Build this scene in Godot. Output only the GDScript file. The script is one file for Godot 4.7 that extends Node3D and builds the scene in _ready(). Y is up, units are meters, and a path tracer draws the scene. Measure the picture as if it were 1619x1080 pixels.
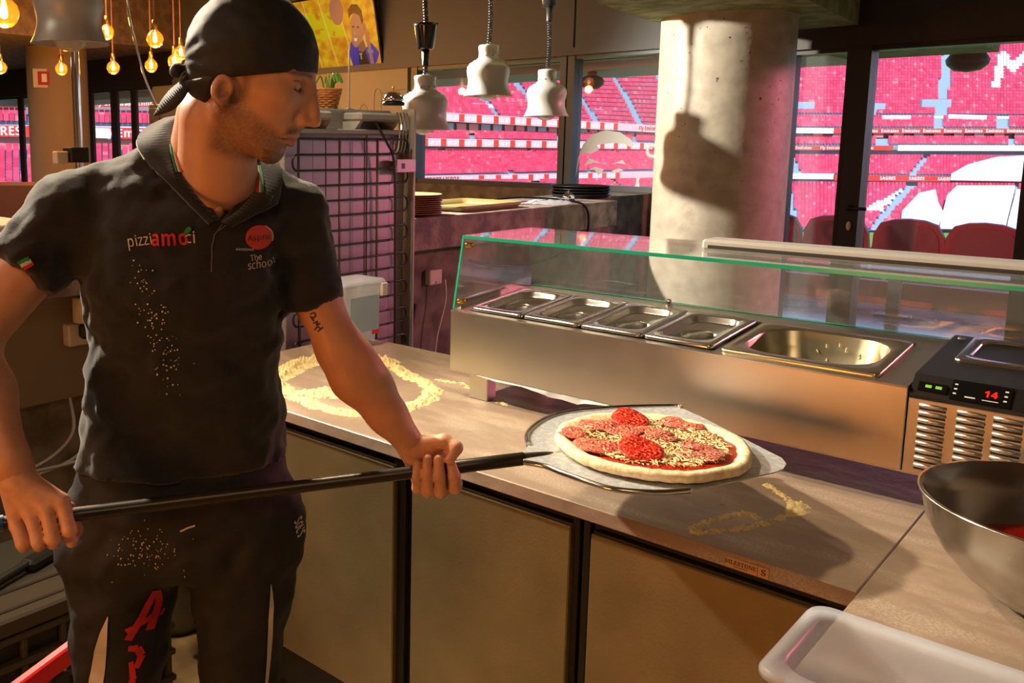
extends Node3D
# A pizza cook with a peel at a prep counter in a stadium restaurant.

var M := {}
var taken := {}

func mat(called: String, c: Color, rough := 0.6, metal := 0.0, spec := 0.5) -> StandardMaterial3D:
	var m := StandardMaterial3D.new()
	m.resource_name = called
	m.albedo_color = c
	m.roughness = rough
	m.metallic = metal
	m.metallic_specular = spec
	M[called] = m
	return m

func rgb8(r: int, g: int, b: int) -> Color:
	return Color(r / 255.0, g / 255.0, b / 255.0)

func noise_tex(freq: float, seed_: int, stops: Array, size := 512, oct := 4, kind := FastNoiseLite.TYPE_SIMPLEX_SMOOTH) -> NoiseTexture2D:
	var n := FastNoiseLite.new()
	n.noise_type = kind
	n.frequency = freq
	n.seed = seed_
	n.fractal_octaves = oct
	var t := NoiseTexture2D.new()
	t.width = size
	t.height = size
	t.seamless = true
	t.noise = n
	if stops.size():
		var g := Gradient.new()
		var offs := PackedFloat32Array()
		var cols := PackedColorArray()
		for s in stops:
			offs.append(s[0])
			cols.append(s[1])
		g.offsets = offs
		g.colors = cols
		t.color_ramp = g
	return t

func bump(m: StandardMaterial3D, freq: float, seed_: int, strength := 1.0, size := 512, oct := 4):
	var t := noise_tex(freq, seed_, [], size, oct)
	t.as_normal_map = true
	t.bump_strength = 4.0
	m.normal_enabled = true
	m.normal_texture = t
	m.normal_scale = strength

func tri(m: StandardMaterial3D, s := 1.0, world := true):
	m.uv1_triplanar = true
	m.uv1_world_triplanar = world
	m.uv1_scale = Vector3(s, s, s)

func numbered(called: String) -> String:
	if not taken.has(called):
		taken[called] = 0
		return called
	taken[called] += 1
	return "%s_%03d" % [called, taken[called]]

func new_st() -> SurfaceTool:
	var st := SurfaceTool.new()
	st.begin(Mesh.PRIMITIVE_TRIANGLES)
	return st

func done(st: SurfaceTool) -> ArrayMesh:
	st.generate_normals()
	return st.commit()

func obj(called: String, shape, m: Material, parent: Node = self, at := Vector3.ZERO) -> MeshInstance3D:
	var o := MeshInstance3D.new()
	o.mesh = done(shape) if shape is SurfaceTool else shape
	o.material_override = m
	o.name = numbered(called) if parent == self else called
	parent.add_child(o, true)
	o.position = at
	return o

func thing(called: String, label: String, category: String, at := Vector3.ZERO, turn := 0.0, group := "") -> Node3D:
	var o := Node3D.new()
	o.name = numbered(called)
	add_child(o)
	o.position = at
	o.rotation.y = turn
	tag(o, label, category, group)
	return o

func tag(o: Node, label: String, category: String, group := ""):
	o.set_meta("label", label)
	o.set_meta("category", category)
	if group != "":
		o.set_meta("group", group)

func struct(called: String, shape, m: Material, label := "") -> MeshInstance3D:
	var o := obj(called, shape, m)
	o.set_meta("kind", "structure")
	if label != "":
		o.set_meta("label", label)
	return o

func stuff(o: Node):
	o.set_meta("kind", "stuff")

# ---- shapes -------------------------------------------------------------
func tri3(st: SurfaceTool, a: Vector3, b: Vector3, c: Vector3):
	st.add_vertex(a); st.add_vertex(c); st.add_vertex(b)   # a b c counter-clockwise from outside

func quad(st: SurfaceTool, a: Vector3, b: Vector3, c: Vector3, d: Vector3):
	tri3(st, a, b, c); tri3(st, a, c, d)

func add_box(st: SurfaceTool, lo: Vector3, hi: Vector3, t := Transform3D(), bev := 0.0):
	st.set_smooth_group(-1)
	if bev > 0.0:
		add_bevel_box(st, lo, hi, t, bev)
		return
	var p := []
	for i in 8:
		p.append(t * Vector3(hi.x if i & 1 else lo.x, hi.y if i & 2 else lo.y, hi.z if i & 4 else lo.z))
	for f in [[0, 2, 3, 1], [4, 5, 7, 6], [0, 4, 6, 2], [1, 3, 7, 5], [0, 1, 5, 4], [2, 6, 7, 3]]:
		quad(st, p[f[0]], p[f[1]], p[f[2]], p[f[3]])

func add_bevel_box(st: SurfaceTool, lo: Vector3, hi: Vector3, t: Transform3D, b: float):
	# box with chamfered edges: three inner corners for each corner
	var c := (lo + hi) / 2.0
	var e := (hi - lo) / 2.0
	b = minf(b, 0.49 * minf(e.x, minf(e.y, e.z)) * 2.0)
	var pts := {}
	for sx in [-1, 1]:
		for sy in [-1, 1]:
			for sz in [-1, 1]:
				var s := Vector3(sx, sy, sz)
				for ax in 3:
					var k := e - Vector3(b, b, b)
					k[ax] = e[ax]
					pts[[sx, sy, sz, ax]] = t * (c + k * s)
	var face := func(vs: Array, n: Vector3):
		var a: Vector3 = vs[0]
		var nn: Vector3 = (vs[1] - a).cross(vs[2] - a)
		if nn.dot(t.basis * n) < 0.0:
			vs.reverse()
		for i in range(1, vs.size() - 1):
			tri3(st, vs[0], vs[i], vs[i + 1])
	for ax in 3:
		var u := (ax + 1) % 3
		var v := (ax + 2) % 3
		for s in [-1, 1]:
			var vs := []
			for q in [[-1, -1], [1, -1], [1, 1], [-1, 1]]:
				var k := [0, 0, 0]
				k[ax] = s; k[u] = q[0]; k[v] = q[1]
				vs.append(pts[[k[0], k[1], k[2], ax]])
			var n := Vector3.ZERO
			n[ax] = s
			face.call(vs, n)
		# edges along ax
		for s1 in [-1, 1]:
			for s2 in [-1, 1]:
				var k0 := [0, 0, 0]
				var k1 := [0, 0, 0]
				k0[ax] = -1; k1[ax] = 1
				k0[u] = s1; k1[u] = s1; k0[v] = s2; k1[v] = s2
				var n := Vector3.ZERO
				n[u] = s1; n[v] = s2
				face.call([pts[[k0[0], k0[1], k0[2], u]], pts[[k1[0], k1[1], k1[2], u]], pts[[k1[0], k1[1], k1[2], v]], pts[[k0[0], k0[1], k0[2], v]]], n)
	for sx in [-1, 1]:
		for sy in [-1, 1]:
			for sz in [-1, 1]:
				face.call([pts[[sx, sy, sz, 0]], pts[[sx, sy, sz, 1]], pts[[sx, sy, sz, 2]]], Vector3(sx, sy, sz))

func box_st(lo: Vector3, hi: Vector3, bev := 0.0) -> SurfaceTool:
	var st := new_st()
	add_box(st, lo, hi, Transform3D(), bev)
	return st

# lathe: profile of (radius, height) from bottom to top
func add_lathe(st: SurfaceTool, prof: Array, segs := 24, t := Transform3D(), sx := 1.0, sz := 1.0):
	st.set_smooth_group(1)
	for i in prof.size() - 1:
		for k in segs:
			var a0 := TAU * k / segs
			var a1 := TAU * (k + 1) / segs
			var r0: float = prof[i].x
			var r1: float = prof[i + 1].x
			var p00 := t * Vector3(r0 * cos(a0) * sx, prof[i].y, -r0 * sin(a0) * sz)
			var p01 := t * Vector3(r0 * cos(a1) * sx, prof[i].y, -r0 * sin(a1) * sz)
			var p10 := t * Vector3(r1 * cos(a0) * sx, prof[i + 1].y, -r1 * sin(a0) * sz)
			var p11 := t * Vector3(r1 * cos(a1) * sx, prof[i + 1].y, -r1 * sin(a1) * sz)
			if r0 > 1e-6:
				tri3(st, p00, p01, p11)
			if r1 > 1e-6:
				tri3(st, p00, p11, p10)

func lathe_st(prof: Array, segs := 24) -> SurfaceTool:
	var st := new_st()
	add_lathe(st, prof, segs)
	return st

func add_tube(st: SurfaceTool, path: Array, r, sides := 8, cap := true):
	# r: float or array of floats
	st.set_smooth_group(2)
	var rings := []
	var up := Vector3.UP
	for i in path.size():
		var a: Vector3 = path[maxi(i - 1, 0)]
		var b: Vector3 = path[mini(i + 1, path.size() - 1)]
		var d := (b - a).normalized()
		if absf(d.dot(up)) > 0.95:
			up = Vector3.RIGHT if absf(d.x) < 0.8 else Vector3.FORWARD
		var s := d.cross(up).normalized()
		var u := s.cross(d).normalized()
		up = u
		var ring := []
		var rr: float = r[i] if r is Array else r
		for k in sides:
			var an := TAU * k / sides
			ring.append(path[i] + (s * cos(an) + u * sin(an)) * rr)
		rings.append(ring)
	for i in path.size() - 1:
		for k in sides:
			var k1 := (k + 1) % sides
			quad(st, rings[i][k], rings[i][k1], rings[i + 1][k1], rings[i + 1][k])
	if cap:
		st.set_smooth_group(-1)
		for k in range(1, sides - 1):
			tri3(st, rings[0][0], rings[0][k + 1], rings[0][k])
			var l: int = path.size() - 1
			tri3(st, rings[l][0], rings[l][k], rings[l][k + 1])

func tube_st(path: Array, r, sides := 8) -> SurfaceTool:
	var st := new_st()
	add_tube(st, path, r, sides)
	return st

func smooth_path(pts: Array, n := 6) -> Array:
	var out := []
	for i in pts.size() - 1:
		var p0: Vector3 = pts[maxi(i - 1, 0)]
		var p1: Vector3 = pts[i]
		var p2: Vector3 = pts[i + 1]
		var p3: Vector3 = pts[mini(i + 2, pts.size() - 1)]
		for k in n:
			out.append(p1.cubic_interpolate(p2, p0, p3, float(k) / n))
	out.append(pts[pts.size() - 1])
	return out

# prism: outline in x,y of the transform, from z=0 to z=depth
func add_prism(st: SurfaceTool, poly: PackedVector2Array, depth: float, t := Transform3D(), smooth := false):
	if Geometry2D.is_polygon_clockwise(poly):
		poly.reverse()
	var idx := Geometry2D.triangulate_polygon(poly)
	st.set_smooth_group(-1)
	var flip := t.basis.determinant() * depth < 0.0
	for i in range(0, idx.size(), 3):
		var a := poly[idx[i]]
		var b := poly[idx[i + 1]]
		var c := poly[idx[i + 2]]
		if (b - a).cross(c - a) < 0.0:
			var s := b; b = c; c = s
		if flip:
			var s := b; b = c; c = s
		tri3(st, t * Vector3(a.x, a.y, depth), t * Vector3(b.x, b.y, depth), t * Vector3(c.x, c.y, depth))
		tri3(st, t * Vector3(a.x, a.y, 0), t * Vector3(c.x, c.y, 0), t * Vector3(b.x, b.y, 0))
	if smooth:
		st.set_smooth_group(3)
	for i in poly.size():
		var a := poly[i]
		var b := poly[(i + 1) % poly.size()]
		if flip:
			quad(st, t * Vector3(b.x, b.y, 0), t * Vector3(a.x, a.y, 0), t * Vector3(a.x, a.y, depth), t * Vector3(b.x, b.y, depth))
		else:
			quad(st, t * Vector3(a.x, a.y, 0), t * Vector3(b.x, b.y, 0), t * Vector3(b.x, b.y, depth), t * Vector3(a.x, a.y, depth))

func prism_st(poly: PackedVector2Array, depth: float, t := Transform3D(), smooth := false) -> SurfaceTool:
	var st := new_st()
	add_prism(st, poly, depth, t, smooth)
	return st

func round_rect(w: float, h: float, r: float, n := 5) -> PackedVector2Array:
	var p := PackedVector2Array()
	for c in 4:
		var cx: float = [w / 2 - r, -w / 2 + r, -w / 2 + r, w / 2 - r][c]
		var cy: float = [h / 2 - r, h / 2 - r, -h / 2 + r, -h / 2 + r][c]
		for k in n + 1:
			var an := (c + float(k) / n) * PI / 2.0
			p.append(Vector2(cx + r * cos(an), cy + r * sin(an)))
	return p

# a stack of outlines with the same number of points (x,z outlines at height y), skinned; closed at the end if asked
func add_loft(st: SurfaceTool, rings: Array, cap_first := false, cap_last := false):
	st.set_smooth_group(4)
	var n: int = rings[0].size()
	for i in rings.size() - 1:
		for k in n:
			var k1 := (k + 1) % n
			quad(st, rings[i][k], rings[i][k1], rings[i + 1][k1], rings[i + 1][k])
	st.set_smooth_group(-1)
	for e in [[cap_first, 0], [cap_last, rings.size() - 1]]:
		if e[0]:
			var ring: Array = rings[e[1]]
			var c := Vector3.ZERO
			for p in ring:
				c += p
			c /= n
			for k in n:
				if e[1] == 0:
					tri3(st, c, ring[(k + 1) % n], ring[k])
				else:
					tri3(st, c, ring[k], ring[(k + 1) % n])

func ring_xz(poly: PackedVector2Array, y: float) -> Array:
	var r := []
	for p in poly:
		r.append(Vector3(p.x, y, -p.y))
	return r

func frame(x: Vector3, y: Vector3, o: Vector3) -> Transform3D:
	x = x.normalized()
	var z := x.cross(y).normalized()
	return Transform3D(Basis(x, z.cross(x).normalized(), z), o)

var fonts := {}
func text_mesh(s: String, height: float, depth := 0.002, serif := false, weight := 400, italic := false) -> TextMesh:
	var key := [serif, weight, italic]
	if not fonts.has(key):
		var f := SystemFont.new()
		f.font_names = PackedStringArray(["Droid Serif" if serif else "Droid Sans"])
		f.font_weight = weight
		f.font_italic = italic
		fonts[key] = f
	var t := TextMesh.new()
	t.text = s
	t.font = fonts[key]
	t.font_size = 32
	t.pixel_size = height / 24.0
	t.depth = depth
	t.curve_step = 4.0
	return t

func copy_of(o: Node3D, label: String, group := "") -> Node3D:
	var base: String = o.name
	var c: Node3D = o.duplicate()
	c.name = numbered(base)
	add_child(c)
	c.set_meta("label", label)
	if group != "":
		c.set_meta("group", group)
	return c

# ---- distance fields for the figure --------------------------------------
static func bone(p: Vector3, a: Vector3, b: Vector3, ra: float, rb: float) -> float:
	var ab := b - a
	var t := clampf((p - a).dot(ab) / ab.length_squared(), 0.0, 1.0)
	return (p - a - ab * t).length() - lerpf(ra, rb, t)

static func blob(p: Vector3, c: Vector3, r: Vector3) -> float:
	var q := (p - c) / r
	var k := q.length()
	if k < 1e-4:
		return -minf(r.x, minf(r.y, r.z))
	var g := (q / r).length()
	return k * (k - 1.0) / g

static func smin(a: float, b: float, k: float) -> float:
	var h := maxf(k - absf(a - b), 0.0) / k
	return minf(a, b) - h * h * k * 0.25

static func smax(a: float, b: float, k: float) -> float:
	return -smin(-a, -b, k)

# surface nets of f in the box lo..hi with cells of h, appended to st; coarse blocks far from the surface are skipped
func net(st: SurfaceTool, f: Callable, lo: Vector3, hi: Vector3, h: float, tint = null, t := Transform3D()):
	var nx := int(ceil((hi.x - lo.x) / h / 4.0)) * 4
	var ny := int(ceil((hi.y - lo.y) / h / 4.0)) * 4
	var nz := int(ceil((hi.z - lo.z) / h / 4.0)) * 4
	var sx := nx + 1
	var sy := ny + 1
	var vals := PackedFloat32Array()
	vals.resize(sx * sy * (nz + 1))
	vals.fill(1e9)
	var blocks := []
	var reach := h * 4.0 * 0.87 * 1.9
	for bz in nz / 4:
		for by in ny / 4:
			for bx in nx / 4:
				var c := lo + Vector3(bx * 4 + 2, by * 4 + 2, bz * 4 + 2) * h
				if absf(f.call(c)) < reach:
					blocks.append(Vector3i(bx * 4, by * 4, bz * 4))
					for k in range(bz * 4, bz * 4 + 5):
						for j in range(by * 4, by * 4 + 5):
							var at := (k * sy + j) * sx + bx * 4
							for i in 5:
								if vals[at + i] > 1e8:
									vals[at + i] = f.call(lo + Vector3(bx * 4 + i, j, k) * h)
	var vert := {}
	var corner := [0, 1, sx, sx + 1, sx * sy, sx * sy + 1, sx * sy + sx, sx * sy + sx + 1]
	var pos := PackedVector3Array()
	var edges := [[0, 1], [2, 3], [4, 5], [6, 7], [0, 2], [1, 3], [4, 6], [5, 7], [0, 4], [1, 5], [2, 6], [3, 7]]
	for b in blocks:
		for k in 4:
			for j in 4:
				for i in 4:
					var at: int = ((b.z + k) * sy + b.y + j) * sx + b.x + i
					var neg := 0
					for c in 8:
						if vals[at + corner[c]] < 0.0:
							neg += 1
					if neg == 0 or neg == 8:
						continue
					var sum := Vector3.ZERO
					var n := 0
					for e in edges:
						var va := vals[at + corner[e[0]]]
						var vb := vals[at + corner[e[1]]]
						if (va < 0.0) != (vb < 0.0):
							var w := va / (va - vb)
							var pa := Vector3(e[0] & 1, (e[0] >> 1) & 1, e[0] >> 2)
							var pb := Vector3(e[1] & 1, (e[1] >> 1) & 1, e[1] >> 2)
							sum += pa.lerp(pb, w)
							n += 1
					vert[at] = pos.size()
					pos.append(lo + (Vector3(b.x + i, b.y + j, b.z + k) + sum / n) * h)
	st.set_smooth_group(0)
	var cols := PackedColorArray()
	if tint != null:
		for p in pos:
			cols.append(tint.call(p))
	var axes := [[1, sx, sx * sy], [sx, sx * sy, 1], [sx * sy, 1, sx]]
	for at in vert:
		for ax in axes:
			var va := vals[at]
			var vb := vals[at + ax[0]]
			if vb > 1e8 or (va < 0.0) == (vb < 0.0):
				continue
			var q0 = vert.get(at - ax[1] - ax[2])
			var q1 = vert.get(at - ax[2])
			var q3 = vert.get(at - ax[1])
			if q0 == null or q1 == null or q3 == null:
				continue
			var order := [q0, q1, vert[at], q3]
			if vb < va:
				order.reverse()
			for m in [0, 2, 1, 0, 3, 2]:
				var id: int = order[m]
				if tint != null:
					st.set_color(cols[id])
				st.add_vertex(t * pos[id])

# the point of surface f above x,y, coming from +z
func drop(f: Callable, x: float, y: float, z0 := 0.35, out := 0.0015) -> Vector3:
	var z := z0
	for i in 60:
		var d: float = f.call(Vector3(x, y, z))
		if d < 0.0004:
			break
		z -= maxf(d * 0.8, 0.0004)
		if z < -0.4:
			break
	return Vector3(x, y, z + out)

# flat print laid on a surface: lettering or an outline, every vertex dropped on f
func drape(mesh: Mesh, f: Callable, t: Transform3D, out := 0.0015) -> ArrayMesh:
	var st := new_st()
	st.set_smooth_group(0)
	for s in mesh.get_surface_count():
		var ar := mesh.surface_get_arrays(s)
		var v: PackedVector3Array = ar[Mesh.ARRAY_VERTEX]
		var ids = ar[Mesh.ARRAY_INDEX]
		var n: int = ids.size() if ids != null and ids.size() else v.size()
		for i in range(0, n - 2, 3):
			var q := []
			for j in 3:
				var p: Vector3 = t * v[ids[i + j] if ids != null and ids.size() else i + j]
				q.append(drop(f, p.x, p.y, 0.35, out))
			if minf(q[0].z, minf(q[1].z, q[2].z)) < -0.2:
				continue
			for p in q:
				st.add_vertex(p)
	return done(st)

func ribbon(pts: Array, w) -> ArrayMesh:
	# flat stroke through 2D points (Vector2), width w (float or array)
	var st := new_st()
	st.set_smooth_group(0)
	for i in pts.size() - 1:
		var a: Vector2 = pts[i]
		var b: Vector2 = pts[i + 1]
		var n := (b - a).orthogonal().normalized()
		var wa: float = (w[i] if w is Array else w) / 2.0
		var wb: float = (w[i + 1] if w is Array else w) / 2.0
		var steps := maxi(1, int((b - a).length() / 0.006))
		for k in steps:
			var p := a.lerp(b, float(k) / steps)
			var q := a.lerp(b, float(k + 1) / steps)
			var u := lerpf(wa, wb, float(k) / steps)
			var v := lerpf(wa, wb, float(k + 1) / steps)
			quad(st, Vector3(p.x + n.x * u, p.y + n.y * u, 0), Vector3(p.x - n.x * u, p.y - n.y * u, 0), Vector3(q.x - n.x * v, q.y - n.y * v, 0), Vector3(q.x + n.x * v, q.y + n.y * v, 0))
	return done(st)

func setup_view():
	var cam := Camera3D.new()
	cam.name = "camera"
	add_child(cam)
	cam.position = Vector3(0, 1.58, 0)
	cam.rotation_degrees = Vector3(-8.3227, 44.3127, 0.1801)
	cam.projection = Camera3D.PROJECTION_FRUSTUM
	cam.near = 0.05
	cam.far = 600.0
	cam.size = 0.038471
	cam.frustum_offset = Vector2(0.009034, -0.003855)
	cam.current = true
	var we := WorldEnvironment.new()
	we.name = "world_environment"
	var e := Environment.new()
	e.background_mode = Environment.BG_SKY
	var sky := Sky.new()
	var sm := ProceduralSkyMaterial.new()
	sm.sky_top_color = Color(0.36, 0.55, 0.86)
	sm.sky_horizon_color = Color(0.78, 0.85, 0.93)
	sm.ground_bottom_color = Color(0.3, 0.33, 0.28)
	sm.ground_horizon_color = Color(0.6, 0.64, 0.62)
	sm.sky_energy_multiplier = 1.5
	sm.ground_energy_multiplier = 0.4
	sky.sky_material = sm
	e.sky = sky
	e.tonemap_mode = Environment.TONE_MAPPER_LINEAR
	e.tonemap_exposure = 0.88
	e.sdfgi_enabled = true
	e.ssao_enabled = true
	e.ssil_enabled = true
	we.environment = e
	add_child(we)
	var sun := DirectionalLight3D.new()
	sun.name = "sun"
	sun.light_color = Color(1.0, 0.97, 0.94)
	sun.light_energy = 2.35
	sun.light_angular_distance = 0.6
	sun.shadow_enabled = true
	add_child(sun)
	sun.rotation_degrees = Vector3(-42, 30, 0)

# a ceiling can with a spot light in it, and the glowing disc one sees from below
func ceiling_spot(at: Vector3, aim: Vector3, energy: float, colour: Color, angle: float, label: String, size := 0.05):
	var t := thing("ceiling_spotlight", label, "spotlight", at, 0.0)
	var z := (at - aim).normalized()
	var b := Basis.looking_at(-z, Vector3.UP if absf(z.y) < 0.95 else Vector3.RIGHT)
	var st := new_st()
	# the can opens along -z of b
	add_lathe(st, [Vector2(0.001, 0.09), Vector2(0.055, 0.09), Vector2(0.062, 0.07), Vector2(0.062, -0.03), Vector2(0.058, -0.03), Vector2(0.056, 0.02)], 20, Transform3D(b * Basis(Vector3.RIGHT, PI / 2), Vector3.ZERO))
	obj("can", st, M.black_metal, t)
	var yo := new_st()
	add_tube(yo, [Vector3(0, 0.03, 0), Vector3(0, 3.3 - at.y, 0)], 0.012, 8)
	obj("stem", yo, M.black_metal, t)
	var gl := new_st()
	add_lathe(gl, [Vector2(0.05, 0.0), Vector2(0.001, 0.0)], 20, Transform3D(b * Basis(Vector3.RIGHT, PI / 2), -z * 0.0))
	obj("lamp_lens", gl, M.lamp_glow, t)
	var l := SpotLight3D.new()
	l.name = "lamp_light"
	t.add_child(l)
	l.position = -z * 0.035
	l.basis = b
	l.light_energy = energy
	l.light_color = colour
	l.light_size = size
	l.spot_angle = angle
	l.spot_angle_attenuation = 0.6
	l.spot_range = 30.0
	l.spot_attenuation = 2.0
	l.shadow_enabled = true

func lights():
	ceiling_spot(Vector3(-4.24, 2.6, -3.35), Vector3(-2.2, 1.4, -4.4), 30.0, Color(1.0, 0.95, 0.87), 58.0, "black ceiling spotlight hanging behind the bar", 0.05)
	ceiling_spot(Vector3(-2.15, 2.95, -1.35), Vector3(-0.9, 0.9, -1.75), 6.0, Color(1.0, 0.90, 0.74), 58.0, "black ceiling spotlight added over the worktop", 0.08)  # added spot, placed to brighten the worktop and pizza
	ceiling_spot(Vector3(-3.4, 2.95, -0.7), Vector3(-1.1, 1.25, -1.1), 26.0, Color(1.0, 0.93, 0.82), 25.0, "black ceiling spotlight added behind the cook's shoulder", 0.06)  # added spot that gives the cook a bright rim from behind
	added_oven()
	fill_panel(Vector3(0.9, 3.28, 1.3), Vector2(1.2, 1.2), 2.4, Color(1.0, 0.86, 0.70), "added warm square fill light behind the camera")
	fill_panel(Vector3(-3.3, 3.28, 1.3), Vector2(1.2, 1.2), 6.0, Color(1.0, 0.92, 0.82), "added warm square fill light over the back of the kitchen")
	fill_panel(Vector3(-12.5, 2.69, -2.0), Vector2(1.2, 1.2), 9.0, Color(1.0, 0.92, 0.82), "added warm square fill light over the far dining tables")
	fill_panel(Vector3(-6.8, 3.28, -3.2), Vector2(1.2, 1.2), 6.0, Color(1.0, 0.97, 0.92), "added warm square fill light over the dining side")

# unseen oven added for its orange light on the doors, arms and steel
func added_oven():
	var t := thing("added_oven", "unseen steel oven with a glowing mouth added behind the camera", "oven", Vector3(-1.15, 0, 2.3), deg_to_rad(180))
	var st := new_st()
	add_box(st, Vector3(-0.6, 0.85, 0.0), Vector3(0.6, 0.98, 0.8))
	add_box(st, Vector3(-0.6, 1.28, 0.0), Vector3(0.6, 1.55, 0.8))
	add_box(st, Vector3(-0.6, 0.98, 0.0), Vector3(-0.42, 1.28, 0.8))
	add_box(st, Vector3(0.42, 0.98, 0.0), Vector3(0.6, 1.28, 0.8))
	add_box(st, Vector3(-0.6, 0.85, -0.05), Vector3(0.6, 1.55, 0.0))
	obj("body", st, M.steel, t)
	for x in [-0.55, 0.51]:
		for z in [0.02, 0.72]:
			obj("leg", box_st(Vector3(x, 0, z), Vector3(x + 0.04, 0.85, z + 0.04)), M.black_metal, t)
	obj("added_glow_plate", box_st(Vector3(-0.42, 0.99, 0.6), Vector3(0.42, 1.27, 0.62)), M.added_oven_glow, t)
	obj("mouth_frame", box_st(Vector3(-0.46, 1.28, 0.8), Vector3(0.46, 1.32, 0.83), 0.004), M.black_metal, t)
	var l := AreaLight3D.new()
	l.name = "added_oven_light"
	t.add_child(l)
	l.position = Vector3(0, 1.13, 0.64)
	l.rotation_degrees = Vector3(0, 180, 0)
	l.area_size = Vector2(0.8, 0.26)
	l.light_energy = 2.6
	l.light_color = Color(1.0, 0.62, 0.28)
	l.area_range = 30.0
	l.shadow_enabled = true

func fill_panel(at: Vector3, size: Vector2, energy: float, colour: Color, label: String):  # unseen fill light under the ceiling, added to brighten the room
	var t := thing("added_fill_panel", label, "fill light", at)
	obj("frame", box_st(Vector3(-size.x / 2 - 0.03, -0.02, -size.y / 2 - 0.03), Vector3(size.x / 2 + 0.03, 0.02, size.y / 2 + 0.03)), M.black_metal, t)
	obj("diffuser", box_st(Vector3(-size.x / 2, -0.024, -size.y / 2), Vector3(size.x / 2, -0.02, size.y / 2)), M.fill_glow, t)
	var l := AreaLight3D.new()
	l.name = "fill_light"
	t.add_child(l)
	l.position = Vector3(0, -0.03, 0)
	l.rotation_degrees = Vector3(-90, 0, 0)
	l.area_size = size
	l.light_energy = energy
	l.light_color = colour
	l.area_range = 30.0
	l.shadow_enabled = true

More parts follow.
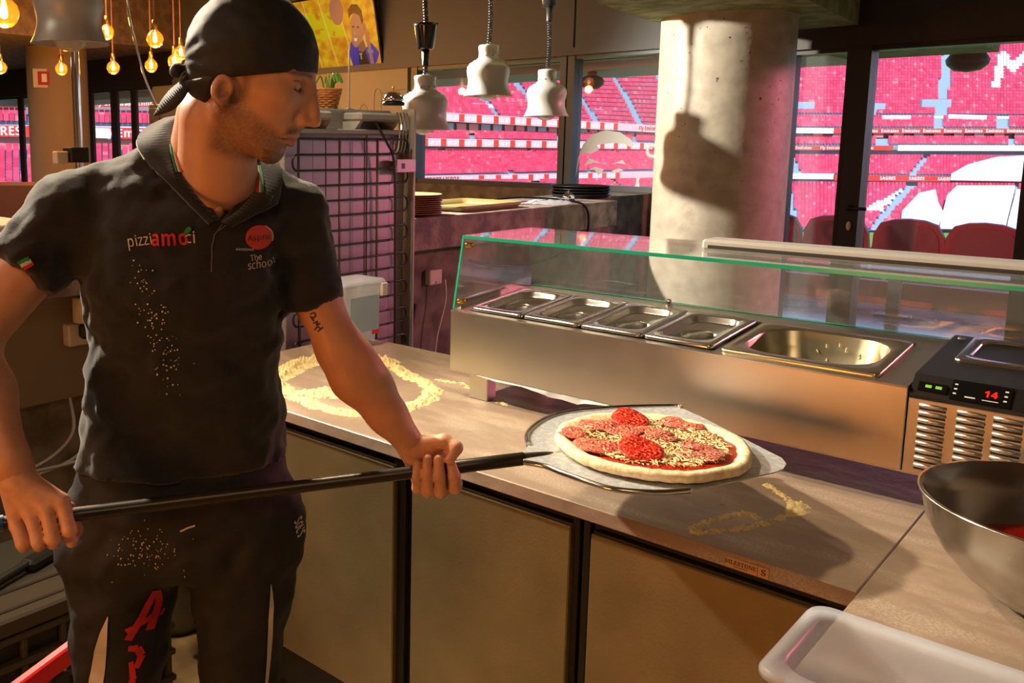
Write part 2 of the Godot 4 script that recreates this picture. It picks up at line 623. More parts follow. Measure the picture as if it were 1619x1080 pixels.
func materials():
	var m: StandardMaterial3D
	m = mat("black_metal", rgb8(26, 26, 27), 0.45, 0.3)
	m = mat("lamp_glow", rgb8(255, 240, 220), 0.4)
	m.emission_enabled = true
	m.emission = Color(1.0, 0.88, 0.7)
	m.emission_energy_multiplier = 6.0
	m = mat("fill_glow", rgb8(255, 236, 208), 0.5)
	m.emission_enabled = true
	m.emission = Color(1.0, 0.82, 0.58)
	m.emission_energy_multiplier = 1.2
	m = mat("added_pink_glow", rgb8(255, 200, 205), 0.5)  # lens glow of the added floodlight
	m.emission_enabled = true
	m.emission = Color(1.0, 0.62, 0.68)
	m.emission_energy_multiplier = 3.0
	m = mat("added_oven_glow", rgb8(255, 150, 60), 0.6)  # glow of the added oven
	m.emission_enabled = true
	m.emission = Color(1.0, 0.42, 0.1)
	m.emission_energy_multiplier = 1.2
	m = mat("worktop", Color.WHITE, 0.42)
	m.albedo_texture = worktop_image()
	tri(m, 0.5)
	bump(m, 0.05, 5, 0.12)
	m = mat("worktop_edge", rgb8(140, 112, 86), 0.5)
	m = mat("steel", rgb8(196, 190, 180), 0.30, 1.0)
	m.roughness_texture = noise_tex(0.02, 3, [[0.0, Color(0.31, 0.31, 0.31)], [1.0, Color(0.35, 0.35, 0.35)]])
	m.roughness = 1.0
	tri(m, 2.0)
	m = mat("steel_bright", rgb8(205, 202, 196), 0.18, 1.0)
	m = mat("steel_dark", rgb8(92, 90, 88), 0.32, 1.0)
	m = mat("door_steel", rgb8(158, 138, 98), 0.42, 0.75)
	m.albedo_texture = noise_tex(0.012, 11, [[0.0, Color(0.88, 0.88, 0.88)], [1.0, Color(1, 1, 1)]], 512, 5)
	tri(m, 0.8)
	bump(m, 0.35, 12, 0.03)
	m = mat("black_frame", rgb8(24, 22, 20), 0.5)
	m = mat("concrete", Color.WHITE, 0.75)
	m.albedo_texture = noise_tex(0.012, 21, [[0.2, rgb8(118, 111, 99)], [0.5, rgb8(141, 134, 121)], [0.8, rgb8(158, 151, 137)]], 1024, 6)
	tri(m, 0.6)
	bump(m, 0.06, 22, 0.35)
	m = mat("concrete_column", Color.WHITE, 0.5)
	m.albedo_texture = noise_tex(0.01, 25, [[0.2, rgb8(156, 149, 134)], [0.5, rgb8(168, 161, 146)], [0.8, rgb8(180, 173, 157)]], 1024, 6)
	tri(m, 0.7)
	bump(m, 0.05, 26, 0.10)
	m = mat("concrete_pit", rgb8(82, 74, 62), 0.9)
	m = mat("green_lit_concrete", Color.WHITE, 0.85)  # green light falling on the slabs is put into this colour
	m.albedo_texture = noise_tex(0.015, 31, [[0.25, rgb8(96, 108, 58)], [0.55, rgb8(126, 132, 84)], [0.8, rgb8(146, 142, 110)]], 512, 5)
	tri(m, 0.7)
	m = mat("bar_concrete", Color.WHITE, 0.7)
	m.albedo_texture = noise_tex(0.014, 41, [[0.25, rgb8(98, 84, 80)], [0.5, rgb8(122, 106, 100)], [0.8, rgb8(140, 124, 116)]], 512, 6)
	tri(m, 0.9)
	bump(m, 0.07, 42, 0.3)
	m = mat("parapet_concrete", Color.WHITE, 0.8)
	m.albedo_texture = noise_tex(0.012, 43, [[0.25, rgb8(84, 78, 66)], [0.5, rgb8(106, 98, 84)], [0.8, rgb8(122, 113, 97)]], 512, 6)
	tri(m, 0.7)
	m = mat("grey_panel", rgb8(94, 102, 106), 0.55)
	m = mat("frame_grey", rgb8(78, 86, 90), 0.4, 0.4)
	m = mat("frame_dark", rgb8(48, 45, 43), 0.45, 0.3)
	m = mat("ceiling_brown", Color.WHITE, 0.9)
	m.albedo_texture = noise_tex(0.02, 51, [[0.2, rgb8(104, 90, 80)], [0.8, rgb8(130, 114, 102)]], 512, 5)
	tri(m, 0.7)
	m = mat("wall_beige", rgb8(170, 170, 146), 0.8)
	m = mat("panel_olive", rgb8(128, 116, 96), 0.7)
	m = mat("wall_room", rgb8(150, 132, 110), 0.85)
	m = mat("floor_tile", Color.WHITE, 0.5)
	m.albedo_texture = noise_tex(0.02, 61, [[0.2, rgb8(112, 88, 58)], [0.8, rgb8(150, 122, 84)]], 512, 5)
	tri(m, 0.8)
	m = mat("terrace_floor", Color.WHITE, 0.16)
	m.albedo_texture = noise_tex(0.008, 63, [[0.25, rgb8(108, 104, 112)], [0.5, rgb8(142, 138, 146)], [0.8, rgb8(168, 162, 166)]], 512, 4)
	tri(m, 0.4)
	m = mat("pane", Color(0.9, 0.95, 0.95, 0.04), 0.02)
	m.transparency = BaseMaterial3D.TRANSPARENCY_ALPHA
	m = mat("clear_glass", Color(0.93, 0.98, 0.96, 0.05), 0.02)
	m.transparency = BaseMaterial3D.TRANSPARENCY_ALPHA
	m = mat("green_glass_edge", rgb8(18, 138, 104), 0.12)
	m = mat("red_paint", rgb8(176, 20, 24), 0.5)
	m = mat("soffit_beige", rgb8(222, 204, 184), 0.8)
	m = mat("white_plastic", rgb8(222, 220, 212), 0.4)
	m = mat("grey_plastic", rgb8(150, 148, 144), 0.45)
	m = mat("cream_box", rgb8(205, 198, 180), 0.5)
	m = mat("black_rubber", rgb8(16, 16, 17), 0.55)
	m = mat("chrome", rgb8(225, 228, 232), 0.08, 1.0)
	m = mat("lamp_aluminium", rgb8(172, 171, 168), 0.42, 0.3)
	m = mat("brass", rgb8(196, 156, 74), 0.3, 1.0)
	m = mat("copper_cord", rgb8(150, 96, 56), 0.6)
	m = mat("white_paint", rgb8(235, 235, 230), 0.5)
	m = mat("red_light_print", rgb8(226, 60, 48), 0.6)
	m = mat("flour", Color.WHITE, 0.95)
	m.albedo_texture = noise_tex(0.09, 71, [[0.3, rgb8(200, 178, 122)], [0.7, rgb8(226, 208, 156)]])
	tri(m, 5.0)
	m = mat("brown_leather", rgb8(98, 58, 40), 0.6)
	m = mat("wood_tray", rgb8(128, 112, 66), 0.45)

func worktop_image() -> ImageTexture:
	# fine speckle, wide soft mottling and dry streaks of flour dust wiped over the stone
	var n := 1024
	var im := Image.create(n, n, false, Image.FORMAT_RGB8)
	var a := FastNoiseLite.new()
	a.seed = 3; a.frequency = 0.008; a.fractal_octaves = 4
	var b := FastNoiseLite.new()
	b.seed = 9; b.frequency = 0.12; b.fractal_octaves = 2
	var c := FastNoiseLite.new()
	c.seed = 17; c.frequency = 0.01; c.fractal_octaves = 5
	var rng := RandomNumberGenerator.new()
	rng.seed = 5
	for y in n:
		for x in n:
			var v := 0.5 + 0.32 * a.get_noise_2d(x, y) + 0.10 * b.get_noise_2d(x, y) + rng.randf_range(-0.04, 0.04)
			var dust := clampf((c.get_noise_2d(x * 0.35 + y * 0.9, y * 1.6 - x * 0.3) + 0.06) * 2.2, 0.0, 1.0)
			dust *= clampf(0.55 + b.get_noise_2d(x * 3.0, y * 3.0), 0.0, 1.0)
			var base := Color(0.50, 0.425, 0.36).lerp(Color(0.60, 0.52, 0.45), clampf(v, 0.0, 1.0))
			im.set_pixel(x, y, base.lerp(Color(0.80, 0.745, 0.66), dust * 0.55))
	return ImageTexture.create_from_image(im)

func build_structure():
	var o: MeshInstance3D
	struct("floor", box_st(Vector3(-17.2, -0.2, -6.62), Vector3(3.7, 0, 4.2)), M.floor_tile, "brown kitchen and restaurant floor")
	o = struct("floor_terrace", box_st(Vector3(-17.2, -0.3, -10.6), Vector3(6, -0.004, -6.62)), M.terrace_floor, "glossy grey terrace floor outside the glazed door")
	struct("ceiling", box_st(Vector3(-9.4, 3.3, -6.8), Vector3(3.7, 3.6, 4.2)), M.ceiling_brown, "brown rough plaster ceiling")
	struct("ceiling_dining", box_st(Vector3(-17.2, 2.72, -6.8), Vector3(-9.4, 3.6, 4.2)), M.ceiling_brown, "lower brown plaster ceiling over the dining room")
	struct("wall_left", box_st(Vector3(-17.2, 0, -6.8), Vector3(-17.0, 3.6, 4.2)), M.wall_room)
	struct("wall_back", box_st(Vector3(-17.0, 0, 4.0), Vector3(3.5, 3.6, 4.2)), M.wall_room)
	struct("wall_right", box_st(Vector3(3.5, 0, -6.8), Vector3(3.7, 3.6, 4.2)), M.wall_room)
	# glazed front at z -6.7: lintel, solid wall with the television, posts and panes
	o = struct("wall_front", box_st(Vector3(-10.1, 0, -6.8), Vector3(-5.72, 2.3, -6.62)), M.wall_beige, "beige wall under the television with faint line drawings")
	# faint outlines drawn on the beige wall
	for d in [[[-6.15, 1.8], [-6.15, 2.06], [-6.11, 2.12], [-6.06, 2.06], [-6.06, 1.8]], [[-6.06, 2.07], [-5.75, 2.1]], [[-6.72, 1.8], [-6.72, 1.92], [-6.67, 1.97], [-6.62, 1.92], [-6.62, 1.8]], [[-7.1, 1.8], [-7.1, 1.9], [-6.95, 1.93], [-6.83, 1.9]], [[-6.35, 1.8], [-6.35, 1.92], [-6.3, 1.97], [-6.25, 1.92], [-6.25, 1.8]]]:
		var pts := []
		for q in d:
			pts.append(Vector3(q[0], q[1], -6.617))
		var ln := obj("wall_outline", tube_st(smooth_path(pts, 4), 0.004, 4), M.grey_plastic, o)
	struct("trim_1", box_st(Vector3(-17, 2.3, -6.8), Vector3(-9.6, 2.72, -6.58)), M.frame_dark, "dark lintel above the far restaurant windows")
	var lint := new_st()
	add_box(lint, Vector3(-9.6, 2.3, -6.8), Vector3(-3.92, 3.3, -6.60))
	add_box(lint, Vector3(-3.9, 2.3, -6.8), Vector3(-2.3, 3.3, -6.60))
	add_box(lint, Vector3(-9.6, 2.3, -6.6), Vector3(-2.3, 2.36, -6.585))
	struct("trim_2", lint, M.grey_panel, "grey panel above the windows behind the bar")
	struct("trim_3", box_st(Vector3(-2.3, 2.22, -6.82), Vector3(3.5, 3.3, -6.58)), M.frame_dark, "dark lintel above the glazed terrace door")
	# windows: each a frame with a pane
	var k := 1
	for w in [[-16.9, -14.1, 0.6, "frame_dark", 2.3], [-13.95, -11.9, 0.6, "frame_dark", 2.3], [-11.75, -11.25, 0.0, "frame_dark", 2.3], [-11.08, -10.73, 0.0, "frame_dark", 2.3], [-10.6, -10.12, 0.0, "frame_dark", 2.3], [-5.6, -4.04, 1.2, "frame_grey", 2.3], [-3.91, -2.95, 1.2, "frame_grey", 2.3], [-2.2, -1.87, 0.0, "frame_dark", 2.22], [-0.62, 1.2, 0.0, "frame_dark", 2.22], [1.35, 3.3, 0.0, "frame_dark", 2.22]]:
		var f := new_st()
		var m: Material = M[w[3]]
		var fw := 0.075
		var zb := -6.72 if k < 6 else -6.76
		var zf := -6.68 if k < 6 else -6.62
		add_box(f, Vector3(w[0] - fw, w[2], zb), Vector3(w[0], w[4], zf))
		add_box(f, Vector3(w[1], w[2], zb), Vector3(w[1] + fw * (0.9 if k != 8 else 0.3), w[4], zf))
		add_box(f, Vector3(w[0], w[2], -6.75), Vector3(w[1], w[2] + 0.045, -6.63))
		add_box(f, Vector3(w[0], w[4] - 0.03, -6.75), Vector3(w[1], w[4], -6.63))
		o = struct("window_%d" % k, f, m)
		if k == 6 or k == 7:
			o.set_meta("label", "tall grey framed window looking onto the stadium stands" if k == 6 else "grey framed window with a round grey decal beside the concrete column")
		obj("pane", box_st(Vector3(w[0], w[2] + 0.045, -6.706), Vector3(w[1], w[4] - 0.03, -6.698)), M.pane, o)
		if k == 7:
			window_decal(o)
		if w[2] > 0.5:
			obj("apron", box_st(Vector3(w[0] - 0.05, 0, -6.8), Vector3(w[1] + 0.05, w[2], -6.6)), M.parapet_concrete, o)
		k += 1
	# terrace door
	var d := new_st()
	add_box(d, Vector3(-1.84, 0.0, -6.77), Vector3(-1.72, 2.22, -6.6))
	add_box(d, Vector3(-0.86, 0.0, -6.77), Vector3(-0.70, 2.22, -6.6))
	add_box(d, Vector3(-1.72, 0.0, -6.75), Vector3(-0.86, 0.09, -6.62))
	add_box(d, Vector3(-1.72, 2.19, -6.75), Vector3(-0.86, 2.22, -6.62))
	o = struct("door_1", d, M.frame_dark, "glazed terrace door in a dark metal frame")
	obj("pane", box_st(Vector3(-1.72, 0.09, -6.706), Vector3(-0.86, 2.19, -6.698)), M.pane, o)
	var h := new_st()
	add_lathe(h, [Vector2(0.022, 0), Vector2(0.022, 0.02), Vector2(0.001, 0.02)], 14, Transform3D(Basis(Vector3.RIGHT, PI / 2), Vector3(-1.77, 1.16, -6.6)))
	add_tube(h, [Vector3(-1.77, 1.16, -6.6), Vector3(-1.77, 1.16, -6.55), Vector3(-1.66, 1.16, -6.55)], 0.011, 8)
	obj("door_handle", h, M.black_metal, o)
	obj("lock", lathe_st_at([Vector2(0.02, 0), Vector2(0.02, 0.012), Vector2(0.001, 0.012)], Transform3D(Basis(Vector3.RIGHT, PI / 2).scaled(Vector3(0.7, 1.5, 1)), Vector3(-1.77, 1.04, -6.6))), M.cream_box, o)
	# soffit of the tier above the terrace, and the red blind box under the lintel
	struct("trim_4", box_st(Vector3(-17, 2.26, -8.6), Vector3(-2.4, 2.9, -7.6)), M.soffit_beige, "beige concrete soffit beam outside the windows")
	struct("trim_5", box_st(Vector3(-5.5, 2.275, -7.0), Vector3(-3.39, 2.42, -6.88)), M.red_paint, "red blind box under the lintel outside the windows")
	struct("trim_6", box_st(Vector3(-17, 2.9, -10.4), Vector3(6, 3.5, -6.8)), M.soffit_beige, "concrete slab over the terrace")
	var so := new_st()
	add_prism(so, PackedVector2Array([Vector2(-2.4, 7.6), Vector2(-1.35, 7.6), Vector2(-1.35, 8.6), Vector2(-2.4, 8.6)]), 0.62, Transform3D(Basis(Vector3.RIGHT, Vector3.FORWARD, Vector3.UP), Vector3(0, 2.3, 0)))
	struct("trim_7", so, M.green_lit_concrete, "concrete slab corner above the terrace with green light in its colour")
	# column with drop panel
	var cc := Vector3(-2.266, 0, -5.614)
	var col := new_st()
	add_lathe(col, [Vector2(0.392, 0), Vector2(0.388, 3.3)], 64, Transform3D(Basis(), cc))
	o = struct("wall_column", col, M.concrete_column, "thick round bare concrete column beside the terrace door")
	var rng := RandomNumberGenerator.new()
	rng.seed = 77
	var pits := new_st()
	for i in 130:
		var an := rng.randf_range(-2.2, 1.0)
		var r := rng.randf_range(0.0018, 0.005) * (1.9 if i % 13 == 0 else 1.0)
		var y := rng.randf_range(0.95, 2.3)
		var n := Vector3(cos(an), 0, -sin(an))
		var t := Transform3D(Basis(n.cross(Vector3.UP) * -1.0, n, Vector3.UP).orthonormalized(), cc + Vector3(0, y, 0) + n * 0.3886)
		add_lathe(pits, [Vector2(r, 0.0), Vector2(r * 0.9, 0.0016), Vector2(0.0001, 0.0006)], 7, t, 1.0, rng.randf_range(0.7, 1.3))
	stuff(obj("air_holes", pits, M.concrete_pit, o))
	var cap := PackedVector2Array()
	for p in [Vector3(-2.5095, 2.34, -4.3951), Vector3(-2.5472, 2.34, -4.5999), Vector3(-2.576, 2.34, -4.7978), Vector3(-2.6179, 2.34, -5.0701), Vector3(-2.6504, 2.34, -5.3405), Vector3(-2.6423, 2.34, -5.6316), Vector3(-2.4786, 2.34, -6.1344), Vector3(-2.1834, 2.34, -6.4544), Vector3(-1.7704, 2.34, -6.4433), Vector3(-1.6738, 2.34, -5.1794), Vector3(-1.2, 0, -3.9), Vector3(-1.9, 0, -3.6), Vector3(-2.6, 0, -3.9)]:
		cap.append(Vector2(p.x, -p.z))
	struct("trim_8", prism_st(cap, 0.36, Transform3D(Basis(Vector3.RIGHT, Vector3.FORWARD, Vector3.UP), Vector3(0, 2.34, 0))), M.green_lit_concrete, "concrete drop panel with green light in its colour on top of the column")
	# far column of the dining room
	var c2 := new_st()
	add_lathe(c2, [Vector2(0.36, 0), Vector2(0.36, 2.72)], 32, Transform3D(Basis(), Vector3(-10.43, 0, -5.47)))
	struct("wall_pillar", c2, M.wall_room, "round brown pillar in the far dining room")
	# parapet behind the bar
	struct("wall_parapet", box_st(Vector3(-3.6, 0, -6.62), Vector3(-3.16, 1.2, 1.2)), M.parapet_concrete, "rough concrete parapet carrying the bar shelf")

func lathe_st_at(prof: Array, t: Transform3D, segs := 16) -> SurfaceTool:
	var st := new_st()
	add_lathe(st, prof, segs, t)
	return st

func window_decal(win: Node):
	# grey sticker logo on the glass: a dome, some islands, a ring and a small figure
	var T := Transform3D(Basis(), Vector3(0, 0, -6.697))
	var m: StandardMaterial3D = mat("decal_grey", rgb8(196, 206, 206), 0.6)
	var dome := PackedVector2Array([Vector2(-3.9044, 1.3035), Vector2(-3.8876, 1.4623), Vector2(-3.8455, 1.5779), Vector2(-3.7560, 1.6608), Vector2(-3.6432, 1.6908), Vector2(-3.5195, 1.6748), Vector2(-3.4236, 1.6192), Vector2(-3.3888, 1.5742), Vector2(-3.4148, 1.5541), Vector2(-3.4873, 1.5840), Vector2(-3.5987, 1.5888), Vector2(-3.7173, 1.5731), Vector2(-3.6981, 1.5320), Vector2(-3.7661, 1.5055), Vector2(-3.8655, 1.4993), Vector2(-3.8848, 1.3991)])
	obj("decal_dome", prism_st(dome, 0.001, T), m, win)
	for isl in [[Vector2(-3.8256, 1.4003), Vector2(-3.7816, 1.4637), Vector2(-3.6758, 1.4239), Vector2(-3.7451, 1.4278)], [Vector2(-3.5845, 1.4152), Vector2(-3.4861, 1.4526), Vector2(-3.4514, 1.4177), Vector2(-3.5291, 1.4265)], [Vector2(-3.8119, 1.3586), Vector2(-3.7318, 1.3917), Vector2(-3.6391, 1.3730), Vector2(-3.6940, 1.3250), Vector2(-3.7308, 1.3709)], [Vector2(-3.5820, 1.3640), Vector2(-3.5049, 1.3862), Vector2(-3.4707, 1.3666), Vector2(-3.5476, 1.3495)]]:
		obj("decal_patch", prism_st(PackedVector2Array(isl), 0.001, T), m, win)
	var fig := PackedVector2Array([Vector2(-3.3969, 1.2116), Vector2(-3.3613, 1.2584), Vector2(-3.3551, 1.3442), Vector2(-3.3425, 1.3094), Vector2(-3.3119, 1.3404), Vector2(-3.3360, 1.2895), Vector2(-3.3288, 1.2545), Vector2(-3.3106, 1.2149)])
	obj("decal_figure", prism_st(fig, 0.001, T), m, win)
	var rg := new_st()
	var c := Vector3(-3.232, 1.5255, -6.697)
	add_lathe(rg, [Vector2(0.028, 0.0), Vector2(0.028, 0.001), Vector2(0.058, 0.001), Vector2(0.058, 0.0)], 24, Transform3D(Basis(Vector3.RIGHT, PI / 2), c))
	obj("decal_ring", rg, m, win)

# ---- the stadium ----------------------------------------------------------
var seat_mesh: ArrayMesh

func make_seat_mesh():
	var st := new_st()
	add_box(st, Vector3(-0.22, 0.40, -0.20), Vector3(0.22, 0.86, -0.14))
	add_box(st, Vector3(-0.21, 0.36, -0.18), Vector3(0.21, 0.42, 0.22))
	seat_mesh = done(st)

# a sloping tier of seats between its front line a..b and its back line c..d; collects seat places
func tier(stand: Node3D, a: Vector3, b: Vector3, c: Vector3, d: Vector3, rows: int, aisles: Array, seats: Array, seed_: int, white := PackedVector2Array(), pitch := 0.5):
	var inv := stand.transform.affine_inverse()
	var st := new_st()
	st.set_smooth_group(-1)
	var down := Vector3(0, -0.5, 0)
	var toward := -(c - a).slide(Vector3.UP).normalized()
	for r in rows:
		var l0 := a.lerp(c, float(r) / rows)
		var r0 := b.lerp(d, float(r) / rows)
		var l1 := a.lerp(c, float(r + 1) / rows)
		var r1 := b.lerp(d, float(r + 1) / rows)
		var lk := Vector3(l1.x, l0.y, l1.z)
		var rk := Vector3(r1.x, r0.y, r1.z)
		quad(st, inv * l0, inv * r0, inv * rk, inv * lk)
		quad(st, inv * lk, inv * rk, inv * r1, inv * l1)
	obj("tier_steps", st, M.tier_concrete, stand)
	var rng := RandomNumberGenerator.new()
	rng.seed = seed_
	var n := int((b - a).length() / pitch)
	for r in rows:
		var v := (r + 0.5) / rows
		var l := a.lerp(c, v)
		var q := b.lerp(d, v)
		l.y = a.lerp(c, float(r) / rows).y
		q.y = b.lerp(d, float(r) / rows).y
		for i in n:
			var u := (i + 0.5) / n
			var skip := false
			for g in aisles:
				var w: float = g[2] if g.size() > 2 else 0.012
				if absf(u - lerpf(g[0], g[1], v)) < w:
					skip = true
			if skip:
				continue
			var p := l.lerp(q, u)
			var along := (q - l).normalized()
			var t := Transform3D(Basis(along.slide(Vector3.UP).normalized(), Vector3.UP, along.cross(Vector3.UP).normalized()), p)
			if t.basis.z.dot(-p) < 0.0:
				t.basis = t.basis.rotated(Vector3.UP, PI)
			var colour := Color(0.86, 0.085, 0.18).lerp(Color(0.68, 0.03, 0.10), rng.randf())
			if rng.randf() < 0.05:
				colour = Color(0.9, 0.2, 0.25)
			if white.size() and Geometry2D.is_point_in_polygon(Vector2(u, v), white):
				colour = Color(0.85, 0.85, 0.85)
			seats.append([p.distance_to(Vector3(0, 1.58, 0)), inv * t, colour])

func lay_seats(stand: Node3D, seats: Array):
	seats.sort_custom(func(x, y): return x[0] < y[0])
	var many := mini(100, seats.size())
	var tone := {}
	for i in many:
		var key := int(seats[i][2].r * 8.0)
		if not tone.has(key):
			var m: StandardMaterial3D = mat("seat_tone_%d" % key, seats[i][2].linear_to_srgb(), 0.45)
			tone[key] = m
		var o := obj("seat", seat_mesh, tone[key], stand)
		o.transform = seats[i][1]
	var mm := MultiMesh.new()
	mm.transform_format = MultiMesh.TRANSFORM_3D
	mm.use_colors = true
	mm.mesh = seat_mesh
	mm.instance_count = seats.size() - many
	for i in mm.instance_count:
		mm.set_instance_transform(i, seats[many + i][1])
		mm.set_instance_color(i, seats[many + i][2])
	var mi := MultiMeshInstance3D.new()
	mi.multimesh = mm
	mi.material_override = M.seat_plastic
	mi.name = "far_seats"
	stuff(mi)
	stand.add_child(mi)

# an upright strip between a (left) and b (right), of height h, thickness t, facing the camera side
func strip(stand: Node3D, called: String, a: Vector3, b: Vector3, h: float, m: Material, thick := 0.3) -> MeshInstance3D:
	var inv := stand.transform.affine_inverse()
	var x := (b - a)
	var st := new_st()
	var back := x.cross(Vector3.UP).normalized()
	if back.dot(a) < 0.0:
		back = -back
	var t := Transform3D(Basis(x, Vector3.UP * h, back * thick), a - Vector3.UP * h / 2.0)
	add_box(st, Vector3.ZERO, Vector3.ONE, inv * t)
	return obj(called, st, m, stand)

func letters(strip_: Node3D, stand: Node3D, s: String, a: Vector3, b: Vector3, h: float, from: float, step: float, count: int, m: Material, patch: Material = null, weight := 700):
	var inv := stand.transform.affine_inverse()
	var tm := text_mesh(s, h, 0.02, false, weight, true)
	var x := (b - a).normalized()
	var z := x.cross(Vector3.UP).normalized()
	if z.dot(-a) < 0.0:
		z = -z
	for i in count:
		var p := a.lerp(b, from + step * i) + z * 0.02
		var o := obj("lettering", tm, m, strip_)
		o.transform = inv * Transform3D(Basis(x.slide(Vector3.UP).normalized(), Vector3.UP, z), p)
		if patch:
			var st := new_st()
			add_box(st, Vector3(-0.42, -h * 0.62, 0), Vector3(0.42, h * 0.62, 0.03))
			var q := obj("red_square", st, patch, strip_)
			q.transform = inv * Transform3D(Basis(x.slide(Vector3.UP).normalized(), Vector3.UP, z), a.lerp(b, from + step * (i + 0.5)) + z * 0.02)

func build_stadium():
	make_seat_mesh()
	var m: StandardMaterial3D
	m = mat("seat_plastic", Color.WHITE, 0.45)
	m.vertex_color_use_as_albedo = true
	mat("tier_concrete", rgb8(140, 170, 184), 0.85)
	mat("banner_red", rgb8(226, 52, 46), 0.6)
	mat("banner_pale", rgb8(240, 190, 190), 0.6)
	mat("banner_white", rgb8(222, 228, 234), 0.6)
	mat("dark_glass", rgb8(46, 54, 66), 0.25)
	mat("tarpaulin", rgb8(232, 236, 240), 0.7)
	mat("suite_rose", rgb8(206, 128, 124), 0.6)
	mat("suite_teal", rgb8(120, 168, 172), 0.5)
	mat("suite_grey", rgb8(150, 150, 156), 0.5)
	m = mat("grass", Color.WHITE, 0.9)
	m.albedo_texture = noise_tex(0.02, 81, [[0.2, rgb8(74, 132, 44)], [0.8, rgb8(110, 164, 70)]])
	tri(m, 0.2)
	struct("floor_pitch", box_st(Vector3(-170, -10.4, -190), Vector3(60, -10.0, -14)), M.grass, "green football pitch far below the terrace")
	# ---- side stand, seen through the windows behind the bar
	var s := thing("stadium_stand", "red seated side stand with three banner rows seen behind the heat lamps", "stadium stand", Vector3(-68.8837, -3.8284, -79.4921))
	var seats := []
	var white := PackedVector2Array()
	tier(s, Vector3(-68.9531, 4.4035, -79.4244), Vector3(-59.0598, 2.9971, -131.0097), Vector3(-79.5495, 15.4142, -91.44), Vector3(-67.1838, 20.1223, -146.8367), 24, [[0.02, 0.0], [0.30, 0.06], [0.46, 0.20], [0.66, 0.40], [0.84, 0.60], [1.02, 0.8]], seats, 1)
	tier(s, Vector3(-68.2757, 1.9212, -78.6882), Vector3(-58.5693, 1.6803, -130.091), Vector3(-69.266, 2.5871, -79.8177), Vector3(-59.2632, 2.6253, -131.5099), 3, [[0.2, 0.2, 0.01], [0.5, 0.5, 0.01], [0.8, 0.8, 0.01]], seats, 2)
	tier(s, Vector3(-64.3026, -2.152, -74.1818), Vector3(-55.7906, -2.1793, -124.4185), Vector3(-68.2629, 0.396, -78.7007), Vector3(-58.5087, 0.1827, -130.1502), 11, [[0.34, 0.1, 0.008], [0.62, 0.38, 0.008], [0.9, 0.7, 0.008]], seats, 3)
	tier(s, Vector3(-56.3984, -5.2954, -65.128), Vector3(-50.3605, -6.7536, -112.9493), Vector3(-63.6389, -3.0045, -73.4322), Vector3(-55.2894, -3.7611, -123.5103), 14, [[0.3, 0.1, 0.012], [0.55, 0.4, 0.02], [0.85, 0.7, 0.012]], seats, 4)
	var b := strip(s, "banner", Vector3(-68.6947, 4.8991, -79.1176), Vector3(-58.9113, 3.6476, -130.5956), 1.05, M.banner_pale)
	letters(b, s, "Emirates", Vector3(-68.6947, 4.8991, -79.1176), Vector3(-58.9113, 3.6476, -130.5956), 0.72, 0.03, 0.055, 13, M.white_paint, M.banner_red)
	letters(b, s, "Fly Emirates", Vector3(-68.6947, 4.8991, -79.1176), Vector3(-58.9113, 3.6476, -130.5956), 0.6, 0.86, 0.09, 2, M.red_paint)
	strip(s, "suite_wall", Vector3(-69.4704, 3.472, -80.0374), Vector3(-59.3983, 2.7221, -131.7973), 2.0, M.dark_glass)
	for i in 26:
		var u := i / 26.0
		var pa: Vector3 = Vector3(-69.2741, 3.5398, -79.8098).lerp(Vector3(-59.2785, 3.0024, -131.4949), u)
		var pb: Vector3 = Vector3(-69.2741, 3.5398, -79.8098).lerp(Vector3(-59.2785, 3.0024, -131.4949), u + 0.028)
		strip(s, "suite_panel", pa, pb, 1.15, [M.suite_rose, M.suite_teal, M.suite_grey, M.suite_rose][(i * 7) % 4], 0.1)
	b = strip(s, "banner", Vector3(-67.8806, 1.7751, -78.2354), Vector3(-58.2882, 1.2144, -129.5269), 0.95, M.banner_pale)
	letters(b, s, "Emirates", Vector3(-67.8806, 1.7751, -78.2354), Vector3(-58.2882, 1.2144, -129.5269), 0.68, 0.03, 0.055, 17, M.white_paint, M.banner_red)
	strip(s, "suite_wall", Vector3(-68.5291, 0.8296, -78.9998), Vector3(-58.6985, 0.5545, -130.5239), 1.0, M.dark_glass)
	b = strip(s, "banner", Vector3(-63.9065, -2.404, -73.7299), Vector3(-55.5109, -2.6101, -123.8531), 0.85, M.banner_pale)
	letters(b, s, "Emirates", Vector3(-63.9065, -2.404, -73.7299), Vector3(-55.5109, -2.6101, -123.8531), 0.6, 0.2, 0.055, 10, M.white_paint, M.banner_red)
	letters(b, s, "SPORT LISBOA", Vector3(-63.9065, -2.404, -73.7299), Vector3(-55.5109, -2.6101, -123.8531), 0.55, 0.11, 0.2, 1, M.red_paint)
	strip(s, "suite_wall", Vector3(-64.0325, -3.0328, -73.8864), Vector3(-55.5689, -3.3361, -124.076), 1.1, M.dark_glass)
	b = strip(s, "white_banner", Vector3(-63.0809, 3.7435, -114.5059), Vector3(-61.607, 3.7445, -122.0941), 1.15, M.banner_white)
	b = strip(s, "white_banner", Vector3(-58.1791, -2.5353, -111.605), Vector3(-57.0528, -2.6521, -118.0153), 0.95, M.banner_white)
	strip(s, "walkway_wall", Vector3(-68.7039, 6.2468, -92.2457), Vector3(-67.8036, 6.075, -97.8763), 0.8, M.banner_white)
	strip(s, "walkway_wall", Vector3(-64.6116, 6.1298, -114.4091), Vector3(-63.6815, 5.957, -118.6712), 0.8, M.banner_white)
	lay_seats(s, seats)
	# ---- opposite stand, seen through the terrace door
	s = thing("stadium_stand", "red seated opposite stand with white covers seen through the terrace door", "stadium stand", Vector3(-28.7674, -14.4338, -136.8256))
	seats = []
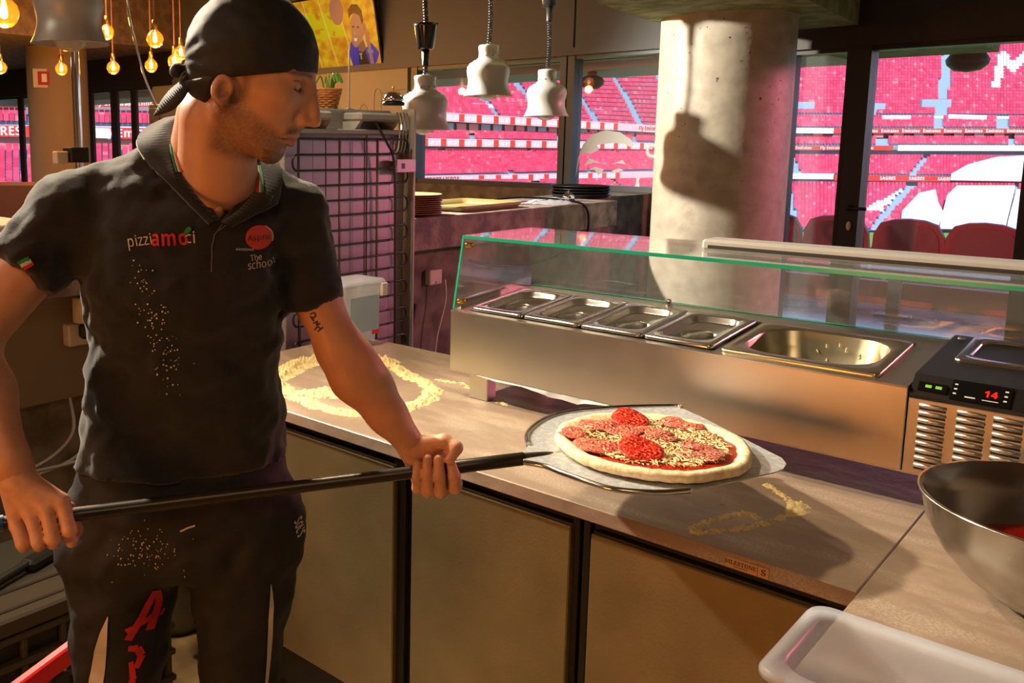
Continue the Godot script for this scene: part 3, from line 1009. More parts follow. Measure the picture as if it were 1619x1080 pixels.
	tier(s, Vector3(-55.5766, 6.3872, -149.7833), Vector3(-18.1875, 6.2463, -186.2861), Vector3(-64.742, 23.2441, -171.5814), Vector3(-22.3557, 23.425, -212.9629), 30, [[0.09, 0.12, 0.012], [0.37, 0.345, 0.012], [0.585, 0.62, 0.016], [0.92, 0.93, 0.01]], seats, 5, PackedVector2Array([Vector2(0.74, 0.27), Vector2(0.765, 0.27), Vector2(0.785, 0.50), Vector2(0.80, 0.44), Vector2(0.815, 0.44), Vector2(0.85, 0.55), Vector2(0.86, 0.27), Vector2(0.885, 0.27), Vector2(0.87, 0.68), Vector2(0.845, 0.68), Vector2(0.808, 0.54), Vector2(0.785, 0.68), Vector2(0.768, 0.68)]))
	tier(s, Vector3(-54.7078, 4.128, -147.8365), Vector3(-17.7656, 4.1883, -183.9029), Vector3(-55.5519, 5.8827, -149.8075), Vector3(-18.1525, 5.8426, -186.3203), 5, [[0.12, 0.12, 0.016], [0.33, 0.35, 0.02], [0.58, 0.58, 0.016], [0.78, 0.78, 0.018]], seats, 6)
	tier(s, Vector3(-54.1962, 1.4238, -146.9384), Vector3(-17.4094, 1.484, -182.8531), Vector3(-54.6293, 2.5267, -147.9131), Vector3(-17.6268, 2.5871, -184.0384), 3, [[0.1, 0.1, 0.01], [0.4, 0.4, 0.02], [0.8, 0.8, 0.01]], seats, 7)
	tier(s, Vector3(-51.3236, -3.0499, -139.9601), Vector3(-16.1524, -3.1837, -174.2975), Vector3(-53.7248, -0.4612, -146.0011), Vector3(-17.1157, -0.5007, -181.7423), 9, [[0.14, 0.12, 0.012], [0.5, 0.54, 0.012]], seats, 8)
	tier(s, Vector3(-44.1814, -9.565, -121.777), Vector3(-13.3748, -9.9371, -151.8533), Vector3(-50.8762, -4.4446, -138.9993), Vector3(-15.9015, -4.6733, -173.1449), 18, [[0.13, 0.10, 0.016], [0.38, 0.5, 0.016], [0.76, 0.82, 0.01]], seats, 9, PackedVector2Array([Vector2(0.35, 0.35), Vector2(0.46, 0.85), Vector2(0.47, 0.6), Vector2(0.41, 0.45), Vector2(0.42, 0.3)]))
	b = strip(s, "banner", Vector3(-54.5363, 3.7222, -147.4449), Vector3(-17.6903, 3.8821, -183.4174), 0.75, M.banner_red)
	letters(b, s, "Emirates", Vector3(-54.5363, 3.7222, -147.4449), Vector3(-17.6903, 3.8821, -183.4174), 0.5, 0.36, 0.065, 9, M.white_paint)
	strip(s, "white_banner", Vector3(-54.4677, 3.8686, -147.2324), Vector3(-45.2245, 3.7593, -156.2565), 0.85, M.banner_white)
	strip(s, "suite_wall", Vector3(-54.8057, 3.0317, -148.2999), Vector3(-17.728, 3.1927, -184.4986), 1.3, M.dark_glass)
	for i in 16:
		var u := i / 16.0
		strip(s, "suite_panel", Vector3(-54.6539, 3.0276, -147.8891).lerp(Vector3(-17.6789, 3.1882, -183.9875), u), Vector3(-54.6539, 3.0276, -147.8891).lerp(Vector3(-17.6789, 3.1882, -183.9875), u + 0.03), 0.7, [M.suite_rose, M.suite_teal, M.suite_grey][(i * 5) % 3], 0.1)
	b = strip(s, "banner", Vector3(-53.9897, 1.0762, -146.4413), Vector3(-38.0259, 1.0959, -162.0266), 0.75, M.banner_red)
	letters(b, s, "Fly Emirates", Vector3(-53.9897, 1.0762, -146.4413), Vector3(-38.0259, 1.0959, -162.0266), 0.45, 0.12, 0.22, 4, M.white_paint)
	strip(s, "white_banner", Vector3(-37.4508, 1.0984, -162.5881), Vector3(-17.3184, 1.1363, -182.2432), 0.9, M.banner_white)
	strip(s, "suite_wall", Vector3(-53.9811, 0.1291, -146.5894), Vector3(-17.2485, 0.1893, -182.4511), 1.2, M.dark_glass)
	b = strip(s, "banner", Vector3(-42.1855, -3.3758, -148.1827), Vector3(-16.0516, -3.6438, -173.6971), 0.85, M.banner_red)
	letters(b, s, "SAGRES", Vector3(-42.1855, -3.3758, -148.1827), Vector3(-16.0516, -3.6438, -173.6971), 0.5, 0.1, 0.12, 4, M.white_paint)
	strip(s, "white_banner", Vector3(-51.1302, -3.1283, -139.4501), Vector3(-42.3341, -3.1854, -148.0377), 0.85, M.banner_white)
	strip(s, "suite_wall", Vector3(-51.1164, -4.184, -139.6033), Vector3(-16.0054, -4.3177, -173.882), 1.1, M.dark_glass)
	for cv in [[Vector3(-29.522, -3.6913, -160.1267), Vector3(-28.2493, -2.32, -164.5837), Vector3(-25.6644, -1.1969, -170.6012), Vector3(-22.5587, -0.994, -174.1923), Vector3(-16.8802, -0.9692, -179.7361), Vector3(-15.9913, -3.9185, -173.3367)], [Vector3(-30.8657, -8.3124, -138.9697), Vector3(-31.0684, -6.2335, -148.5546), Vector3(-29.7583, -5.7662, -151.93), Vector3(-28.254, -7.2579, -146.5507), Vector3(-26.8462, -8.3812, -142.8939), Vector3(-25.6353, -9.1989, -140.722), Vector3(-27.1983, -9.453, -137.7985)], [Vector3(-26.1919, -9.43, -138.5015), Vector3(-27.913, -6.508, -149.9582), Vector3(-27.879, -5.2843, -155.8611), Vector3(-21.7555, -5.2575, -161.8395), Vector3(-19.951, -9.4025, -144.5945)], [Vector3(-21.3309, -5.7292, -160.1577), Vector3(-15.1424, -5.7021, -166.1994), Vector3(-13.3359, -9.5417, -151.0527), Vector3(-19.8244, -9.4861, -144.7181)]]:
		# white covers stretched over seat blocks: thin slabs lying on the seat backs
		var st := new_st()
		st.set_smooth_group(-1)
		var inv := s.transform.affine_inverse()
		var up := Vector3(0, 1.0, 0)
		var c := Vector3.ZERO
		for p in cv:
			c += p
		c /= cv.size()
		for i in cv.size():
			var p: Vector3 = cv[i]
			var q: Vector3 = cv[(i + 1) % cv.size()]
			tri3(st, inv * (c + up), inv * (p + up), inv * (q + up))
			quad(st, inv * p, inv * q, inv * (q + up), inv * (p + up))
		obj("white_cover", st, M.tarpaulin, s)
	for v in [Vector3(-50.5258, 6.9512, -156.112), Vector3(-34.7468, 7.4455, -172.2157), Vector3(-42.2552, 6.784, -164.1865)]:
		strip(s, "entrance_wall", v + Vector3(-1.7, 0.2, 1.7), v + Vector3(1.7, 0.2, -1.7), 2.6, M.tier_concrete, 0.6)
		strip(s, "entrance_roof", v + Vector3(-1.4, 1.3, 1.0), v + Vector3(1.0, 1.3, -1.4), 0.6, M.banner_red, 0.6)
		strip(s, "entrance_opening", v + Vector3(-1.2, 0.0, 0.8), v + Vector3(0.8, 0.0, -1.2), 1.7, M.dark_glass, 0.3)
	strip(s, "walkway_wall", Vector3(-40.3579, 5.9298, -163.8028), Vector3(-37.0729, 5.944, -167.0098), 0.7, M.banner_white)
	strip(s, "walkway_wall", Vector3(-32.7077, 6.164, -171.2716), Vector3(-28.3137, 5.9819, -175.5615), 0.7, M.banner_white)
	lay_seats(s, seats)
	# ---- far corner stand, seen through the dining room windows
	s = thing("stadium_stand", "red corner stand seen through the dining room windows beyond the pillar", "stadium stand", Vector3(-74.4402, -2.6368, -39.1286))
	seats = []
	tier(s, Vector3(-82.713, 3.2056, -33.847), Vector3(-73.9429, 3.0836, -50.7945), Vector3(-85.6933, 4.3241, -35.13), Vector3(-76.4462, 4.0807, -52.5432), 4, [[0.3, 0.3, 0.01]], seats, 10)
	tier(s, Vector3(-66.7818, -1.9224, -27.0397), Vector3(-60.5912, -2.1871, -41.4689), Vector3(-80.7943, 0.8819, -32.9251), Vector3(-72.3023, 0.8928, -49.6011), 12, [[0.25, 0.3, 0.012], [0.7, 0.75, 0.012]], seats, 11)
	b = strip(s, "banner", Vector3(-84.6501, 5.1032, -34.751), Vector3(-75.5797, 5.4821, -51.9916), 0.7, M.banner_red)
	letters(b, s, "Fly Emirates", Vector3(-84.6501, 5.1032, -34.751), Vector3(-75.5797, 5.4821, -51.9916), 0.5, 0.7, 0.16, 2, M.white_paint)
	strip(s, "suite_wall", Vector3(-86.1846, 4.6355, -35.3491), Vector3(-76.8557, 4.6637, -52.8422), 1.2, M.suite_grey)
	b = strip(s, "banner", Vector3(-81.7286, 2.6235, -33.4105), Vector3(-73.115, 2.4016, -50.2053), 1.05, M.banner_red)
	letters(b, s, "SAGRES", Vector3(-81.7286, 2.6235, -33.4105), Vector3(-73.115, 2.4016, -50.2053), 0.85, 0.16, 0.4, 1, M.white_paint)
	letters(b, s, "Fly Emirates", Vector3(-81.7286, 2.6235, -33.4105), Vector3(-73.115, 2.4016, -50.2053), 0.8, 0.79, 0.2, 2, M.white_paint)
	strip(s, "white_banner", Vector3(-77.0554, 2.528, -37.6935), Vector3(-76.7298, 2.5294, -38.0113), 1.05, M.banner_white)
	strip(s, "white_banner", Vector3(-75.826, 2.4645, -43.0863), Vector3(-75.002, 2.4153, -44.4498), 0.95, M.banner_white)
	strip(s, "suite_wall", Vector3(-82.2821, 1.495, -33.5689), Vector3(-73.5532, 1.4309, -50.4762), 1.3, M.suite_rose)
	lay_seats(s, seats)
	# ---- terrace: a low red kerb, one row of folding seats on a beam, two outdoor lamps
	struct("trim_9", box_st(Vector3(-17, 0, -10.25), Vector3(6, 0.22, -10.05)), M.red_paint, "low red kerb at the terrace edge")
	terrace_seats()
	added_flood()
	dome_lamp(Vector3(-4.3792, 2.1599, -7.7436), 0.115, "dark round outdoor lamp under the soffit beside the window mullion")
	dome_lamp(Vector3(-1.5863, 2.2598, -8.7932), 0.155, "larger dark round outdoor lamp hanging outside the terrace door")

func dome_lamp(at: Vector3, r: float, label: String):
	var t := thing("outdoor_lamp", label, "outdoor lamp", at)
	obj("dome", lathe_st([Vector2(0.001, -r * 0.6), Vector2(r * 0.6, -r * 0.5), Vector2(r * 0.92, -r * 0.22), Vector2(r, 0.05 * r), Vector2(r * 0.8, r * 0.36), Vector2(r * 0.4, r * 0.55), Vector2(0.001, r * 0.6)], 28), M.black_metal, t)
	obj("bracket", lathe_st([Vector2(0.04, r * 0.5), Vector2(0.05, r * 0.8), Vector2(0.025, r * 0.85), Vector2(0.025, 2.95 - at.y)], 12), M.red_paint, t)

func terrace_seats():
	mat("seat_shell", rgb8(150, 18, 30), 0.45)
	mat("seat_pad", rgb8(128, 16, 30), 0.7)
	mat("beam_paint", rgb8(190, 190, 190), 0.4)
	# the beam that carries the row
	var bm := thing("seat_beam", "pale steel beam on floor posts carrying the terrace seats", "beam", Vector3(-1.9, 0, -9.36))
	obj("rail", box_st(Vector3(-3.2, 0.33, -0.05), Vector3(3.2, 0.42, 0.05), 0.01), M.beam_paint, bm)
	for x in [-2.2, -0.18, 1.5]:
		obj("post", box_st(Vector3(x - 0.05, 0.0, -0.04), Vector3(x + 0.05, 0.33, 0.04)), M.frame_grey, bm)
		obj("foot_plate", box_st(Vector3(x - 0.14, 0.0, -0.1), Vector3(x + 0.14, 0.015, 0.1)), M.frame_grey, bm)
	var names := ["red terrace chair nearest the concrete column", "red terrace chair half hidden by the door post", "wide red terrace chair in the middle of the door pane", "red terrace chair at the picture's right edge behind the door"]
	var xs := [Vector3(-3.1066, 0.506, -9.3), Vector3(-2.5332, 0.5566, -9.3), Vector3(-1.9449, 0.6086, -9.3), Vector3(-1.3889, 0.6578, -9.3)]
	var first: Node3D
	for i in 4:
		var s: Node3D
		if i == 0:
			s = thing("terrace_chair", names[0], "chair", Vector3(xs[0].x, 0, -9.36), 0.0, "folding seats on the terrace")
			first = s
			# back seen from behind: a rounded shell, thicker at the rim
			var prof := [Vector2(-0.27, 0.43), Vector2(-0.285, 0.62), Vector2(-0.272, 0.80), Vector2(-0.22, 0.90), Vector2(-0.12, 0.935), Vector2(0, 0.945), Vector2(0.12, 0.935), Vector2(0.22, 0.90), Vector2(0.272, 0.80), Vector2(0.285, 0.62), Vector2(0.27, 0.43)]
			obj("backrest", prism_st(PackedVector2Array(prof), 0.05, Transform3D(Basis(Vector3.RIGHT, deg_to_rad(8)), Vector3(0, 0.0, 0.16))), M.seat_shell, s)
			var inner := PackedVector2Array()
			for p in prof:
				inner.append(Vector2(p.x * 0.86, 0.65 + (p.y - 0.65) * 0.84))
			obj("back_panel", prism_st(inner, 0.012, Transform3D(Basis(Vector3.RIGHT, deg_to_rad(8)), Vector3(0, 0.0, 0.208))), M.seat_pad, s)
			obj("seat_pan", box_st(Vector3(-0.23, 0.45, -0.34), Vector3(0.23, 0.53, 0.12), 0.03), M.seat_shell, s)
			for x in [-0.16, 0.16]:
				obj("clamp", box_st(Vector3(x - 0.035, 0.421, -0.06), Vector3(x + 0.035, 0.45, 0.19), 0.01), M.black_metal, s)
			for x in [-0.272, 0.272]:
				obj("armrest", box_st(Vector3(x - 0.022, 0.60, -0.22), Vector3(x + 0.022, 0.64, 0.14), 0.01), M.black_metal, s)
		else:
			s = copy_of(first, names[i], "folding seats on the terrace")
			s.position = Vector3(xs[i].x, 0, -9.36)

func added_flood():
	# unseen pink floodlight added to tint the fridge back, bar front and column
	var t := thing("added_floodlight", "unseen rosy floodlight added under the terrace slab outside the glazing", "floodlight", Vector3(2.6, 2.5, -8.6))
	var b := Basis.looking_at((Vector3(-2.25, 1.2, -2.6) - t.position).normalized())
	var st := new_st()
	add_box(st, Vector3(-0.16, -0.11, 0.0), Vector3(0.16, 0.11, 0.09), Transform3D(b, Vector3.ZERO), 0.01)
	obj("housing", st, M.black_metal, t)
	st = new_st()
	add_box(st, Vector3(-0.14, -0.09, -0.004), Vector3(0.14, 0.09, 0.0), Transform3D(b, Vector3.ZERO))
	obj("lamp_lens", st, M.added_pink_glow, t)
	obj("bracket", tube_st([Vector3(0, 0.05, 0.03), Vector3(0, 0.4, 0.03)], 0.015, 8), M.black_metal, t)
	var l := SpotLight3D.new()
	l.name = "added_flood_light"
	t.add_child(l)
	l.basis = b
	l.position = b * Vector3(0, 0, -0.02)
	l.light_color = Color(1.0, 0.50, 0.60)
	l.light_energy = 34.0
	l.light_size = 0.1
	l.spot_angle = 42.0
	l.spot_angle_attenuation = 0.7
	l.spot_range = 40.0
	l.spot_attenuation = 2.0
	l.shadow_enabled = true

# ---- kitchen --------------------------------------------------------------
func ring_circle(n: int, r: float, y: float, c := Vector2.ZERO) -> Array:
	var out := []
	for k in n:
		var an := TAU * (k + 0.5) / n
		out.append(Vector3(c.x + r * cos(an), y, c.y - r * sin(an)))
	return out

func shift(ring: Array, by: Vector3) -> Array:
	var out := []
	for p in ring:
		out.append(p + by)
	return out

func build_counter():
	var t := thing("worktop", "long brown stone worktop dusted with flour under the prep unit", "worktop", Vector3(-1.25, 0.9, -1.85))
	obj("slab", box_st(Vector3(-0.92, -0.03, -0.39), Vector3(0.9135, 0, 0.39), 0.002), M.worktop, t)
	var lb := obj("edge_label", box_st(Vector3(0.715, -0.027, 0.3905), Vector3(0.784, -0.009, 0.3925)), mat("label_tan", rgb8(196, 150, 104), 0.6), t)
	lb.set_meta("label", "small tan maker's sticker on the slab edge")
	var tx := obj("lettering", text_mesh("SILESTONE", 0.0068, 0.0003, true, 700), M.black_frame, lb)
	tx.position = Vector3(0.739, -0.0165, 0.3928)
	tx = obj("lettering", text_mesh("by Cosentino", 0.003, 0.0003), M.black_frame, lb)
	tx.position = Vector3(0.739, -0.0228, 0.3928)
	tx = obj("lettering", text_mesh("S", 0.011, 0.0003, true, 700, true), M.black_frame, lb)
	tx.position = Vector3(0.776, -0.018, 0.3928)
	obj("divider", box_st(Vector3(0.7665, -0.027, 0.3924), Vector3(0.7672, -0.009, 0.3929)), M.black_frame, lb)
	t = thing("worktop", "return stone worktop carrying the steel bowl and the plastic box", "worktop", Vector3(0.05, 0.9, -1.3))
	obj("slab", box_st(Vector3(-0.3855, -0.03, -0.94), Vector3(0.5, 0, 0.92), 0.002), M.worktop, t)
	obj("cabinet", box_st(Vector3(-0.36, -0.9, -0.9), Vector3(0.48, -0.03, 0.9)), M.black_frame, t)
	obj("side_panel", box_st(Vector3(-0.372, -0.8, -0.1), Vector3(-0.36, -0.07, 0.88), 0.002), M.door_steel, t)
	# refrigerated base under the long worktop
	t = thing("refrigerated_counter", "black framed refrigerated base with three brown steel doors", "counter fridge", Vector3(-1.25, 0, -1.85))
	obj("carcass", box_st(Vector3(-0.9, 0.1, -0.37), Vector3(0.9, 0.868, 0.345)), M.black_frame, t)
	obj("plinth", box_st(Vector3(-0.9, 0, -0.33), Vector3(0.9, 0.1, 0.30)), M.black_frame, t)
	for x in [-0.048, 0.4135, 0.4365]:
		obj("post", box_st(Vector3(x - 0.018 if x < 0.0 else x - 0.008, 0.1, 0.345), Vector3(x + 0.019 if x < 0.0 else x + 0.008, 0.866, 0.36), 0.002), M.black_frame, t)
	for d in [[-0.56, -0.052], [0.003, 0.409], [0.453, 0.89], [-0.89, -0.58]]:
		var o := obj("door", box_st(Vector3(d[0], 0.225, 0.345), Vector3(d[1], 0.84, 0.375), 0.0025), M.door_steel, t)
		obj("handle_lip", box_st(Vector3(d[0], 0.832, 0.352), Vector3(d[1], 0.842, 0.362)), M.steel_dark, o)

func flour_patch(label: String, lines: Array, lo: Vector2, hi: Vector2, seed_: int, cell := 0.004):
	# ridges of loose flour: height field over the worktop, kept where it rises
	var n := FastNoiseLite.new()
	n.seed = seed_
	n.frequency = 22.0
	n.fractal_octaves = 4
	var hgt := func(p: Vector2) -> float:
		var best := -1.0
		for l in lines:
			for i in l.pts.size() - 1:
				var q := Geometry2D.get_closest_point_to_segment(p, l.pts[i], l.pts[i + 1])
				var d: float = p.distance_to(q) / l.w
				best = maxf(best, l.h * exp(-d * d))
		var v := n.get_noise_2d(p.x, p.y)
		var w := n.get_noise_2d(p.x * 4.0 + 9.0, p.y * 4.0)
		var u := n.get_noise_2d(p.x * 9.0, p.y * 9.0 + 3.0)
		return best * (0.62 + 0.8 * v + 0.7 * w + 0.5 * u) - 0.0024 - 0.0012 * absf(u)
	var st := new_st()
	st.set_smooth_group(0)
	var nx := int((hi.x - lo.x) / cell)
	var ny := int((hi.y - lo.y) / cell)
	var H := []
	for j in ny + 1:
		var row := PackedFloat32Array()
		for i in nx + 1:
			row.append(hgt.call(lo + Vector2(i, j) * cell))
		H.append(row)
	for j in ny:
		for i in nx:
			if maxf(maxf(H[j][i], H[j][i + 1]), maxf(H[j + 1][i], H[j + 1][i + 1])) <= 0.0:
				continue
			var p := []
			for q in [[0, 0], [1, 0], [1, 1], [0, 1]]:
				p.append(Vector3(lo.x + (i + q[0]) * cell, maxf(H[j + q[1]][i + q[0]], -0.0012), lo.y + (j + q[1]) * cell))
			quad(st, p[0], p[3], p[2], p[1])
	var o := obj("flour", st, M.flour, self, Vector3(0, 0.9006, 0))
	stuff(o)
	tag(o, label, "flour")

func V2s(a: Array) -> PackedVector2Array:
	var o := PackedVector2Array()
	for p in a:
		o.append(Vector2(p.x, p.z))
	return o

func flour_all():
	flour_patch("ring of loose flour on the worktop behind the cook's forearm", [
		{"pts": V2s([Vector3(-1.9166, 0.9, -1.6333), Vector3(-1.8284, 0.9, -1.5974), Vector3(-1.7104, 0.9, -1.5569), Vector3(-1.62, 0.9, -1.5411), Vector3(-1.5236, 0.9, -1.5602), Vector3(-1.4574, 0.9, -1.6187), Vector3(-1.4532, 0.9, -1.6996), Vector3(-1.4648, 0.9, -1.7936), Vector3(-1.5098, 0.9, -1.8702), Vector3(-1.5727, 0.9, -1.9188), Vector3(-1.6297, 0.9, -1.93), Vector3(-1.7338, 0.9, -1.9813), Vector3(-1.8206, 0.9, -2.0169)]), "w": 0.024, "h": 0.011},
		{"pts": V2s([Vector3(-1.9166, 0.9, -1.6333), Vector3(-1.9414, 0.9, -1.6891), Vector3(-1.9846, 0.9, -1.8072), Vector3(-1.983, 0.9, -1.9007), Vector3(-1.9356, 0.9, -1.9958), Vector3(-1.8206, 0.9, -2.0169)]), "w": 0.034, "h": 0.024},
		{"pts": V2s([Vector3(-1.7311, 0.9, -1.5874), Vector3(-1.7046, 0.9, -1.6578), Vector3(-1.6335, 0.9, -1.6848)]), "w": 0.045, "h": 0.012},
		{"pts": V2s([Vector3(-1.5783, 0.9, -1.9716), Vector3(-1.5008, 0.9, -1.9906), Vector3(-1.4001, 0.9, -1.9441), Vector3(-1.2888, 0.9, -1.9034)]), "w": 0.016, "h": 0.0045}], Vector2(-2.12, -2.12), Vector2(-1.18, -1.47), 5)
	flour_patch("smear of flour on the worktop below the peel near the seam", [
		{"pts": V2s([Vector3(-0.6091, 0.9, -1.5004), Vector3(-0.6052, 0.9, -1.5648), Vector3(-0.584, 0.9, -1.6133), Vector3(-0.5622, 0.9, -1.6469)]), "w": 0.014, "h": 0.0046},
		{"pts": V2s([Vector3(-0.6031, 0.9, -1.4918), Vector3(-0.5593, 0.9, -1.5498), Vector3(-0.5269, 0.9, -1.627), Vector3(-0.5118, 0.9, -1.6968), Vector3(-0.5198, 0.9, -1.7382), Vector3(-0.5489, 0.9, -1.7738), Vector3(-0.5912, 0.9, -1.8094)]), "w": 0.011, "h": 0.0058},
		{"pts": V2s([Vector3(-0.6098, 0.9, -1.6489), Vector3(-0.575, 0.9, -1.6503), Vector3(-0.5475, 0.9, -1.6376)]), "w": 0.02, "h": 0.0036},
		{"pts": V2s([Vector3(-0.5118, 0.9, -1.6968), Vector3(-0.5026, 0.9, -1.7303), Vector3(-0.5179, 0.9, -1.7569)]), "w": 0.02, "h": 0.0052}], Vector2(-0.75, -1.92), Vector2(-0.38, -1.47), 8, 0.0025)

func gn_lid(called: String, label: String, w: float, dz: float, at: Vector3, tilt: float, group: String) -> Node3D:
	var t := thing(called, label, "pan lid", at, 0.0, group)
	t.rotation.x = tilt
	var st := new_st()
	var n := 5
	var R := []
	R.append(ring_xz(round_rect(w, dz, 0.012, n), -0.003))
	R.append(ring_xz(round_rect(w, dz, 0.012, n), 0.003))
	R.append(ring_xz(round_rect(w - 0.005, dz - 0.005, 0.011, n), 0.005))
	R.append(ring_xz(round_rect(w - 0.036, dz - 0.045, 0.034, n), 0.005))
	R.append(ring_xz(round_rect(w - 0.042, dz - 0.051, 0.032, n), 0.003))
	R.append(ring_xz(round_rect(w - 0.048, dz - 0.057, 0.030, n), -0.008))
	R.append(ring_xz(round_rect(w - 0.056, dz - 0.065, 0.028, n), -0.011))
	var c := Vector2(0, 0.018)
	R.append(ring_circle(24, w * 0.285, -0.010, c))
	R.append(ring_circle(24, w * 0.265, -0.012, c))
	R.append(ring_circle(24, w * 0.235, -0.024, c))
	R.append(ring_circle(24, 0.004, -0.027, c))
	add_loft(st, R, false, true)
	obj("lid_plate", st, M.steel_bright, t)
	var h := new_st()
	var hx := w * 0.25
	add_prism(h, PackedVector2Array([Vector2(-hx, -0.022), Vector2(hx, -0.022), Vector2(hx * 0.94, -0.010), Vector2(hx * 0.55, -0.006), Vector2(-hx * 0.55, -0.006), Vector2(-hx * 0.94, -0.010)]), 0.014, Transform3D(Basis(Vector3.UP, deg_to_rad(62)), Vector3(0, 0, 0.018)) * Transform3D(Basis(), Vector3(0, 0, -0.007)))
	obj("grip_bar", h, M.steel_bright, t)
	return t

func build_prep_unit():
	var t := thing("prep_unit", "stainless countertop pizza prep unit with a glass sneeze guard", "prep unit", Vector3(-0.7, 0.9, -1.87))
	# local: x -0.752..0.72, front z 0, back z -0.37
	var xl := -0.752
	var xs := 0.321
	var xr := 0.72
	var st := new_st()
	# front sheet with folded edge, side and bottom; open frame on top around the pans
	add_box(st, Vector3(xl, 0.073, -0.004), Vector3(xs, 0.234, 0.0), Transform3D(), 0.0015)
	add_box(st, Vector3(xl, 0.073, -0.368), Vector3(xl + 0.004, 0.236, -0.004))
	add_box(st, Vector3(xl, 0.070, -0.368), Vector3(xr, 0.074, -0.002))
	add_box(st, Vector3(xl, 0.073, -0.37), Vector3(xr, 0.262, -0.366))
	var body := obj("body_sheet", st, M.steel, t)
	var tilt := atan2(0.0785, 1.0)
	var top := Transform3D(Basis(Vector3.RIGHT, tilt), Vector3(0, 0.236, 0))
	st = new_st()
	add_box(st, Vector3(xl, -0.004, -0.022), Vector3(xs, 0.0, 0.001), top)
	add_box(st, Vector3(xl, -0.004, -0.371), Vector3(xs, 0.0, -0.305), top)
	add_box(st, Vector3(xl, -0.004, -0.305), Vector3(xl + 0.046, 0.0, -0.022), top)
	add_box(st, Vector3(0.268, -0.004, -0.305), Vector3(xs, 0.0, -0.022), top)
	add_box(st, Vector3(-0.05, -0.004, -0.305), Vector3(-0.036, 0.0, -0.022), top)
	obj("top_frame", st, M.steel, t)
	st = new_st()
	add_box(st, Vector3(xl, -0.004, -0.371), Vector3(xl + 0.012, 0.022, -0.03), top)
	obj("side_rail", st, M.steel_bright, t)
	for x in [-0.67, 0.55]:
		obj("foot", box_st(Vector3(x - 0.03, 0.0, -0.06), Vector3(x + 0.03, 0.07, -0.02), 0.002), M.steel, t)
		obj("foot", box_st(Vector3(x - 0.03, 0.0, -0.34), Vector3(x + 0.03, 0.07, -0.30), 0.002), M.steel, t)
	# torn protective film hanging from the lower edge
	st = new_st()
	st.set_smooth_group(0)
	var film := [Vector2(-0.66, 0.0), Vector2(-0.6, -0.008), Vector2(-0.52, -0.006), Vector2(-0.45, -0.02), Vector2(-0.44, -0.03), Vector2(-0.40, -0.024), Vector2(-0.36, -0.034), Vector2(-0.34, -0.018), Vector2(-0.28, -0.004)]
	for i in film.size() - 1:
		quad(st, Vector3(film[i].x, 0.072 + 0.45 * film[i].y, 0.002 + 0.004 * (i % 2)), Vector3(film[i + 1].x, 0.072 + 0.45 * film[i + 1].y, 0.002 + 0.004 * ((i + 1) % 2)), Vector3(film[i + 1].x, 0.074, -0.003), Vector3(film[i].x, 0.074, -0.003))
	obj("torn_film", st, M.grey_plastic, t)
	# compressor module on the right
	var md := obj("compressor_housing", box_st(Vector3(xs + 0.003, 0.073, -0.366), Vector3(xr, 0.216, 0.001), 0.0015), M.steel, t)
	st = new_st()
	add_prism(st, PackedVector2Array([Vector2(0.0, 0.216), Vector2(0.001, 0.222), Vector2(-0.034, 0.256), Vector2(-0.366, 0.278), Vector2(-0.366, 0.216)]), xr - xs - 0.003, Transform3D(Basis(Vector3(0, 0, 1), Vector3.UP, Vector3(-1, 0, 0)), Vector3(xr, 0, 0)))
	obj("module_top", st, M.steel_dark, t)
	# control panel on the sloping fascia
	var fz := Vector3(0, 0.034, -0.035).normalized()
	var fas := Transform3D(Basis(Vector3.RIGHT, fz, Vector3.RIGHT.cross(fz)), Vector3(0, 0.222, 0.0012))
	var cp := obj("control_panel", _boxt(Vector3(0.386, 0.004, 0.0), Vector3(0.475, 0.046, 0.003), fas), mat("panel_black", rgb8(10, 10, 11), 0.2), t)
	var dg := obj("display_digits", text_mesh("14", 0.0135, 0.0006, false, 700, true), mat("led_red", rgb8(255, 30, 20), 0.4), cp)
	M.led_red.emission_enabled = true
	M.led_red.emission = Color(1.0, 0.06, 0.03)
	M.led_red.emission_energy_multiplier = 1.6
	dg.transform = fas * Transform3D(Basis(), Vector3(0.445, 0.025, 0.0035))
	mat("panel_print", rgb8(190, 196, 196), 0.5)
	for q in [[0.392, 0.036], [0.392, 0.026], [0.392, 0.016], [0.467, 0.036], [0.467, 0.026], [0.467, 0.016]]:
		obj("key_mark", _boxt(Vector3(q[0] - 0.0025, q[1] - 0.0015, 0.003), Vector3(q[0] + 0.0025, q[1] + 0.0015, 0.0034), fas), M.panel_print, cp)
	obj("maker_mark", _boxt(Vector3(0.408, 0.011, 0.003), Vector3(0.424, 0.0135, 0.0034), fas), M.panel_print, cp)
	obj("underline", _boxt(Vector3(0.434, 0.0105, 0.003), Vector3(0.458, 0.012, 0.0034), fas), M.panel_print, cp)
	var sw := obj("rocker_switch", _boxt(Vector3(0.335, 0.012, 0.0), Vector3(0.38, 0.030, 0.004), fas), M.panel_black, t)
	for x in [0.346, 0.362]:
		obj("switch_mark", _boxt(Vector3(x, 0.018, 0.004), Vector3(x + 0.010, 0.024, 0.0045), fas), mat("mark_green", rgb8(110, 190, 60), 0.5), sw)
	for c in [0.363, 0.422, 0.476, 0.53, 0.584, 0.638]:
		for r in 9:
			var y := 0.205 - 0.0143 * r
			var lv := new_st()
			add_lathe(lv, [Vector2(0.0001, -0.0226), Vector2(0.0042, -0.021), Vector2(0.0046, 0.0), Vector2(0.0042, 0.021), Vector2(0.0001, 0.0226)], 10, Transform3D(Basis(Vector3.FORWARD, PI / 2), Vector3(c, y, 0.001)))
			var lo := obj("louver", lv, M.steel, md)
			obj("vent_slot", box_st(Vector3(c - 0.021, y - 0.0078, 0.0008), Vector3(c + 0.021, y - 0.0028, 0.0014)), M.black_frame, lo)
	# glass guard
	var gx := -0.747
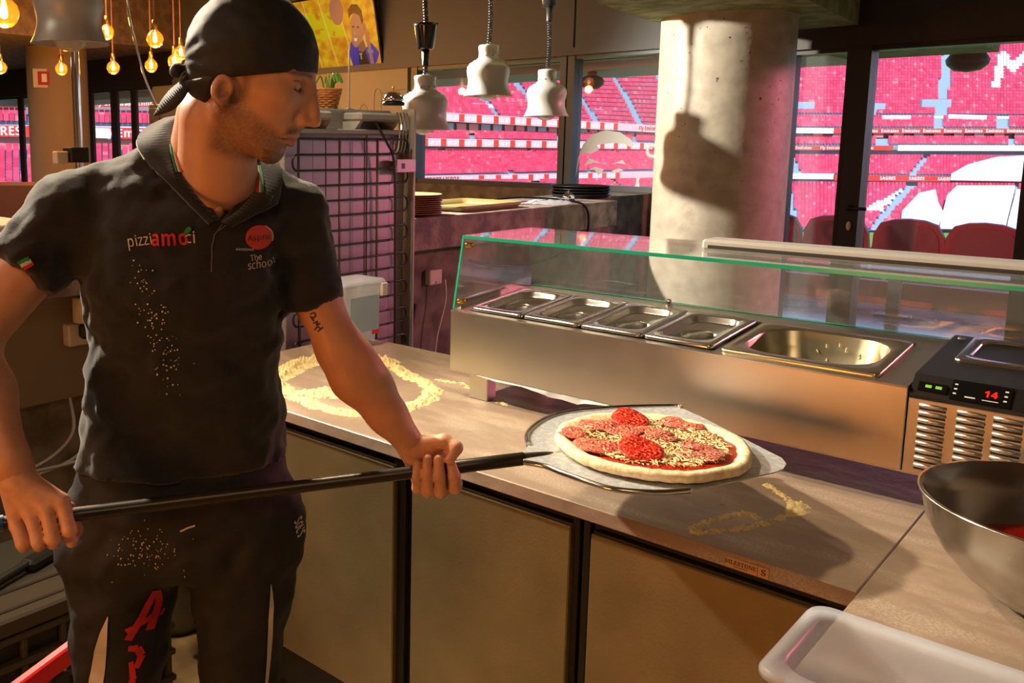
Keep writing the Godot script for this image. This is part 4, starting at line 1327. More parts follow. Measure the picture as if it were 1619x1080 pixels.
	var gr := 0.73
	var g := obj("glass_top", box_st(Vector3(gx, 0.428, -0.368), Vector3(gr, 0.436, -0.042)), M.clear_glass, t)
	obj("polished_edge", box_st(Vector3(gx, 0.4278, -0.042), Vector3(gr, 0.4362, -0.038)), M.green_glass_edge, g)
	var sp := PackedVector2Array([Vector2(-0.003, 0.240), Vector2(-0.040, 0.430), Vector2(-0.366, 0.430), Vector2(-0.366, 0.272)])
	var sb := Transform3D(Basis(Vector3(0, 0, 1), Vector3.UP, Vector3(-1, 0, 0)), Vector3(gx + 0.006, 0, 0))
	g = obj("glass_side", prism_st(sp, 0.006, sb), M.clear_glass, t)
	obj("polished_edge", prism_st(PackedVector2Array([Vector2(-0.003, 0.240), Vector2(-0.040, 0.430), Vector2(-0.0378, 0.430), Vector2(-0.0008, 0.240)]), 0.006, sb), M.green_glass_edge, g)
	g = obj("glass_side", prism_st(sp, 0.006, Transform3D(sb.basis, Vector3(gr, 0, 0))), M.clear_glass, t)
	g = obj("glass_back", box_st(Vector3(gx + 0.006, 0.268, -0.372), Vector3(gr, 0.430, -0.366)), M.clear_glass, t)
	obj("polished_edge", box_st(Vector3(gx + 0.006, 0.2665, -0.372), Vector3(gr, 0.268, -0.366)), M.green_glass_edge, g)
	for b in [Vector3(gx + 0.02, 0.41, -0.05), Vector3(gx + 0.02, 0.26, -0.02)]:
		var bt := new_st()
		add_lathe(bt, [Vector2(0.007, -0.014), Vector2(0.007, 0.006), Vector2(0.001, 0.006)], 12, Transform3D(Basis(Vector3.FORWARD, PI / 2), b))
		obj("bolt", bt, M.brass, t)
	for x in [-0.3, 0.34]:
		var bt := new_st()
		add_lathe(bt, [Vector2(0.008, 0.262), Vector2(0.008, 0.275), Vector2(0.006, 0.279), Vector2(0.001, 0.281)], 12, Transform3D(Basis(), Vector3(x, 0, -0.34)))
		obj("bolt", bt, M.chrome, t)
	# lids and pans on the sloping top
	var names := ["steel pan lid nearest the glass end panel", "second steel pan lid from the glass end panel", "third steel pan lid from the glass end panel", "steel pan lid beside the open cheese pan"]
	for i in 4:
		var lx := -1.323 + 0.1628 * i
		var p := Vector3(lx, 1.136 + 0.0785 * 0.152 + 0.006, -1.87 - 0.152)
		gn_lid("pan_lid", names[i], 0.158, 0.262, p, tilt, "lids on the prep unit")
	gn_lid("pan_lid", "dark pan lid on top of the compressor module", 0.176, 0.20, Vector3(-0.252, 1.158 + 0.0066 * 1.0 + 0.006, -2.13), 0.067, "lids on the prep unit")
	# open pan with grated cheese
	var pn := thing("food_pan", "open deep steel pan holding the last grated cheese", "food pan", Vector3(-0.585, 1.136 + 0.0785 * 0.152 + 0.003, -2.022))
	pn.rotation.x = tilt
	st = new_st()
	var R := []
	R.append(ring_xz(round_rect(0.305, 0.265, 0.012), -0.004))
	R.append(ring_xz(round_rect(0.305, 0.265, 0.012), 0.003))
	R.append(ring_xz(round_rect(0.300, 0.260, 0.012), 0.005))
	R.append(ring_xz(round_rect(0.262, 0.222, 0.075), 0.005))
	R.append(ring_xz(round_rect(0.256, 0.216, 0.075), 0.000))
	R.append(ring_xz(round_rect(0.250, 0.210, 0.075), -0.030))
	R.append(ring_xz(round_rect(0.244, 0.204, 0.073), -0.034))
	R.append(ring_xz(round_rect(0.232, 0.192, 0.068), -0.125))
	R.append(ring_xz(round_rect(0.18, 0.14, 0.05), -0.135))
	add_loft(st, R, false, true)
	obj("pan_shell", st, M.pan_steel, pn)
	mat("cheese", rgb8(240, 222, 140), 0.6)
	var rng := RandomNumberGenerator.new()
	rng.seed = 31
	st = new_st()
	for i in 60:
		var a := rng.randf() * TAU
		var q := Vector3(cos(a) * 0.095 * sqrt(rng.randf()), -0.128, sin(a) * 0.075 * sqrt(rng.randf()))
		var dirn := Vector3(rng.randf_range(-1, 1), rng.randf_range(0, 0.6), rng.randf_range(-1, 1)).normalized()
		add_tube(st, [q, q + dirn * 0.012, q + dirn * 0.022 + Vector3(0, 0.002, 0.003)], 0.0016, 5)
	for i in 40:
		var u := rng.randf_range(-0.11, 0.11)
		var q := Vector3(u, rng.randf_range(-0.12, -0.02), -0.098 if i % 2 else 0.098)
		add_tube(st, [q, q + Vector3(rng.randf_range(-0.004, 0.004), rng.randf_range(0.004, 0.012), -0.002 if i % 2 else 0.002)], 0.0014, 4)
	stuff(obj("grated_cheese", st, M.cheese, pn))
	# slotted white bar lying on the glass
	var bar := thing("slotted_bar", "white slotted aluminium bar lying along the glass top", "bar", Vector3(-0.40, 1.336, -2.08))
	obj("profile", box_st(Vector3(-0.455, 0, -0.036), Vector3(0.45, 0.026, 0.036), 0.006), M.grey_plastic, bar)
	obj("slot_line", box_st(Vector3(-0.44, 0.005, 0.0355), Vector3(0.45, 0.013, 0.0368)), M.black_frame, bar)

func _boxt(lo: Vector3, hi: Vector3, t: Transform3D) -> SurfaceTool:
	var st := new_st()
	add_box(st, lo, hi, t)
	return st

func build_bowl_and_box():
	var t := thing("mixing_bowl", "large steel mixing bowl with red tomato sauce on the return worktop", "bowl", Vector3(-0.105, 0.9, -1.61))
	var outer := [Vector2(0.001, 0.002), Vector2(0.055, 0.0), Vector2(0.09, 0.012), Vector2(0.128, 0.04), Vector2(0.158, 0.075), Vector2(0.179, 0.115), Vector2(0.189, 0.155), Vector2(0.193, 0.158), Vector2(0.193, 0.161), Vector2(0.187, 0.161), Vector2(0.176, 0.117), Vector2(0.155, 0.078), Vector2(0.125, 0.044), Vector2(0.088, 0.017), Vector2(0.055, 0.005), Vector2(0.001, 0.005)]
	obj("bowl_shell", lathe_st(outer, 64), M.bowl_steel, t)
	obj("tomato_sauce", lathe_st([Vector2(0.147, 0.070), Vector2(0.14, 0.072), Vector2(0.001, 0.072)], 48), mat("tomato", rgb8(150, 22, 10), 0.25), t)
	t = thing("storage_box", "empty translucent plastic box at the lower right corner", "plastic box", Vector3(-0.125, 0.9, -0.985))
	var st := new_st()
	var R := []
	R.append(ring_xz(round_rect(0.29, 0.145, 0.03), 0.0))
	R.append(ring_xz(round_rect(0.302, 0.155, 0.034), 0.13))
	R.append(ring_xz(round_rect(0.306, 0.159, 0.034), 0.143))
	R.append(ring_xz(round_rect(0.335, 0.187, 0.022), 0.144))
	R.append(ring_xz(round_rect(0.337, 0.189, 0.022), 0.140))
	R.append(ring_xz(round_rect(0.337, 0.189, 0.022), 0.146))
	R.append(ring_xz(round_rect(0.331, 0.183, 0.022), 0.150))
	R.append(ring_xz(round_rect(0.302, 0.155, 0.032), 0.150))
	R.append(ring_xz(round_rect(0.296, 0.149, 0.032), 0.140))
	R.append(ring_xz(round_rect(0.285, 0.140, 0.028), 0.006))
	add_loft(st, R, true, true)
	obj("box_shell", st, M.milky_plastic, t)
	# bin at the far left end of the worktop
	t = thing("flour_bin", "white translucent lidded bin on the worktop in front of the fridge back", "plastic bin", Vector3(-2.085, 0.9, -2.13))
	st = new_st()
	R = []
	R.append(ring_xz(round_rect(0.10, 0.16, 0.02), 0.0))
	R.append(ring_xz(round_rect(0.125, 0.20, 0.025), 0.20))
	R.append(ring_xz(round_rect(0.145, 0.225, 0.025), 0.20))
	R.append(ring_xz(round_rect(0.147, 0.227, 0.025), 0.215))
	R.append(ring_xz(round_rect(0.135, 0.21, 0.02), 0.222))
	add_loft(st, R, true, true)
	obj("bin_shell", st, M.milky_plastic, t)
	obj("paper_label", box_st(Vector3(0.0605, 0.05, -0.075), Vector3(0.064, 0.17, 0.065)), mat("label_blue", rgb8(168, 196, 214), 0.6), t)
	obj("red_print", box_st(Vector3(0.060, 0.035, -0.08), Vector3(0.0622, 0.062, -0.045)), M.red_light_print, t)
	obj("clip", box_st(Vector3(0.066, 0.165, -0.105), Vector3(0.078, 0.21, -0.075), 0.003), M.white_plastic, t)

func build_peel():
	var y := 1.03
	var t := thing("pizza_peel", "long handled metal pizza peel carried level by the cook", "pizza peel", Vector3(-0.8322, 1.03, -1.3028))
	var inv := t.position
	var outline := []
	for p in [Vector3(-0.8504, 1.03, -1.3123), Vector3(-0.8634, 1.03, -1.3516), Vector3(-0.8954, 1.03, -1.3951), Vector3(-0.9181, 1.03, -1.4586), Vector3(-0.9268, 1.03, -1.5303), Vector3(-0.9154, 1.03, -1.587), Vector3(-0.8855, 1.03, -1.6448), Vector3(-0.8544, 1.03, -1.6948), Vector3(-0.7855, 1.03, -1.7763), Vector3(-0.7643, 1.03, -1.7783), Vector3(-0.7093, 1.03, -1.7471), Vector3(-0.5078, 1.03, -1.6117), Vector3(-0.4922, 1.03, -1.5875), Vector3(-0.4875, 1.03, -1.558), Vector3(-0.4914, 1.03, -1.5334), Vector3(-0.5589, 1.03, -1.3475), Vector3(-0.595, 1.03, -1.3003), Vector3(-0.6451, 1.03, -1.2678), Vector3(-0.6891, 1.03, -1.2655), Vector3(-0.7394, 1.03, -1.2708), Vector3(-0.7819, 1.03, -1.2782), Vector3(-0.8183, 1.03, -1.2678)]:
		outline.append(p - inv)
	var poly := PackedVector2Array()
	for p in outline:
		poly.append(Vector2(p.x, -p.z))
	obj("blade", prism_st(poly, 0.0022, Transform3D(Basis(Vector3.RIGHT, Vector3.FORWARD, Vector3.UP), Vector3(0, -0.0011, 0))), M.peel_metal, t)
	# rolled rim round the back half
	var rim := []
	for i in [9, 8, 7, 6, 5, 4, 3, 2, 1]:
		rim.append(outline[i] + Vector3(0, 0.002, 0))
	obj("rim", tube_st(smooth_path(rim, 4), 0.005, 8), M.steel_bright, t)
	rim = []
	for i in [15, 16, 17, 18, 19, 20, 21]:
		rim.append(outline[i] + Vector3(0, 0.002, 0))
	obj("rim", tube_st(smooth_path(rim, 4), 0.005, 8), M.steel_bright, t)
	var a: Vector3 = Vector3(-0.8361, 1.027, -1.2969) - inv
	var b: Vector3 = Vector3(-1.2413, 1.023, -0.5211) - inv
	var d := (b - a).normalized()
	obj("socket", tube_st([a - d * 0.075, a - d * 0.03, a, a + d * 0.02], [0.004, 0.009, 0.0105, 0.0105], 14), M.steel_bright, t)
	obj("shaft", tube_st([a + d * 0.002, a + d * 0.14, a + d * 0.141, b], [0.0118, 0.0118, 0.0106, 0.0106], 16), M.shaft_dark, t)
	obj("end_cap", tube_st([b - d * 0.012, b + d * 0.02, b + d * 0.028], [0.0125, 0.0125, 0.006], 14), mat("cap_blue", rgb8(20, 60, 110), 0.4), t)
	# pizza
	var c := Vector3(-0.6889, 1.04, -1.4802)
	var z := thing("pizza", "raw pizza with salami, cheese and tomato sauce on the peel", "pizza", Vector3(c.x, 1.0325, c.z))
	var n := FastNoiseLite.new()
	n.seed = 4
	n.frequency = 1.2
	var wob := func(an: float) -> float:
		return 1.0 + 0.035 * n.get_noise_2d(cos(an) * 1.4, sin(an) * 1.4)
	var st := new_st()
	var prof := [[0.150, 0.0], [0.165, 0.004], [0.170, 0.011], [0.1675, 0.018], [0.161, 0.022], [0.153, 0.021], [0.146, 0.016], [0.135, 0.012], [0.001, 0.011]]
	st.set_smooth_group(1)
	var rings := []
	for q in prof:
		var ring := []
		for k in 96:
			var an := TAU * k / 96.0
			var lump := 0.0018 * n.get_noise_2d(cos(an) * 9.0 + q[0] * 30.0, sin(an) * 9.0)
			ring.append(Vector3(q[0] * wob.call(an) * cos(an), q[1] + (lump if q[1] > 0.003 else 0.0), -q[0] * wob.call(an) * sin(an)))
		rings.append(ring)
	add_loft(st, rings)
	obj("dough", st, M.dough, z)
	st = new_st()
	rings = []
	for q in [[0.146, 0.0135], [0.142, 0.0160], [0.09, 0.0150], [0.001, 0.0148]]:
		var ring := []
		for k in 96:
			var an := TAU * k / 96.0
			var w2 := 1.0 + 0.06 * n.get_noise_2d(cos(an) * 4.0 + 5.0, sin(an) * 4.0)
			ring.append(Vector3(q[0] * w2 * cos(an), q[1], -q[0] * w2 * sin(an)))
		rings.append(ring)
	add_loft(st, rings)
	obj("sauce", st, M.pizza_sauce, z)
	# salami slices: place on the pizza, radius, lean, fold
	var rng := RandomNumberGenerator.new()
	rng.seed = 12
	for s in [[Vector3(-0.7442, 1.052, -1.3771), 0.039, 0.06, 0], [Vector3(-0.6658, 1.055, -1.3932), 0.037, -0.30, 1], [Vector3(-0.7482, 1.05, -1.4889), 0.036, 0.05, 0], [Vector3(-0.7606, 1.055, -1.5398), 0.034, -0.30, 1], [Vector3(-0.7046, 1.052, -1.5137), 0.034, 0.1, 0], [Vector3(-0.6875, 1.052, -1.604), 0.040, -0.12, 0], [Vector3(-0.5954, 1.056, -1.4727), 0.040, 0.14, 2], [Vector3(-0.7965, 1.05, -1.4826), 0.035, 0.08, 0], [Vector3(-0.6801, 1.052, -1.5081), 0.030, -0.1, 2], [Vector3(-0.6111, 1.058, -1.504), 0.030, -0.2, 2], [Vector3(-0.8074, 1.05, -1.4097), 0.026, 0.05, 0]]:
		var p: Vector3 = s[0] - z.position
		st = new_st()
		rings = []
		var R: float = s[1]
		var turn := rng.randf() * TAU
		for q in [[1.0, -0.0012], [1.03, 0.0], [1.0, 0.0012], [0.6, 0.0016], [0.001, 0.0014]]:
			var ring := []
			for k in 40:
				var an := TAU * k / 40.0
				var wv: float = 0.0022 * sin(an * 3.0 + turn) * q[0]
				var x: float = R * q[0] * cos(an)
				var zz: float = -R * q[0] * sin(an)
				var fold := 0.0
				if s[3] == 1:
					fold = 0.0
				ring.append(Vector3(x, q[1] + wv - fold, zz))
			rings.append(ring)
		add_loft(st, rings)
		var o := obj("salami_slice", st, [M.salami, M.salami_red, M.salami_dark][s[3]], z)
		o.position = Vector3(p.x, 0.0205 + (0.009 if s[3] == 1 else 0.0025 * rng.randf()), p.z)
		# folded slices lean up toward the camera side
		o.basis = Basis(Vector3(0.7155, 0, -0.6986).normalized(), -s[2]) if s[3] == 1 else Basis(Vector3(0.7, 0, 0.7).normalized(), s[2] * 0.5)
	# cheese shreds and pepper
	var mm := MultiMesh.new()
	mm.transform_format = MultiMesh.TRANSFORM_3D
	st = new_st()
	add_tube(st, smooth_path([Vector3(-0.007, 0, 0), Vector3(-0.002, 0.0014, 0.0012), Vector3(0.003, 0.0006, -0.001), Vector3(0.008, 0, 0.0006)], 2), 0.0011, 5)
	mm.mesh = done(st)
	mm.instance_count = 1500
	for i in 1500:
		var a2 := rng.randf() * TAU
		var r := 0.128 * pow(rng.randf(), 0.55)
		var b2 := Basis.from_euler(Vector3(rng.randf_range(-0.4, 0.4), rng.randf() * TAU, rng.randf_range(-0.4, 0.4))).scaled(Vector3.ONE * rng.randf_range(0.6, 1.25))
		mm.set_instance_transform(i, Transform3D(b2, Vector3(r * cos(a2), 0.0165 + rng.randf() * 0.0045, r * sin(a2))))
	var mi := MultiMeshInstance3D.new()
	mi.multimesh = mm
	mi.material_override = M.pizza_cheese
	mi.name = "cheese_shreds"
	stuff(mi)
	z.add_child(mi)
	st = new_st()
	for i in 160:
		var a3 := rng.randf() * TAU
		var r3 := 0.125 * sqrt(rng.randf())
		var p3 := Vector3(r3 * cos(a3), 0.0245, r3 * sin(a3))
		add_box(st, p3 - Vector3.ONE * 0.0008, p3 + Vector3.ONE * rng.randf_range(0.0004, 0.0011))
	stuff(obj("ground_pepper", st, mat("pepper", rgb8(52, 40, 20), 0.8), z))

func food_materials():
	var m: StandardMaterial3D
	m = mat("pan_steel", rgb8(186, 178, 148), 0.28, 1.0)
	m = mat("bowl_steel", rgb8(186, 182, 176), 0.22, 1.0)
	m = mat("milky_plastic", Color(0.86, 0.90, 0.95, 0.40), 0.32)
	m.transparency = BaseMaterial3D.TRANSPARENCY_ALPHA
	m = mat("peel_metal", rgb8(205, 208, 212), 0.45, 0.45)
	m.albedo_texture = noise_tex(0.03, 91, [[0.35, Color(0.88, 0.89, 0.90)], [0.6, Color(0.96, 0.96, 0.96)], [0.75, Color(1, 1, 0.98)]], 512, 5)
	tri(m, 4.0)
	bump(m, 0.4, 92, 0.3, 256, 1)
	m = mat("shaft_dark", rgb8(58, 52, 46), 0.35, 0.6)
	m = mat("dough", Color.WHITE, 0.75)
	m.albedo_texture = noise_tex(0.03, 93, [[0.2, rgb8(214, 192, 140)], [0.55, rgb8(236, 220, 178)], [0.85, rgb8(248, 238, 206)]], 512, 5)
	tri(m, 4.0)
	bump(m, 0.05, 94, 0.5)
	m = mat("pizza_sauce", Color.WHITE, 0.3)
	m.albedo_texture = noise_tex(0.05, 95, [[0.2, rgb8(140, 10, 6)], [0.6, rgb8(190, 22, 12)], [0.78, rgb8(214, 110, 60)]], 512, 4)
	tri(m, 5.0)
	m = mat("pizza_cheese", rgb8(246, 232, 172), 0.55)
	m = mat("salami", Color.WHITE, 0.4)
	m.albedo_texture = noise_tex(0.09, 96, [[0.34, rgb8(128, 16, 10)], [0.46, rgb8(186, 44, 26)], [0.57, rgb8(208, 84, 58)], [0.68, rgb8(246, 200, 170)]], 512, 3)
	tri(m, 4.0, false)
	m = mat("salami_red", Color.WHITE, 0.3)
	m.albedo_texture = noise_tex(0.09, 97, [[0.36, rgb8(132, 10, 6)], [0.48, rgb8(196, 24, 12)], [0.58, rgb8(222, 44, 24)], [0.68, rgb8(240, 130, 96)]], 512, 3)
	tri(m, 3.5, false)
	m = mat("salami_dark", Color.WHITE, 0.35)
	m.albedo_texture = noise_tex(0.1, 98, [[0.36, rgb8(74, 8, 6)], [0.48, rgb8(150, 26, 18)], [0.57, rgb8(196, 70, 48)], [0.67, rgb8(240, 196, 164)]], 512, 3)
	tri(m, 4.0, false)

# ---- bar, fridge, lamps -----------------------------------------------------
func heat_lamp(rim: Vector3, label: String, cord_top: float, grip: float, first: bool):
	var t := thing("heat_lamp", label, "heat lamp", rim, 0.0, "heat lamps over the bar")
	var k := 0.00351
	var pr := []
	for p in [[37.5, 0], [37, 1], [33.5, 8], [31, 16], [30.5, 24], [32, 31], [33.2, 38], [32.4, 44], [29, 49.5], [23.5, 52.5], [22.5, 54], [18.5, 54.5], [17.5, 57], [15.5, 58], [15, 66], [15.4, 71], [15.8, 74], [14.8, 77], [10, 78], [0.1, 78]]:
		pr.append(Vector2(p[0] * k, p[1] * k))
	var sh := new_st()
	var inside := [Vector2(0.001, 46 * k), Vector2(28 * k, 46 * k), Vector2(31.5 * k, 38 * k), Vector2(29 * k, 24 * k), Vector2(30 * k, 14 * k), Vector2(36 * k, 0.0)]
	add_lathe(sh, inside + pr, 48)
	var shade := obj("shade", sh, M.lamp_aluminium, t)
	for i in 9:
		var an := TAU * i / 9.0 + 0.2
		var v := new_st()
		add_lathe(v, [Vector2(0.0035, 0.0), Vector2(0.0035, 0.001), Vector2(0.0001, 0.001)], 8, Transform3D(Basis(Vector3(cos(an + PI / 2), 0, -sin(an + PI / 2)), Vector3(cos(an), 0, -sin(an)), Vector3.UP), Vector3(cos(an) * 0.0545, 61 * k, -sin(an) * 0.0545)))
		obj("vent_hole", v, M.black_rubber, shade)
	obj("bulb", lathe_st([Vector2(0.001, -7 * k), Vector2(7 * k, -6.2 * k), Vector2(13 * k, -3.5 * k), Vector2(16.5 * k, 2 * k), Vector2(15 * k, 10 * k), Vector2(6 * k, 22 * k), Vector2(5 * k, 40 * k)], 28), M.lamp_bulb, t)
	# coiled cord
	var path := []
	var y0 := 78 * k
	var turns := int((cord_top - y0) / 0.014)
	for i in turns * 8 + 1:
		var an := TAU * i / 8.0
		path.append(Vector3(cos(an) * 0.009 + 0.008 * sin(i * 0.02), y0 + (cord_top - y0) * i / (turns * 8.0), sin(an) * 0.009))
	obj("coiled_cord", tube_st(path, 0.0052, 5), M.cord_black, t)
	if grip > 0.0:
		obj("grip_cone", lathe_st([Vector2(0.001, grip), Vector2(0.04, grip), Vector2(0.043, grip + 0.01), Vector2(0.06, grip + 0.11), Vector2(0.062, grip + 0.125), Vector2(0.001, grip + 0.125)], 24), M.grip_gloss, t)
		obj("grip_neck", lathe_st([Vector2(0.016, grip - 0.08), Vector2(0.02, grip), Vector2(0.001, grip)], 14), M.black_rubber, t)

func build_bar():
	var m: StandardMaterial3D
	m = mat("lamp_bulb", Color(0.85, 0.85, 0.82, 0.45), 0.1)
	m.transparency = BaseMaterial3D.TRANSPARENCY_ALPHA
	mat("cord_black", rgb8(34, 34, 36), 0.4)
	mat("grip_gloss", rgb8(26, 26, 28), 0.15)
	var t := thing("bar_shelf", "thick grey-brown concrete bar shelf running along the parapet", "bar shelf", Vector3(-3.25, 1.03, -2.5))
	obj("slab", box_st(Vector3(-0.35, 0, -3.07), Vector3(0.33, 0.17, 3.4), 0.004), M.bar_concrete, t)
	t = thing("serving_ledge", "white raised serving ledge on the bar behind the cook's shoulder", "ledge", Vector3(-3.25, 1.2, -0.7))
	obj("board", box_st(Vector3(-0.3, 0, -0.78), Vector3(0.31, 0.1, 1.2), 0.006), M.white_plastic, t)
	# panel below with sockets, a paper roll and cables
	t = thing("wall_board", "brown-grey board under the bar behind the cook", "board", Vector3(-3.14, 0.6, -1.5))
	obj("board", box_st(Vector3(0, 0, -0.9), Vector3(0.03, 0.42, 1.6)), M.panel_olive, t)
	t = thing("paper_roll", "white paper roll fixed under the serving ledge", "paper roll", Vector3(-3.04, 0.905, -1.665))
	obj("roll", lathe_st([Vector2(0.018, 0.0), Vector2(0.042, 0.0), Vector2(0.045, 0.004), Vector2(0.045, 0.092), Vector2(0.042, 0.096), Vector2(0.018, 0.096)], 28), M.cream_box, t)
	obj("core", lathe_st([Vector2(0.012, 0.0), Vector2(0.012, 0.115)], 12), M.brown_leather, t)
	t = thing("socket_box", "white wall socket box with a black plug below the paper roll", "socket box", Vector3(-3.11, 0.81, -1.66))
	obj("box", box_st(Vector3(0, 0, -0.055), Vector3(0.05, 0.085, 0.055), 0.006), M.cream_box, t)
	obj("plug", box_st(Vector3(0.05, 0.03, -0.05), Vector3(0.09, 0.09, 0.02), 0.012), M.black_rubber, t)
	for i in 3:
		var o := Vector3(-3.02 + 0.02 * i, 0, 0)
		var pts: Array = [[Vector3(-0.08, 0.6, -1.62), Vector3(0.01, 0.5, -1.58), Vector3(0, 0.42, -1.5), Vector3(0, 0.38, -1.36)], [Vector3(-0.1, 0.62, -1.72), Vector3(0.01, 0.5, -1.68), Vector3(0, 0.4, -1.58), Vector3(0, 0.37, -1.42)], [Vector3(0, 0.45, -1.78), Vector3(0, 0.4, -1.66), Vector3(0, 0.39, -1.52), Vector3(0, 0.40, -1.36)]][i]
		var pp := []
		for q in pts:
			pp.append(q + o)
		var c := obj("grey_cable", tube_st(smooth_path(pp, 6), 0.007, 6), M.grey_plastic)
		tag(c, ["grey cable hanging nearest the cook's wrist under the bar", "second grey cable looping under the bar", "grey cable lying flat across the other two under the bar"][i], "cable", "grey cables under the bar")
	# pole and bowed tube
	t = thing("steel_pole", "thin chrome pole standing on the bar behind the nearest heat lamp", "pole", Vector3(-3.3, 1.3394, -1.8093))
	t.position.y = 1.2
	obj("pole", lathe_st([Vector2(0.0165, 0.0), Vector2(0.0165, 2.1)], 16), M.chrome, t)
	obj("collar", box_st(Vector3(-0.04, 0.3, -0.03), Vector3(0.03, 0.36, 0.05), 0.004), M.black_metal, t)
	obj("switch_plate", box_st(Vector3(-0.03, 0.295, 0.05), Vector3(0.01, 0.345, 0.10), 0.004), M.cream_box, t)
	var cb := obj("bowed_cable", tube_st(smooth_path([Vector3(-3.1514, 2.1809, -1.9545), Vector3(-3.1418, 2.0609, -1.9639), Vector3(-3.1421, 1.9539, -1.9916), Vector3(-3.1488, 1.8455, -2.0269), Vector3(-3.1611, 1.7325, -2.0848)], 6), 0.0055, 6), M.chrome)
	tag(cb, "thin pale bowed cable hanging left of the cook's head", "cable")
	# heat lamps in a line over the bar
	heat_lamp(Vector3(-2.92, 1.9179, -1.5847), "nearest heat lamp, large and cut by the top left edge", 1.36, 0.0, true)
	heat_lamp(Vector3(-2.92, 1.646, -3.5157), "heat lamp with a black grip cone, partly behind the fridge corner", 1.63, 0.40, false)
	heat_lamp(Vector3(-2.92, 1.8368, -4.0503), "middle heat lamp hanging in front of the tall window", 1.45, 0.0, false)
	heat_lamp(Vector3(-2.92, 1.7416, -4.6406), "heat lamp nearest the window mullion, its shadow on the column", 1.55, 0.63, false)
	# things on the bar
	plates()
	var tr := thing("serving_tray", "shallow olive serving tray lying on the bar beside the plates", "tray", Vector3(-3.22, 1.2, -4.25), 0.0)
	tr.rotation.y = 0.05
	var st := new_st()
	var R := []
	R.append(ring_xz(round_rect(0.40, 0.60, 0.03), 0.0))
	R.append(ring_xz(round_rect(0.45, 0.66, 0.04), 0.035))
	R.append(ring_xz(round_rect(0.44, 0.65, 0.04), 0.037))
	R.append(ring_xz(round_rect(0.40, 0.61, 0.03), 0.006))
	add_loft(st, R, true, true)
	obj("tray_shell", st, M.wood_tray, tr)
	call_bell(Vector3(-3.12, 1.2, -5.27), "chrome call bell on the bar in front of the black pans")
	call_bell(Vector3(-2.36, 1.7266, -2.6494), "chrome call bell on top of the fridge")
	var bag := obj("plastic_bag", _bag(), M.bag_film, self, Vector3(-3.08, 1.2, -5.0))
	tag(bag, "crumpled clear plastic sheet on the bar beside the cable", "plastic sheet")
	var cable := obj("power_cable", tube_st(smooth_path([Vector3(-3.25, 1.235, -4.6), Vector3(-3.15, 1.245, -4.78), Vector3(-3.0, 1.225, -5.0), Vector3(-2.915, 1.19, -5.12), Vector3(-2.90, 1.08, -5.16), Vector3(-2.92, 0.95, -5.12), Vector3(-2.98, 0.87, -4.9), Vector3(-3.05, 0.84, -4.6), Vector3(-3.1, 0.86, -4.35), Vector3(-3.14, 0.9, -4.2)], 8), 0.008, 6), M.black_rubber)
	tag(cable, "black cable hanging from the bar over its front edge", "cable")
	t = thing("wall_socket", "white wall socket with a plug under the bar beside the fridge", "socket", Vector3(-3.16, 0.80, -3.88))
	obj("plate", box_st(Vector3(0, -0.01, -0.055), Vector3(0.04, 0.075, 0.055), 0.005), M.cream_box, t)
	obj("plug", lathe_st_at([Vector2(0.03, 0.0), Vector2(0.03, 0.04), Vector2(0.02, 0.05), Vector2(0.001, 0.05)], Transform3D(Basis(Vector3.FORWARD, -PI / 2), Vector3(0.04, 0.03, -0.02))), M.white_plastic, t)
	obj("cord", tube_st(smooth_path([Vector3(0.08, 0.02, -0.03), Vector3(0.085, -0.1, -0.03), Vector3(0.07, -0.3, 0.02), Vector3(0.06, -0.45, 0.03)], 5), 0.005, 6), M.white_plastic, t)
	var c2 := obj("black_hose", tube_st(smooth_path([Vector3(-3.05, 0.72, -3.62), Vector3(-3.03, 0.55, -3.55), Vector3(-3.0, 0.3, -3.45), Vector3(-2.98, 0.05, -3.4)], 5), 0.011, 6), M.black_rubber)
	tag(c2, "black hose running down beside the fridge", "hose")

func _bag() -> SurfaceTool:
	var m: StandardMaterial3D = mat("bag_film", Color(0.86, 0.88, 0.94, 0.35), 0.2)
	m.transparency = BaseMaterial3D.TRANSPARENCY_ALPHA
	var st := new_st()
	var n := FastNoiseLite.new()
	n.seed = 2
	n.frequency = 6.0
	st.set_smooth_group(0)
	for j in 14:
		for i in 14:
			var p := []
			for q in [[0, 0], [1, 0], [1, 1], [0, 1]]:
				var u: float = (i + q[0]) / 14.0 - 0.5
				var v: float = (j + q[1]) / 14.0 - 0.5
				p.append(Vector3(u * 0.3, 0.004 + maxf(0.0, 0.032 * (1.0 - 4.0 * (u * u + v * v)) + 0.014 * n.get_noise_2d(u, v)), v * 0.4))
			quad(st, p[0], p[3], p[2], p[1])
	return st

func call_bell(at: Vector3, label: String):
	var t := thing("call_bell", label, "call bell", at)
	obj("base", lathe_st([Vector2(0.001, 0), Vector2(0.043, 0.0), Vector2(0.044, 0.012), Vector2(0.03, 0.018), Vector2(0.001, 0.018)], 24), M.black_metal, t)
	obj("dome", lathe_st([Vector2(0.040, 0.018), Vector2(0.041, 0.024), Vector2(0.036, 0.038), Vector2(0.024, 0.049), Vector2(0.001, 0.054)], 24), M.chrome, t)
	obj("button", lathe_st([Vector2(0.003, 0.054), Vector2(0.003, 0.066), Vector2(0.006, 0.068), Vector2(0.005, 0.072), Vector2(0.001, 0.073)], 12), M.brass, t)

